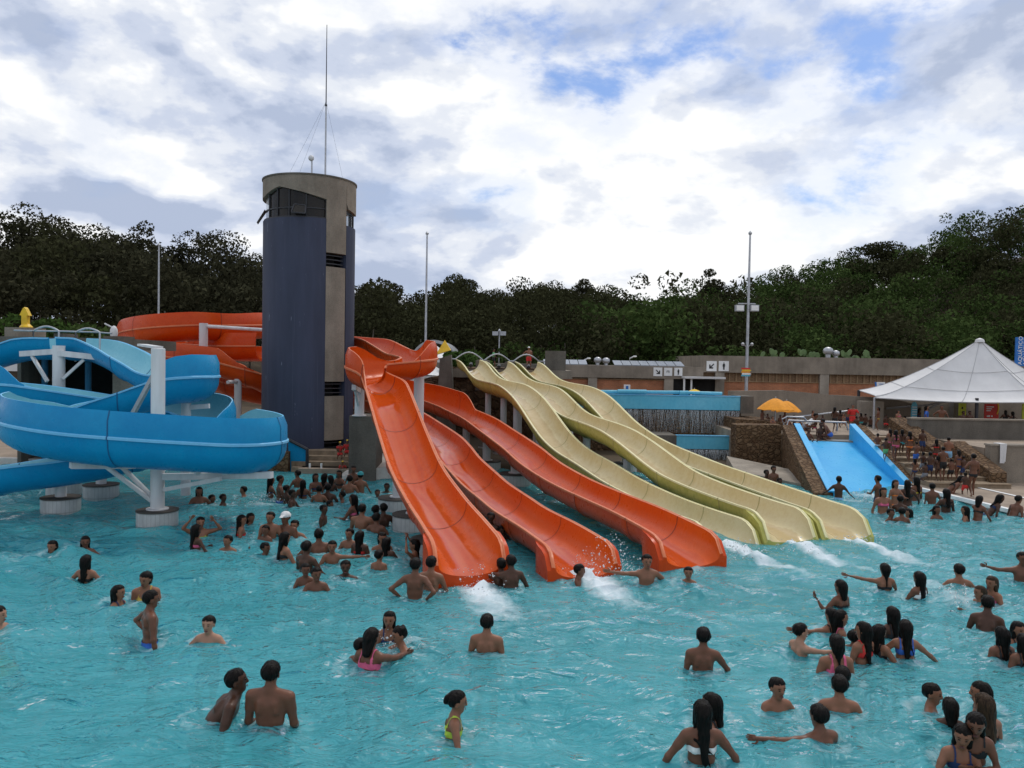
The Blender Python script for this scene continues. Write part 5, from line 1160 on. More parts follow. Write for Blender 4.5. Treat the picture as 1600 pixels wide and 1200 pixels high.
for i, (px, pt, Y, w, h, mt, lab) in enumerate(((75, 494, 42, 2.3, 2.0, 'leaf_bright', 'green bush behind the yellow arrow'), (138, 508, 40, 1.6, 1.4, 'leaf_green', 'low bush behind the coiled blue flume start'),
    (745, 548, 47, 2.0, 1.6, 'leaf_bright', 'leafy bush behind the start of the cream lanes'), (722, 553, 46, 1.2, 1.1, 'leaf_bright', 'small bush just right of the yellow pyramid'), (1075, 555, 57, 2.6, 1.6, 'leaf_bright', 'pale green bushes above the lower roof'), (1190, 542, 58, 3.0, 2.2, 'leaf_green', 'leafy bush beside the floodlight mast'),
    (850, 540, 58, 4, 3.2, 'leaf_green', 'green shrub mass right of the cream slide tops'), (1430, 532, 62, 4, 3, 'leaf_green', 'green shrub left of the tent peak'))):
    bush(px, pt, Y, w, h, mt, lab, 90+i)
plain('cactus', (.12, .19, .07), .6, .2, 3)
def cactus(px, py, lab, seed):
    gg = np.random.default_rng(seed); p = at(px, py, 54); b = np.array([p[0], 54, zfa-.3]); t = thing('cactus', b, lab, 'cactus', 'prickly plants along the roof')
    pads = [(b+(0, 0, .1), .0)]
    for k in range(9):
        c = b+np.array([gg.uniform(-.7, .7), gg.uniform(-.2, .2), gg.uniform(.2, .75)]); a = gg.uniform(-.7, .7); n = 10; r1_, r2_ = gg.uniform(.12, .17), gg.uniform(.2, .28)
        build(MB().prism([(r1_*math.cos(q)*math.cos(a)-r2_*math.sin(q)*math.sin(a), r1_*math.cos(q)*math.sin(a)+r2_*math.sin(q)*math.cos(a)) for q in np.linspace(0, 6.283, n, endpoint=False)], c, (1, 0, 0), (0, 0, 1), (0, 1, 0), .07), 'pad', 'cactus', t)
    build(MB().tube([b-(0, 0, .1), b+(0, 0, .5)], .09, 7), 'stem', 'cactus', t)
for i, (px, py, lab) in enumerate(((1208, 552, 'pale cactus clump on the roof right of the floodlight mast'), (1262, 553, 'cactus clump on the roof left of the turbine vents'), (1322, 552, 'cactus clump on the roof right of the turbine vents'), (1348, 553, 'cactus clump on the roof nearest the tent'))): cactus(px, py, lab, 200+i)
# ------------------------------------------------------------------ people
def skin_mat(name, col):
    q = NT(name); v = q.coord(); n1 = q.noise(v, 5, 4, .55); n2 = q.noise(v, 40, 3, .5)
    q.set('Base Color', q.ramp(n1, [(.3, tuple(c*.82 for c in col)), (.7, tuple(min(1, c*1.12) for c in col))])); q.set('Roughness', q.ramp(n2, [(.3, .28), (.7, .5)])); q.set('Specular IOR Level', .28)
    q.set('Subsurface Weight', .0); return q.m
SKIN = {'d': skin_mat('skin_deep', (.074, .032, .018)), 'n': skin_mat('skin_brown', (.148, .061, .034)), 'm': skin_mat('skin_tan', (.24, .106, .060)), 'l': skin_mat('skin_light', (.37, .20, .13))}
q = NT('hair_black'); vq = q.coord(scale=(9, 9, 1.2)); q.set('Base Color', q.ramp(q.noise(vq, 8, 3, .5), [(.3, (.003, .0025, .002)), (.7, (.011, .0085, .007))])); q.set('Roughness', .38); q.set('Specular IOR Level', .10); q.set('Normal', q.bump(q.noise(vq, 14, 3, .5), .7, .01))
q = NT('hair_brown'); vq = q.coord(scale=(9, 9, 1.2)); q.set('Base Color', q.ramp(q.noise(vq, 8, 3, .5), [(.3, (.018, .011, .007)), (.7, (.06, .036, .02))])); q.set('Roughness', .42); q.set('Specular IOR Level', .10); q.set('Normal', q.bump(q.noise(vq, 14, 3, .5), .7, .01))
plain('eye_dark', (.008, .006, .005), .25); plain('lip_skin', (.14, .045, .04), .5)
CLOTH = {}
def cloth(key):
    cols = {'navy': (.012, .03, .10), 'black': (.012, .012, .013), 'red': (.55, .025, .02), 'pink': (.62, .10, .20), 'magenta': (.45, .03, .30), 'yellow': (.70, .45, .03), 'lime': (.45, .60, .06), 'white': (.72, .72, .70), 'teal': (.03, .28, .30), 'orange': (.68, .17, .03), 'blue': (.03, .12, .45), 'gold': (.45, .30, .05), 'green': (.12, .42, .16), 'grey': (.2, .2, .22), 'skyblue': (.25, .5, .72)}
    if key not in CLOTH: CLOTH[key] = plain('cloth_'+key, cols[key], .7, .15, 12, bump=.15)
    return CLOTH[key]
def smin(a, b, k):
    h = np.clip(.5+.5*(b-a)/k, 0, 1); return b*(1-h)+a*h-k*h*(1-h)
class Body:
    """bones are tapered capsules (optionally flattened along an axis), blended into one skin"""
    def __init__(s): s.b = []
    def bone(s, a, b, ra, rb, tag_, ax=None, f=1.0, k=.03):
        s.b.append((np.asarray(a, float), np.asarray(b, float), ra, rb, tag_, None if ax is None else nrm(ax), f, k))
    def dist1(s, P, B):
        a, b, ra, rb, tg, ax, f, k = B; p = P-a; ab = b-a
        if ax is not None: p = p - ((p@ax)*(1-1/f))[..., None]*ax; ab = ab - (ab@ax)*(1-1/f)*ax
        l2 = max(ab@ab, 1e-9); t = np.clip((p@ab)/l2, 0, 1); d = np.linalg.norm(p-t[..., None]*ab, axis=-1)-(ra+(rb-ra)*t); return d, t
    def mesh(s, h):
        A = np.array([np.minimum(b[0], b[1])-max(b[2], b[3])*max(b[6], 1)-2*h for b in s.b]).min(0); Bm = np.array([np.maximum(b[0], b[1])+max(b[2], b[3])*max(b[6], 1)+2*h for b in s.b]).max(0)
        n = np.ceil((Bm-A)/h).astype(int)+1; ax = [A[i]+h*np.arange(n[i]) for i in range(3)]; D = np.full(n, 1.0, np.float32)
        for B in s.b:
            m = max(B[2], B[3])*max(B[6], 1)+abs(B[7])+1.5*h; lo = np.maximum(((np.minimum(B[0], B[1])-m-A)/h).astype(int), 0); hi = np.minimum(((np.maximum(B[0], B[1])+m-A)/h).astype(int)+2, n)
            G = np.stack(np.meshgrid(*[ax[i][lo[i]:hi[i]] for i in range(3)], indexing='ij'), -1); d, _ = s.dist1(G, B); sl = tuple(slice(lo[i], hi[i]) for i in range(3))
            D[sl] = smin(D[sl], d, B[7]) if B[7] > 0 else -smin(-D[sl], d, -B[7])
        return nets(D, A, h)
    def owner(s, V):
        best = np.full(len(V), 9.); own = np.zeros(len(V), int); tt = np.zeros(len(V))
        for i, B in enumerate(s.b):
            if B[7] < 0: continue
            d, t = s.dist1(V, B); m = d < best; best[m] = d[m]; own[m] = i; tt[m] = t[m]
        return own, tt
CORN = np.array([(i, j, k) for i in (0, 1) for j in (0, 1) for k in (0, 1)])
EDG = [(a, b) for a in range(8) for b in range(a+1, 8) if np.abs(CORN[a]-CORN[b]).sum() == 1]
def nets(D, A, h):
    """naive surface nets"""
    n = np.array(D.shape); S = D < 0; c = [S[i:n[0]-1+i, j:n[1]-1+j, k:n[2]-1+k] for i, j, k in CORN]; cnt = sum(q.astype(np.int8) for q in c); act = (cnt > 0) & (cnt < 8)
    idx = np.argwhere(act); m = len(idx); vid = np.full(act.shape, -1, np.int32); vid[act] = np.arange(m)
    val = np.stack([D[idx[:, 0]+i, idx[:, 1]+j, idx[:, 2]+k] for i, j, k in CORN], 1).astype(np.float64); acc = np.zeros((m, 3)); num = np.zeros(m)
    for a, b in EDG:
        va, vb = val[:, a], val[:, b]; cr = (va < 0) != (vb < 0); t = np.where(cr, va/np.where(cr, va-vb, 1), 0)
        acc += np.where(cr[:, None], CORN[a]+(CORN[b]-CORN[a])*t[:, None], 0); num += cr
    V = A+h*(idx+acc/num[:, None]); F = []
    for axn in range(3):
        u, v = [(1, 2), (2, 0), (0, 1)][axn]; s0 = [slice(None)]*3; s1 = [slice(None)]*3; s0[axn] = slice(0, n[axn]-1); s1[axn] = slice(1, n[axn])
        E = S[tuple(s0)] != S[tuple(s1)]; e = np.argwhere(E); e = e[(e[:, u] > 0) & (e[:, v] > 0) & (e[:, u] < n[u]-1) & (e[:, v] < n[v]-1)]
        if not len(e): continue
        flip = S[e[:, 0], e[:, 1], e[:, 2]]; q = []
        for du, dv in ((-1, -1), (0, -1), (0, 0), (-1, 0)):
            o = e.copy(); o[:, u] += du; o[:, v] += dv; q.append(vid[o[:, 0], o[:, 1], o[:, 2]])
        q = np.stack(q, 1); q[~flip] = q[~flip][:, ::-1]; F.append(q)
    return V, np.vstack(F)
ARMS = {  # upper-arm and forearm directions for a right arm in the chest's frame: (out, forward, up)
    'down': ((.22, .02, -1), (.06, .22, -1)), 'spread': ((.68, .12, -.72), (.62, .55, -.50)), 'sweep': ((.60, .0, -.80), (.42, .25, -.86)), 'wide': ((1, .1, -.12), (1, .25, -.15)), 'hips': ((.72, -.38, -.62), (-.55, .45, -.68)),
    'front': ((.30, .45, -.85), (-.35, .9, .10)), 'reach': ((.20, 1, -.15), (.0, 1, .05)), 'side': ((1, .15, .0), (1, .25, .10)), 'up': ((.60, .35, .35), (-.55, .25, .75)), 'fold': ((.25, .35, -.9), (-.75, .55, .25)),
    'wave': ((.45, .45, -.75), (.25, .55, .85)), 'back': ((.35, -.5, -.8), (-.2, -.3, -1)), 'low': ((.45, .30, -.85), (.15, .75, -.6)), 'lean': ((.25, .35, -.9), (.05, .5, -.85)), 'hold': ((.14, .10, -1), (-.12, .75, -.45)), 'carry': ((.35, .6, -.7), (-.6, .75, .2))}
PROP = {  # stature, head scale, shoulder, hip, chest depth, limb, bust, belly
    'c': (1.22, 1.16, .92, .95, .95, .92, 0, .0), 'b': (1.42, 1.06, .97, .95, .95, .93, 0, 0), 't': (1.58, 1.0, 1.02, .97, .98, .97, 0, 0), 'm': (1.72, .96, 1.12, 1.02, 1.08, 1.08, 0, .2),
    'g': (1.42, 1.05, .90, 1.0, .92, .92, 0, 0), 'w': (1.60, .98, .95, 1.10, 1.0, 1.0, .7, .15)}
PCOUNT = {}
def person(px, ytop, ybase, label, body='t', skin='n', yaw=0, arms=('down', 'down'), lean=0, hair='short', wear=('trunks', 'navy'), head=(0, 0), zg=None, mode=None, top=None, cap=None, tilt=0, face=None, Y=None, twist=0, S=None, hcol='hair_black', seat=False, band=None):
    """feet/waterline pixel ybase and head-top pixel ytop survey the person's place and height"""
    water = zg is None
    if body in 'gw' and top is None: top = ('strap', wear[1]); wear = ('bikini', wear[1]) if wear[0] == 'trunks' else wear
    g0 = grd(px, ybase, 0.0 if water else zg) if Y is None else at(px, ybase, Y)
    if Y is not None and not water: g0[2] = zg
    ztop = at(px, ytop, g0[1])[2]; st, hs, sw, hw, cd, lm, bust, belly = PROP[body]
    if S: st = S
    rr = np.random.default_rng(int(px*7+ytop*13)); near = g0[1]; H_ = .0165 if near < 11 else (.021 if near < 15 else (.0275 if near < 21 else .036))
    floor_z = POOL_Z if water else zg
    if water: RIPPLES.append((g0[0], g0[1], .19 if ztop > .45 else .24))
    if not water and lean == 0 and not seat: st = max(.8, (ztop-zg))
    s = st; B = Body(); le = R(lean); ti = R(tilt)
    # torso frame: x right, y forward, z up along the spine
    ux = np.array([math.cos(ti), 0, -math.sin(ti)]); up = np.array([math.sin(ti)*math.cos(le), math.sin(le), math.cos(le)*math.cos(ti)]); up = nrm(up); fw = nrm(np.cross(up, ux)); ux = nrm(np.cross(fw, up))
    T = lambda x, y, z: ux*x*s + fw*y*s + up*z*s           # relative to the pelvis, in statures
    hs = hs*1.13; neck = T(0, .0, .305); hd = T(0, .012, .315)+np.array([0, 0, 0])
    hl = R(lean*.35+head[1]); hy = R(head[0]); hup = nrm(np.array([0, math.sin(hl), math.cos(hl)])); hf0 = nrm(np.array([0, math.cos(hl), -math.sin(hl)])); hx0 = np.array([1., 0, 0])
    hfw = hf0*math.cos(hy)+hx0*math.sin(hy); hx = np.cross(hfw, hup); hc = neck+hup*(.056*s*hs+.030*s)+hf0*.012*s
    Hd = lambda x, y, z: hc+(hx*x+hfw*y+hup*z)*s*hs
    pel_z = ztop-(hc[2]+.056*s*hs)-.006
    # trunk
    B.bone(T(0, 0, -.02), T(0, 0, .03), .058*s*hw, .056*s*hw, 'pelvis', ux, 1.42, .03)
    B.bone(T(0, 0, .05), T(0, .004, .11), .050*s*(.9+.1*hw+.1*belly), .052*s, 'waist', ux, 1.38, .04)
    B.bone(T(0, 0, .13), T(0, .006, .21), .055*s*cd, .062*s*cd*(.7+.3*sw), 'chest', ux, 1.45, .04)
    B.bone(T(-.068*sw, 0, .262), T(.068*sw, 0, .262), .037*s, .037*s, 'shoulder', None, 1, .05)
    B.bone(T(0, 0, .25), neck+hup*.03*s, .037*s, .031*s*(.8+.2*sw), 'neck', None, 1, .03)
    for sd in (-1, 1): B.bone(T(0, -.006, .300), T(sd*.075*sw, -.004, .272), .024*s, .026*s, 'shoulder', None, 1, .04)
    for sd in (-1, 1): B.bone(T(sd*.040, -.040*cd, .235), T(sd*.052, -.046*cd, .185), .022*s, .016*s, 'chest', None, 1, .022)
    B.bone(T(0, -.071*cd, .05), T(0, -.083*cd, .23), .012*s, .014*s, 'groove', None, 1, -.02)
    if bust:
        for sd in (-1, 1): B.bone(T(sd*.042, .052*cd, .195), T(sd*.046, .066*cd, .185), .026*s*bust**.4, .022*s*bust**.4, 'bust', None, 1, .03)
    # head
    B.bone(Hd(0, -.012, .012), Hd(0, .006, .012), .049*s*hs, .046*s*hs, 'head', hx, .97, .02)
    B.bone(Hd(0, .012, -.03), Hd(0, .018, -.048), .034*s*hs, .024*s*hs, 'jaw', hx, 1.0, .025)
    B.bone(Hd(0, .050, .004), Hd(0, .0545, -.017), .006*s*hs, .0095*s*hs, 'nose', None, 1, .012)
    for sd in (-1, 1): B.bone(Hd(sd*.043, -.004, -.002), Hd(sd*.045, -.008, -.018), .0085*s*hs, .007*s*hs, 'ear', None, 1, .006)
    # arms
    fing = []
    for sd, nm in ((-1, arms[0]), (1, arms[1])):
        (e_, f_) = ARMS[nm]; j = rr.normal(0, .07, 6); e_ = np.array(e_)+j[:3]; f_ = np.array(f_)+j[3:]
        dv = lambda q: nrm(ux*sd*q[0]+fw*q[1]+up*q[2]); sh = T(sd*.103*sw, 0, .260); el = sh+dv(e_)*.172*s; wr = el+dv(f_)*.148*s; hd_ = wr+dv(f_)*.045*s
        B.bone(sh, sh*.55+el*.45, .034*s*lm, .028*s*lm, 'uparm', None, 1, .03); B.bone(sh*.6+el*.4, el, .027*s*lm, .022*s*lm, 'uparm', None, 1, .02)
        B.bone(el, el*.6+wr*.4, .023*s*lm, .021*s*lm, 'forearm', None, 1, .02); B.bone(el*.6+wr*.4, wr, .021*s*lm, .0145*s*lm, 'forearm', None, 1, .02)
        pn = nrm(np.cross(dv(f_), ux*sd*.3+fw*.2+up)); B.bone(wr, hd_, .014*s*lm, .019*s*lm, 'hand', pn, .55, .015)
        fing.append((wr, hd_, dv(f_), pn, sd))
    # legs: reach for the floor, bending the knees when the water is too shallow to stand
    hz = floor_z-pel_z; Lg = .49*s; feet = []
    for sd in (-1, 1):
        hp = T(sd*.050*hw, 0, -.025); ft = np.array([sd*.062*s, .0, max(hz+.045*s, -Lg*.985+hp[2])]); 
        if seat: ft = np.array([sd*.07*s, .40*s, max(hz+.05, hp[2]-.25*s)])
        if mode == 'step': ft[1] += sd*.10*s
        dd = ft-hp; L = np.linalg.norm(dd); a1, a2 = .245*s, .245*s
        L2 = min(L, (a1+a2)*.995); mid = hp+dd/L*L2/2; hk = math.sqrt(max(0, a1**2-(L2/2)**2)); kf = nrm(np.array([sd*.18, 1, .15])); kf = nrm(kf-(kf@(dd/L))*(dd/L)); kn = mid+kf*hk; an = hp+dd/L*L2
        B.bone(hp, hp*.5+kn*.5, .054*s*lm*hw, .043*s*lm, 'thigh', None, 1, .03); B.bone(hp*.5+kn*.5, kn, .043*s*lm, .031*s*lm, 'thigh2', None, 1, .02)
        B.bone(kn, kn*.65+an*.35, .031*s*lm, .033*s*lm, 'calf', None, 1, .02); B.bone(kn*.65+an*.35, an, .033*s*lm, .019*s*lm, 'calf', None, 1, .02)
        B.bone(an+np.array([0, -.02*s, -.022*s]), an+np.array([sd*.01*s, .085*s, -.03*s]), .019*s, .014*s, 'foot', None, 1, .015)
    V, F = B.mesh(H_); own, tt = B.owner(V); tags = np.array([b[4] for b in B.b])[own]
    loc = np.array([g0[0], g0[1], pel_z])
    FF = [tuple(f) for f in F]; VV = V
    if near < 17:   # five fingers on each hand
        mb = MB()
        for wr, hd_, df, pn, sd in fing:
            sv = nrm(np.cross(df, pn))
            for k, (o_, ln) in enumerate(((-.75, .85), (-.25, 1.0), (.25, .95), (.75, .75))):
                r0 = hd_+sv*o_*.018*s; d1 = nrm(df+sv*o_*.12+pn*.12); d2 = nrm(df+pn*.55); mb.tube([r0-df*.01*s, r0+d1*.024*s*ln, r0+d1*.024*s*ln+d2*.026*s*ln], [.0062*s, .0056*s, .004*s], 5)
            r0 = wr+df*.016*s-sv*.014*s*sd; d1 = nrm(df*.6-sv*sd*.8); mb.tube([r0, r0+d1*.026*s, r0+d1*.026*s+nrm(df+pn*.3)*.022*s], [.008*s, .0065*s, .0045*s], 5)
        o_ = len(VV); VV = np.vstack([VV, np.array(mb.v)]); FF += [tuple(i+o_ for i in f) for f in mb.f]
    me = bpy.data.meshes.new('person'); me.from_pydata(VV.tolist(), [], FF); me.materials.append(SKIN[skin]); me.polygons.foreach_set('use_smooth', np.ones(len(FF), bool)); me.update()
    o = link('person', me); o.location = loc; o.rotation_euler = (0, 0, R(-yaw)); ORG[o.name] = np.zeros(3)
    grp = 'bathers in the pool' if water else 'people on the steps and terraces'
    tag(o, label, 'person', grp)
    def child(name, V_, F_, m_, smooth=True):
        me_ = bpy.data.meshes.new(name); me_.from_pydata(np.asarray(V_).tolist(), [], [tuple(f) for f in F_]); me_.materials.append(mat(m_)); me_.polygons.foreach_set('use_smooth', np.full(len(F_), smooth)); me_.update(); return link(name, me_, o)
    # clothing: a shell over the body where the garment lies
    nv = np.zeros_like(V); a_ = V[F[:, 2]]-V[F[:, 0]]; b_ = V[F[:, 3]]-V[F[:, 1]]; fn = np.cross(a_, b_)
    for k in range(4): np.add.at(nv, F[:, k], fn)
    nv /= np.linalg.norm(nv, axis=1)[:, None]+1e-9
    zloc = (V@up)/s; xl = (V@ux)/s; yl = (V@fw)/s
    def garment(name, mask, m_, off=.009):
        fm = mask[F].all(1)
        if fm.sum() < 4: return
        ids = np.unique(F[fm]); mp = np.full(len(V), -1); mp[ids] = np.arange(len(ids)); child(name, V[ids]+nv[ids]*off, mp[F[fm]], m_)
    if wear:
        low = np.isin(tags, ['pelvis', 'thigh']) | ((tags == 'waist') & (zloc < .045))
        if wear[0] == 'trunks': garment('swim_trunks', (low | ((tags == 'thigh2') & (tt < .25))) & (zloc < .05), cloth(wear[1]), .012)
        elif wear[0] == 'briefs': garment('swim_briefs', (low & ((tags != 'thigh') | (tt < .22))) & (zloc < .035), cloth(wear[1]))
        elif wear[0] == 'bikini': garment('bikini_bottom', (low & ((tags != 'thigh') | (tt < .18))) & (zloc < .025), cloth(wear[1]))
        elif wear[0] == 'suit': garment('swimsuit', (np.isin(tags, ['pelvis', 'waist', 'chest', 'bust']) | ((tags == 'thigh') & (tt < .15))) & (zloc < .225), cloth(wear[1]))
    if top: garment({'shirt': 'shirt'}.get(top[0], 'bikini_top'), (np.isin(tags, ['chest', 'bust', 'waist', 'shoulder', 'uparm']) & (zloc < .29)) if top[0] == 'shirt' else ((np.isin(tags, ['chest', 'bust']) & (zloc > .165) & (zloc < (.215 if top[0] == 'band' else .222))) | (np.isin(tags, ['chest', 'shoulder']) & (abs(np.abs(xl)-.05) < .012) & (zloc > .2) & (top[0] == 'strap'))), cloth(top[1]), .008 if top[0] != 'shirt' else .014)
    if band is not None:
        wr, hd_, df, pn, sd = fing[band]; e1_ = nrm(np.cross(df, pn)); mb = MB(); rb = .0195*s*lm
        mb.tube([wr-df*.012*s+rb*(math.cos(a)*pn+math.sin(a)*e1_) for a in np.linspace(0, 6.2832, 13)], .005, 5); child('wristband', mb.v, mb.f, cloth('white'))
    # hair
    Hb = Body(); hr_ = s*hs
    fr = .0 if hair != 'bald' else .2
    Hb.bone(Hd(0, -.017, .015), Hd(0, .000, .022), .0508*hr_, .0472*hr_, 'cap', hx, 1.0, .02)
    if hair in ('long', 'wet', 'pony', 'braid', 'bob'):
        Hb.bone(Hd(0, -.030, -.005), Hd(0, -.032, -.035), .045*hr_, .036*hr_, 'cap', hx, 1.0, .02)
        bk = -fw; bp_ = T(0, -.058*cd, .26); e1 = {'long': T(0, -.082*cd, .12), 'wet': T(0, -.080*cd, .17), 'pony': T(0, -.074*cd, .17), 'braid': T(.02, -.075*cd, .14), 'bob': T(0, -.05, .29)}[hair]
        wdt = {'long': .030, 'wet': .027, 'pony': .013, 'braid': .013, 'bob': .034}[hair]
        Hb.bone(Hd(0, -.040, -.03), bp_*.7+Hd(0, -.045, -.05)*.3, .034*hr_ if hair != 'pony' else .02*hr_, wdt*s*.8, 'lock', ux, 1.35, .02); Hb.bone(bp_*.7+Hd(0, -.045, -.05)*.3, e1, wdt*s*.8, wdt*s*.35, 'lock', ux, 1.6 if hair in ('long', 'wet') else 1, .015)
        if hair in ('long', 'wet'):
            for sd in (-1, 1):
                Hb.bone(Hd(sd*.035, -.012, 0), Hd(sd*.036, -.008, -.06), .016*hr_, .015*hr_, 'lock', None, 1, .015); e2 = T(sd*(.045+.02*rr.random()), -.05*cd+.03*rr.random(), .15+.05*rr.random()); Hb.bone(Hd(sd*.036, -.012, -.06), e2, .015*hr_, .006*s, 'lock', None, 1, .012)
            for k in range(6): Hb.bone(bp_+ux*rr.normal(0, .026)*s, e1+ux*rr.normal(0, .04)*s+up*(rr.random()*.10-.06)*s, .010*s, .0035*s, 'lock', None, 1, .006)
    if hair == 'bun': Hb.bone(Hd(0, -.062, .02), Hd(0, -.07, .0), .022*hr_, .018*hr_, 'bun', None, 1, .012)
    if hair == 'curly':
        for k in range(9): a = rr.random()*6.28; Hb.bone(Hd(.03*math.cos(a), -.02+.025*math.sin(a), .045), Hd(.035*math.cos(a), -.02+.03*math.sin(a), .05), .020*hr_, .016*hr_, 'curl', None, 1, .012)
    if hair != 'bald':
        HV, HF = Hb.mesh(max(.0125, H_*.74))
        if near < 20:   # wet strands: shallow ridges running down the hair
            rl = HV-hc; an = np.arctan2(rl@hx, -(rl@hfw)); amp = .0042*s*(.6+.4*np.sin(an*7+HV[:, 2]*9)); HV = HV+(rl/(np.linalg.norm(rl, axis=1)[:, None]+1e-9))*(amp*np.sin(an*19+3*np.sin(HV[:, 2]*14+an*3)+rr.random()*6))[:, None]
        rel = HV-hc; fy = (rel@hfw)/hr_; fz = (rel@hup)/hr_; fx = np.abs(rel@hx)/hr_
        # hairline: brow in front, sideburns at the ear, nape behind; long locks stay
        keep = (fz > .030) & (fy > .018) & (fz > .026+.25*(fx*0)) | (fy <= .018) & (fz > np.where(fy > -.012, .004-.4*(fx < .03), -.040)) | (fy < -.012)
        if hair in ('long', 'wet'): keep |= (fy < .012)
        if hair == 'short': keep &= (fz > -.036) 
        fm = keep[HF].all(1)
        if fm.sum() > 4:
            ids = np.unique(HF[fm]); mp = np.full(len(HV), -1); mp[ids] = np.arange(len(ids)); child('hair', HV[ids], mp[HF[fm]], hcol)
    if cap:
        Cb = Body(); Cb.bone(Hd(0, -.018, .022), Hd(0, .002, .028), .0555*hr_, .0515*hr_, 'cap', hx, 1.0, .02)
        if cap[1] == 'cap': Cb.bone(Hd(0, .045, .032), Hd(0, .085, .024), .028*hr_, .026*hr_, 'brim', hup, .3, .012)
        CV, CF = Cb.mesh(max(.012, H_*.75)); kz = (((CV-hc)@hup)/hr_ > .014)[CF].all(1); ids = np.unique(CF[kz]); mp = np.full(len(CV), -1); mp[ids] = np.arange(len(ids)); child('cap', CV[ids], mp[CF[kz]], cloth(cap[0]))
    # eyes, brows and mouth where the face can be made out
    if near < 17.5:
        for sd in (-1, 1):
            mb = MB(); c = Hd(sd*.0185, .0455, .001); n_ = 8; mb.prism([(.0065*math.cos(a)*hr_, .0030*math.sin(a)*hr_) for a in np.linspace(0, 6.283, n_, endpoint=False)], c, nrm(hx-sd*hfw*.35), hup, hfw, .004*hr_); child('eye', mb.v, mb.f, 'eye_dark', False)
            mb = MB(); c = Hd(sd*.019, .047, .0135); mb.prism([(-.010*hr_, -.0008*hr_), (.010*hr_, -.0008*hr_), (.008*hr_, .0016*hr_), (-.008*hr_, .0016*hr_)], c, nrm(hx-sd*hfw*.35), hup, hfw, .0035*hr_); child('brow', mb.v, mb.f, hcol, False)
        mb = MB(); c = Hd(0, .0455, -.040); mb.prism([(-.016*hr_, 0), (-.006*hr_, -.006*hr_), (.006*hr_, -.006*hr_), (.016*hr_, 0), (.006*hr_, .004*hr_), (-.006*hr_, .004*hr_)], c, hx, hup, hfw, .004*hr_); child('mouth', mb.v, mb.f, 'lip_skin', False)
    return o
# --- near bathers
person(422,1036,1134,'man seen from behind, arms drawn in, blue shorts at the waterline, near the bottom','m','n',4,('hold','hold'),0,'short',('trunks','navy'))
person(316,1050,1126,'man leaning forward and looking right beside the man in blue shorts','m','d',78,('lean','lean'),42,'short',('trunks','navy'),head=(0,-25))
person(326,963,1002,'pale boy facing us with both arms spread on the water','b','l',180,('spread','spread'),0,'short')
person(1096,1097,1182,'woman from behind with long wet braids and a light bikini strap, bottom right of centre','w','n',0,('sweep','sweep'),0,'long',('bikini','white'),top=('band','white'))
person(1112,1085,1140,'woman half hidden behind the long-braided woman, looking left','w','m',-60,('spread','down'),0,'wet',('bikini','black'),head=(-10,0))
person(704,1081,1150,'girl with a hair bun facing right in a neon green top','g','m',85,('spread','low'),6,'bun',('bikini','lime'),top=('strap','lime'))
person(234,924,998,'slim boy standing waist-deep with hands low, left of the pale boy','t','n',55,('hips','down'),0,'short',('trunks','blue'))
person(228,893,934,'woman in a gold bikini top looking down left','w','m',165,('down','down'),0,'pony',('bikini','gold'),top=('strap','gold'),head=(25,12))
person(184,915,943,'girl with only her head above water facing the gold bikini woman','g','m',95,('spread','spread'),0,'wet',('suit','navy'))
person(82,845,869,'girl with long wet hair, neck-deep at the far left','g','m',180,('spread','spread'),0,'long',('suit','black'))
person(133,838,861,'dark-haired girl with arms spread, second from the left edge','g','n',150,('spread','spread'),0,'wet',('suit','black'))
person(134,868,904,'girl from behind with long dark hair and arms spread, at the left','g','m',2,('spread','spread'),0,'long',('bikini','black'),top=('band','black'))
person(-4,948,985,'bather mostly cut off by the left edge','t','l',90,('down','side'),0,'short',('trunks','lime'))
person(760,961,1020,'boy from behind alone in the middle of the pool','t','m',8,('down','down'),0,'short')
person(608,956,1004,'girl with long hair facing us in the group of four at centre left','g','m',180,('down','fold'),0,'long',('bikini','navy'),top=('strap','navy'))
person(638,978,1014,'boy reaching left with a wristband in the group of four','b','m',-120,('reach','reach'),14,'curly',band=0)
person(574,986,1046,'woman from behind with a pink bikini in the group of four','w','n',25,('low','reach'),8,'bob',('bikini','pink'))
person(552,1003,1042,'child carried at the left of the woman in the pink bikini','c','n',30,('front','front'),18,'short')
person(1098,982,1042,'boy from behind alone right of centre','t','n',8,('down','low'),0,'short')
person(648,873,936,'boy from behind with hands on hips left of the first orange slide end','t','n',6,('hips','hips'),0,'short')
person(673,870,924,'boy from behind right against the first orange slide end','t','m',12,('down','front'),0,'short')
person(783,873,914,'dark boy half hidden at the right lip of the first orange slide','b','d',-20,('reach','down'),0,'short')
person(799,869,920,'dark boy from behind touching the first orange slide end','t','d',-15,('reach','low'),5,'short')
person(901,882,909,'boy at the foot of the middle orange slide reaching right','b','n',95,('reach','low'),4,'short')
person(1010,867,913,'boy facing us with one arm held out, between two orange slide ends','t','m',176,('hips','side'),0,'short')
person(1075,886,916,'child with a float below the rightmost orange slide','c','m',190,('front','low'),0,'short')
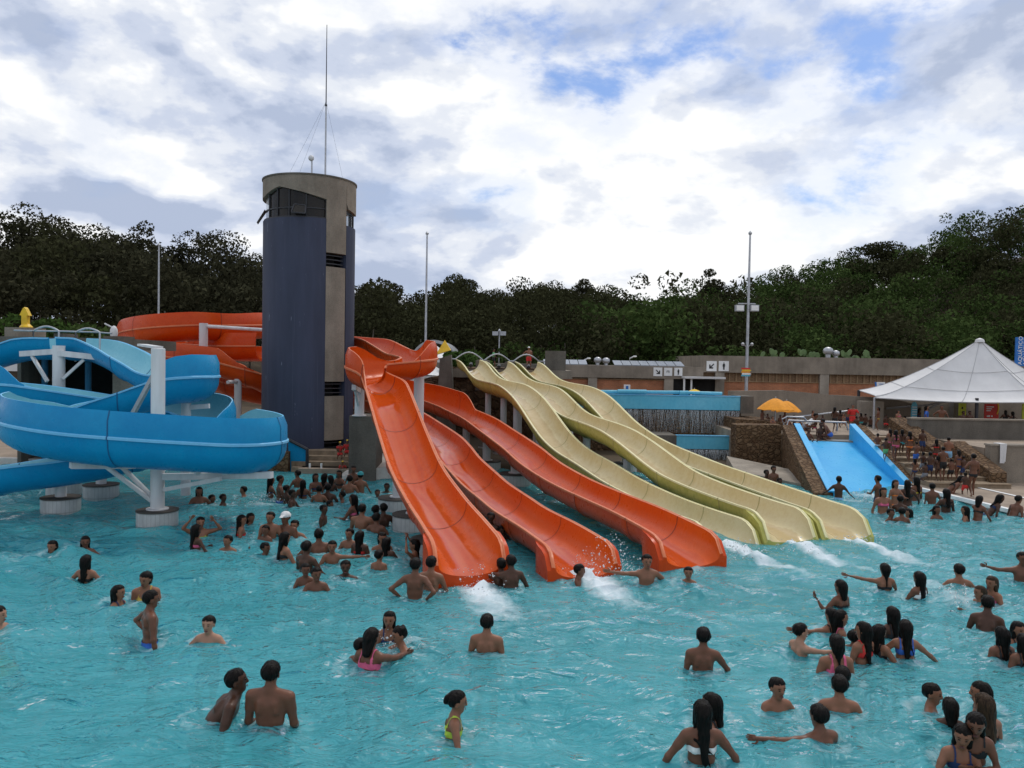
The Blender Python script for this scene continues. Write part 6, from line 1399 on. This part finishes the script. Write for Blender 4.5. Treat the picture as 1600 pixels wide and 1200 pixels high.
# --- right-hand group
person(1382,881,922,'girl from behind pointing left with a ponytail down her back','g','m',0,('side','low'),0,'pony',('bikini','black'),top=('band','black'))
person(1436,894,930,'girl with very long dark hair and a wristband, right of the pointing girl','g','n',-25,('front','spread'),0,'long',('bikini','white'),band=0)
person(1313,907,951,'girl raising her left forearm, lower left of the pointing girl','g','n',-28,('wave','down'),0,'bob',('bikini','black'),top=('band','black'),band=0)
person(1498,882,919,'boy from behind near the right edge, shoulders above water','t','m',6,('spread','spread'),0,'short')
person(1549,901,942,'girl with long brown hair facing left near the right edge','g','m',-115,('low','down'),0,'long',('bikini','pink'),top=('strap','pink'),hcol='hair_brown')
person(1531,916,946,'child with light streaked hair just left of the brown-haired girl','c','m',-95,('reach','low'),0,'wet',hcol='hair_brown')
person(1540,937,993,'dark boy from behind bending forward to the right','t','d',35,('lean','lean'),22,'short')
person(1596,863,908,'boy cut by the right edge facing us with arms out','t','n',186,('low','side'),0,'short')
person(1565,981,1026,'girl from behind with wet hair at the right, below the bending boy','g','n',-5,('down','down'),0,'wet',('suit','black'))
person(1590,972,1010,'smiling girl facing us at the right edge','g','m',175,('down','down'),0,'wet',('suit','black'))
person(1599,992,1036,'dark-haired girl from behind cut by the right edge','g','n',0,('down','down'),0,'long',('suit','black'))
person(1312,954,992,'girl in profile facing right in the tight group of six','g','m',95,('low','low'),0,'wet',('bikini','pink'),top=('strap','pink'))
person(1299,951,988,'girl stretching one arm far left behind the profile girl','g','m',-20,('side','down'),0,'bob',('bikini','black'))
person(1249,975,1020,'pale boy facing right at the left of the tight group','b','l',70,('low','reach'),0,'short',head=(15,0))
person(1306,993,1052,'broad woman from behind with a dark braid in the tight group','w','m',0,('down','down'),0,'braid',('bikini','pink'))
person(1334,985,1012,'child hidden between the braided woman and the long-haired girl','c','n',60,('front','front'),0,'short')
person(1348,973,1031,'girl with long dark hair and a red bikini bottom','g','m',-25,('down','low'),0,'long',('bikini','red'),head=(-25,0))
person(1372,977,1022,'girl facing right with her hair over her shoulder','g','m',60,('down','low'),0,'long',('bikini','black'))
person(1394,949,996,'slim dark girl from behind with hair to the shoulders','g','d',-12,('down','down'),0,'long',('bikini','black'),top=('strap','black'))
person(1414,970,1026,'girl from behind with long braids and blue bottoms','g','m',12,('spread','spread'),0,'long',('bikini','blue'))
person(1316,1043,1070,'head with short hair just above the broad-shouldered boy','t','m',20,('down','down'),0,'short')
person(1311,1057,1110,'boy from behind with sunlit shoulders below the tight group','t','m',10,('low','low'),0,'short')
person(1213,1060,1108,'boy facing us with a white cord round his neck','b','m',165,('spread','low'),0,'short')
person(1286,1107,1157,'boy from behind sweeping both arms to the left','t','n',-20,('side','front'),6,'short')
person(1454,1069,1112,'boy with short hair facing right in the bottom right group','b','m',120,('low','low'),0,'short',head=(10,0))
person(1533,1067,1118,'woman with long dark hair facing left in the bottom right group','w','m',-70,('low','down'),0,'long',('bikini','black'))
person(1537,1086,1148,'woman with brown hair from behind in the bottom right group','w','m',-15,('down','down'),0,'wet',('bikini','black'),top=('band','black'),hcol='hair_brown')
person(1484,1092,1134,'dark child with braids from behind in the bottom right group','c','d',15,('low','low'),0,'bob')
person(1518,1107,1186,'girl riding on the back of another at the bottom right','g','n',200,('fold','fold'),12,'long',('bikini','black'),head=(10,10))
person(1498,1128,1188,'girl in front with a white wristband at the bottom right corner','g','m',190,('fold','low'),5,'wet',('bikini','navy'),head=(20,10),band=0)
# --- crowd left of the first orange slide
L_=[(311,761,788,'w','n',150,'long','woman with long hair below the blue curve'),(331,773,786,'c','n',120,'short','child up to the chin beside the woman below the blue curve'),(348,772,789,'c','d',95,'short','dark child paddling right below the blue curve'),(381,760,777,'b','m',-95,'short','boy swimming left behind the paddling child'),
(306,820,858,'g','d',40,'long','dark girl from behind beside the woman with a raised arm'),(356,837,858,'b','m',185,'short','boy with just his head and shoulders out, left of the crowd'),(377,805,838,'g','m',75,'long','girl with long black hair facing right at the crowd\'s left'),(391,802,822,'g','n',95,'bob','dark girl chest-deep beside the long-haired girl'),
(422,800,846,'t','m',175,'short','tall boy facing us in the middle of the crowd'),(415,821,850,'c','n',200,'short','small child with goggles in front of the tall boy'),(460,813,843,'t','m',180,'short','boy facing us right of the man in the white cap'),(444,832,873,'w','m',55,'long','woman with long hair turned right in the crowd'),(414,848,866,'b','n',120,'short','boy with only his head out below the crowd'),
(478,846,892,'t','d',25,'short','dark boy from behind near the middle of the crowd'),(498,827,866,'m','n',-25,'short','tall youth turned away at the right of the crowd'),(540,876,906,'t','d',178,'short','dark boy facing us with arms under water, alone below the crowd'),(477,881,914,'c','n',170,'short','child behind the one with goggles in front of the crowd'),(494,887,922,'b','n',165,'short','child with goggles and a wristband at the front of the crowd'),
(546,826,857,'b','m',190,'short','boy with a silver bracelet near the orange slide'),(562,830,868,'g','d',10,'long','girl from behind with long black hair near the orange slide'),(597,832,862,'w','m',165,'bob','woman facing us between dark heads by the orange slide'),(604,840,872,'g','d',15,'wet','dark girl from behind in the trio by the orange slide'),(592,860,888,'c','m',10,'short','boy from behind lowest of the trio by the orange slide'),
(423,745,777,'g','n',60,'long','girl in a bikini at the back of the pool below the blue slide'),(437,743,781,'t','n',70,'short','boy facing the bikini girl at the back of the pool'),(447,758,784,'c','d',40,'short','dark child between the pair at the back'),(456,765,793,'b','d',90,'short','thin dark boy standing sideways at the back'),(465,735,764,'b','n',-50,'short','boy standing near the pool wall at the back'),(473,750,777,'g','n',5,'long','girl from behind with hair to her waist at the back'),
(493,740,772,'g','n',150,'wet','girl in the cluster before the white ladder rails'),(507,740,766,'g','d',20,'wet','dark girl in the cluster before the ladder'),(516,743,770,'g','d',-20,'bob','dark girl with round hair in the cluster before the ladder'),(512,756,783,'t','d',0,'short','dark boy from behind in front of the ladder cluster'),(498,759,785,'b','m',0,'short','pale-backed boy in front of the ladder cluster'),(535,768,782,'c','n',-100,'short','boy swimming left near the round pier'),
(546,743,772,'t','m',8,'short','boy from behind with dark trunks left of the teal cap'),(505,789,818,'b','d',95,'short','dark boy alone facing right behind the crowd'),(515,782,794,'c','n',95,'short','swimmer\'s head behind the lone dark boy'),(552,773,812,'w','n',-80,'wet','woman facing left above the broad reddish man'),(587,790,818,'t','d',10,'short','dark boy nearest the pier in the group of three'),(599,787,822,'t','d',-15,'short','taller dark boy in the group of three by the pier'),(588,802,834,'t','n',15,'short','boy from behind in front of the group of three'),
(590,765,779,'c','n',180,'short','child peeking beside the round pier'),(604,755,772,'b','d',170,'short','dark boy behind the white column'),(552,728,758,'b','n',170,'short','boy at the foot of the steps behind the teal cap'),(530,735,762,'g','n',200,'wet','girl below the yellow-capped guards'),(766,801,842,'t','d',185,'short','dark boy standing between the first two orange slides'),(783,822,845,'b','d',150,'short','dark boy nearly hidden under the middle orange slide'),(702,745,768,'b','d',30,'short','dark boy under the first orange slide'),(722,762,784,'c','d',120,'short','child in the shade between slide piers')]
for (x,yt_,yb,bd,sk,yw,hr_,lab) in L_:
    fem=bd in 'gw'; k_=(x*7+yt_)%5
    person(x,yt_,yb,lab,bd,sk,yw,[('low','low'),('down','front'),('front','low'),('spread','low'),('down','down')][k_],0,hr_,('bikini',['black','navy','pink','teal','red'][k_]) if fem else ('trunks',['navy','black','blue','grey','red'][k_]),top=('band',['black','navy','pink','teal','red'][k_]) if fem else None,head=((k_-2)*9,0))
person(313,808,840,'woman in a yellow-green top with one arm raised to her head','w','m',150,('up','up'),0,'pony',('bikini','lime'),top=('strap','lime'))
person(446,801,844,'man in a white cap in the middle of the crowd','m','n',195,('down','low'),0,'short',('trunks','navy'),cap=('white','cap'))
person(519,845,880,'boy facing us stretching one arm out to the right','b','m',172,('side','low'),0,'short')
person(563,738,770,'child from behind in a teal swimming cap by the round pier','b','m',5,('low','low'),0,'short',cap=('teal','swim'))
person(565,788,828,'broad man with a reddish back, from behind, near the orange slide','m','m',12,('low','low'),0,'short')
person(648,843,880,'girl with both hands at her face, hair hanging, near the slide foot','g','m',-85,('up','up'),0,'pony',('bikini','navy'),top=('band','navy'))
for x,yt_,yb,zz_,lab in ((531,690,736,.35,'guard in a yellow cap and red top, left on the steps'),(542,687,735,.45,'guard in a yellow cap and red top, right on the steps'),(535,720,752,.17,'guard in a yellow cap sitting lowest on the steps')):
    person(x,yt_,yb,lab,'t','n',175,('fold','fold'),0,'short',('trunks','red'),top=('shirt','red'),cap=('yellow','swim'),zg=zz_,Y=26.7 if yt_<700 else 26.4)
# --- right: shallow water at the wide slide
person(1310,744,779,'boy with arms held off his sides at the foot of the wide blue slide','b','d',25,('spread','spread'),0,'short',('trunks','skyblue'))
person(1371,743,784,'boy standing on the foot of the wide blue slide','b','n',-40,('front','down'),0,'short')
person(1379,762,802,'woman in a pink bikini with magenta bottoms facing us','w','m',180,('down','down'),0,'wet',('bikini','magenta'),top=('strap','pink'))
person(1398,750,792,'girl standing right of the woman in the pink bikini','g','m',165,('front','down'),0,'long',('bikini','orange'),top=('band','orange'))
person(1417,750,790,'dark woman with long hair near the steps in the water','w','d',20,('low','low'),0,'long',('bikini','black'),top=('strap','black'))
person(1431,745,782,'woman in yellow bottoms at the foot of the steps','w','n',-20,('front','down'),0,'wet',('bikini','yellow'),top=('band','yellow'))
person(1406,774,803,'dark boy in front of the women at the slide foot','b','d',30,('low','low'),0,'short')
person(1391,795,814,'boy with head and shoulders out, left of the pair facing each other','b','n',150,('spread','low'),0,'short')
person(1409,793,816,'boy from behind in the chest-deep pair below the slide','b','n',10,('low','low'),0,'short')
person(1420,795,809,'girl\'s head beside the chest-deep pair','g','m',-90,('low','low'),0,'wet')
person(1456,755,786,'slim child standing thigh-deep by the kerb','b','n',15,('down','low'),0,'short',('trunks','black'))
person(1478,764,802,'dark woman from behind standing by the kerb','w','d',-10,('low','down'),0,'wet',('bikini','black'),top=('strap','black'))
person(1463,790,811,'girl with long dark hair chest-deep near the kerb','g','n',160,('low','low'),0,'long',('suit','black'))
person(1508,791,811,'girl leaning back in the water along the kerb','g','m',-60,('spread','low'),0,'long',('suit','navy'))
person(1527,775,812,'girl turning towards her friend on the kerb','g','n',60,('reach','low'),8,'bob',('bikini','black'),top=('band','black'))
person(1542,772,806,'girl bending over the kerb with her hair falling forward','g','d',100,('lean','lean'),38,'wet',('bikini','navy'))
person(1580,775,810,'boy climbing out over the kerb at the right','b','n',70,('lean','lean'),28,'short',('trunks','black'))
person(1208,728,757,'boy standing under the lower waterfall','b','n',170,('down','down'),0,'short')
person(1197,734,756,'dark child beside the boy under the waterfall','c','d',150,('down','low'),0,'short')
person(1218,747,760,'child\'s head in front of the boy under the waterfall','c','d',160,('low','low'),0,'short')
# --- on the steps, terraces and platforms
def onstep(k): return DZ+rise*k
def stepy(k): return SY0+(SY1-SY0)*(k-.5)/NS
ST=[(1522,709,None,0,'b','n',5,'short',('briefs','black'),None,'boy in black briefs from behind on the deck beside the steps'),(1454,706,None,2,'c','d',20,'short',('trunks','navy'),None,'child on the lower steps at the left'),(1474,698,None,2,'t','n',10,'short',('trunks','black'),None,'boy from behind in dark trunks low on the steps'),(1466,712,None,1,'g','d',-15,'long',('bikini','black'),('band','black'),'dark girl with long hair on the lowest step'),
(1482,683,None,4,'t','m',30,'short',('trunks','skyblue'),None,'boy in pale patterned shorts climbing half way up'),(1498,703,None,2,'g','n',-10,'bob',('bikini','navy'),None,'girl beside the stone cheek low on the steps'),(1443,706,None,3,'c','d',0,'short',('trunks','grey'),None,'small dark child at the left edge of the steps'),(1390,670,None,6,'w','m',-15,'long',('bikini','pink'),('band','pink'),'woman high on the steps at the left, pale bikini'),
(1399,672,None,5,'w','n',0,'long',('bikini','pink'),('strap','pink'),'woman in pink bottoms from behind high on the steps'),(1409,671,None,6,'g','d',10,'wet',('bikini','teal'),('band','teal'),'girl in teal bottoms from behind high on the steps'),(1421,674,None,5,'g','n',-5,'wet',('bikini','orange'),None,'girl in orange bottoms from behind high on the steps'),(1371,677,None,7,'c','n',20,'short',('briefs','white'),None,'small child in white briefs at the top left of the steps'),
(1506,712,None,1,'b','d',-20,'short',('trunks','navy'),None,'dark boy leaning by the right stone cheek'),
(1432,690,None,4,'t','n',0,'short',('trunks','blue'),None,'youth in blue trunks from behind in the middle of the steps'),(1463,686,None,4,'w','d',10,'wet',('bikini','red'),('band','red'),'woman in a red bikini climbing the middle of the steps'),(1447,722,None,1,'t','d',-10,'short',('trunks','grey'),None,'dark youth in grey trunks on the second step'),
(1487,717,None,1,'t','n',15,'short',('trunks','black'),None,'youth in black trunks on the first step'),(1430,716,None,2,'g','n',5,'long',('bikini','navy'),('band','navy'),'girl with long hair low on the steps at the left'),(1384,684,None,5,'b','d',0,'short',('trunks','green'),None,'boy in green trunks at the left edge of the upper steps'),(1510,738,None,0,'c','d',30,'short',('trunks','red'),None,'small child in red trunks on the deck by the steps'),(1441,670,None,6,'t','d',170,'short',('trunks','navy'),None,'dark youth coming down by the upper stone cheek')]
for (x,yt_,yb,k,bd,sk,yw,hr_,wr_,tp_,lab) in ST:
    k=max(k-1,0) if k>1 else k; zg_=onstep(k) if k else .145; Yy=stepy(k) if k else 22.9; kk=(x*3+yt_)%4
    person(x,yt_,700,lab,bd,sk,yw,[('low','down'),('down','down'),('front','down'),('hips','down')][kk],0,hr_,wr_,top=tp_,zg=zg_,Y=Yy,mode='step')
person(1480,742,768,'woman bending low at the foot of the steps, hair hanging','w','n',110,('lean','lean'),48,'long',('bikini','black'),zg=.15,Y=23.6,S=1.4)
TP=[(1345,645,33,'g','d',10,'bob',('bikini','teal'),None,'girl in teal bottoms on the terrace left of the tall girl'),(1352,646,32,'t','d',-20,'short',('trunks','black'),None,'dark boy on the terrace above the steps'),(1372,636,32,'g','n',-60,'pony',('bikini','gold'),('band','gold'),'tall girl standing with arms folded at the terrace edge'),(1403,641,31.5,'w','m',160,'long',('bikini','pink'),('band','pink'),'woman in a pale bikini touching her hair at the top of the steps'),
(1332,632,31.5,'m','m',190,'short',('trunks','red'),('shirt','red'),'lifeguard in red shirt and shorts at the rail end'),(1325,637,33,'t','n',30,'short',('trunks','navy'),None,'boy behind the lifeguard in red'),(1270,641,34,'g','m',150,'wet',('bikini','red'),('band','red'),'girl standing under the right umbrella edge'),(1191,640,32.5,'g','n',160,'wet',('bikini','black'),('band','black'),'girl at the left end of the terrace by the basin'),
(1207,650,31.2,'g','m',175,'bob',('bikini','navy'),('band','navy'),'girl in a navy bikini beside the umbrella pole'),(1219,648,33,'t','n',170,'short',('trunks','black'),None,'boy in the shade of the orange umbrella'),(1241,648,33.5,'b','d',150,'short',('trunks','navy'),None,'dark boy right of the umbrella pole'),(1304,636,31,'t','d',60,'wet',('trunks','black'),None,'dark youth standing at the slide top rail'),(1312,640,32,'w','d',-20,'wet',('bikini','black'),('band','black'),'dark woman behind the slide top rail'),(1285,648,32.2,'t','d',180,'short',('trunks','navy'),None,'boy bowed behind the handrail'),(1232,652,31.3,'c','m',160,'short',('trunks','red'),None,'small child under the orange umbrella'),(1360,650,33.4,'g','d',40,'short',('bikini','black'),('band','black'),'dark girl in the row left of the pillar'),
(1199,646,34,'t','d',150,'short',('trunks','navy'),None,'dark youth left of the umbrella pole'),(1226,644,34.8,'w','n',190,'bob',('bikini','red'),('band','red'),'woman in a red bikini between the umbrellas'),(1250,655,31,'b','n',160,'short',('trunks','black'),None,'boy at the left end of the slide rail'),(1273,652,31.4,'g','d',20,'long',('bikini','pink'),('band','pink'),'dark girl in a pink bikini at the slide rail'),(1318,646,33.8,'g','m',200,'wet',('bikini','teal'),('band','teal'),'girl in a teal bikini behind the slide rail'),(1338,650,31,'b','d',30,'short',('trunks','grey'),None,'boy in grey trunks beside the lifeguard in red'),(1384,648,33.5,'t','d',170,'short',('trunks','red'),None,'dark youth in red trunks in front of the pillar')]
for (x,yt_,Yy,bd,sk,yw,hr_,wr_,tp_,lab) in TP:
    kk=(x*3+yt_)%4; person(x,yt_,660,lab,bd,sk,yw,[('low','down'),('hips','down'),('front','down'),('fold','fold')][kk],0,hr_,wr_,top=tp_,zg=PZ,Y=Yy)
person(1258,645,664,'person in a white shirt bending over on the terrace','t','n',120,('lean','lean'),48,'short',('trunks','grey'),top=('shirt','white'),zg=PZ,Y=31.5,S=1.5)
person(1297,655,688,'boy in bright blue trunks bending at the slide lip','t','n',-70,('lean','lean'),35,'short',('trunks','blue'),zg=ZT,Y=29.55,S=1.35)
person(1281,660,687,'dark boy crouching at the top of the wide slide','b','d',175,('front','front'),10,'short',('trunks','black'),zg=ZT,Y=29.6,S=1.3)
person(1262,668,688,'child sitting at the left of the wide slide top','c','n',165,('low','low'),5,'short',('trunks','black'),zg=ZT,Y=29.5,seat=True)
person(1248,668,688,'child sitting against the left lining of the wide slide','c','d',150,('low','low'),8,'short',('trunks','navy'),zg=ZT,Y=29.6,seat=True)
UP=[(1447,634,33,'t','m',110,'wet',('trunks','blue'),('shirt','blue') ,'person in a blue vest behind the upper wall near the bottle board'),(1471,633,32,'t','n',200,'short',('trunks','navy'),None,'shirtless youth turning at the upper wall under the tent edge'),(1505,642,33,'b','d',170,'short',('trunks','black'),None,'dark boy left of a pair behind the upper wall'),(1515,642,33,'b','d',190,'short',('trunks','black'),None,'dark boy right of a pair behind the upper wall'),(1571,641,33.4,'w','d',10,'long',('suit','black'),None,'dark-haired woman behind the upper wall right of the red banner'),(1582,643,33.2,'g','d',-20,'long',('suit','black'),None,'girl with long hair at the right behind the upper wall'),(1436,638,34.5,'g','d',90,'bob',('suit','navy'),None,'dark head beside the bottle board'),(1414,650,34,'b','d',40,'short',('trunks','navy'),None,'dark head low behind the stone cheek')]
for (x,yt_,Yy,bd,sk,yw,hr_,wr_,tp_,lab) in UP:
    person(x,yt_,655,lab,bd,sk,yw,('low','hips'),0,hr_,wr_,top=tp_,zg=zf2,Y=Yy)
person(771,545,566,'person in a green shirt on the cream slide platform','t','n',90,('low','low'),0,'short',('trunks','black'),top=('shirt','green'),zg=zp,Y=39.6)
person(826,542,568,'shirtless man in a cap at the right end of the slide platform','m','m',170,('down','hips'),0,'short',('trunks','red'),cap=('white','cap'),zg=zp,Y=39.4)
person(184,612,622,'child sliding down the coiled blue flume','c','d',-80,('low','wave'),-35,'short',('trunks','black'),zg=at(175,622,19.75)[2]-.45,Y=19.75,seat=True)

# ------------------------------------------------------------------ the water surface, rippled round everyone standing in it
water()
def spray(px, py, n, w, h, label, seed):
    g = np.random.default_rng(seed); c = grd(px, py, 0.0); oc = np.array([(1,0,0),(-1,0,0),(0,1,0),(0,-1,0),(0,0,1),(0,0,-1)]); of = np.array([(0,2,4),(2,1,4),(1,3,4),(3,0,4),(2,0,5),(1,2,5),(3,1,5),(0,3,5)])
    d = g.normal(size=(n, 3))*np.array([w, w, 0]); z = h*g.random(n)**2*np.exp(-(d[:, 0]**2+d[:, 1]**2)/(w*w*3)); r = .005+.016*g.random(n)**3
    V = (c+np.stack([d[:, 0], d[:, 1], z+.02], 1))[:, None, :]+oc[None]*r[:, None, None]; F = (of[None]+6*np.arange(n)[:, None, None]).reshape(-1, 3)
    o = raw('water_spray', V.reshape(-1, 3), F, 'spray_drops'); o['kind'] = 'stuff'; o['label'] = label; o['category'] = 'water'
q = NT('spray_drops'); q.set('Base Color', (.80, .85, .87)); q.set('Roughness', .12); q.set('Alpha', .7)
spray(950, 895, 700, .32, .75, 'spray thrown up at the end of the middle orange slide', 1); spray(745, 915, 380, .35, .35, 'spray at the end of the leftmost orange slide', 2)
spray(612, 1008, 160, .16, .3, 'drops splashed in the group of four', 3); spray(415, 785, 260, .4, .3, 'splashing below the blue curve', 4); spray(1500, 935, 160, .25, .25, 'splash beside the boy near the right edge', 5); spray(1350, 778, 220, .5, .25, 'spray at the foot of the wide blue slide', 6)
for i_, (px_, py_) in enumerate(((1160, 862), (1250, 857), (1340, 851))): spray(px_, py_, 240, .3, .25, 'spray where the %s cream slide meets the pool' % ('nearest', 'middle', 'farthest')[i_], 10+i_)
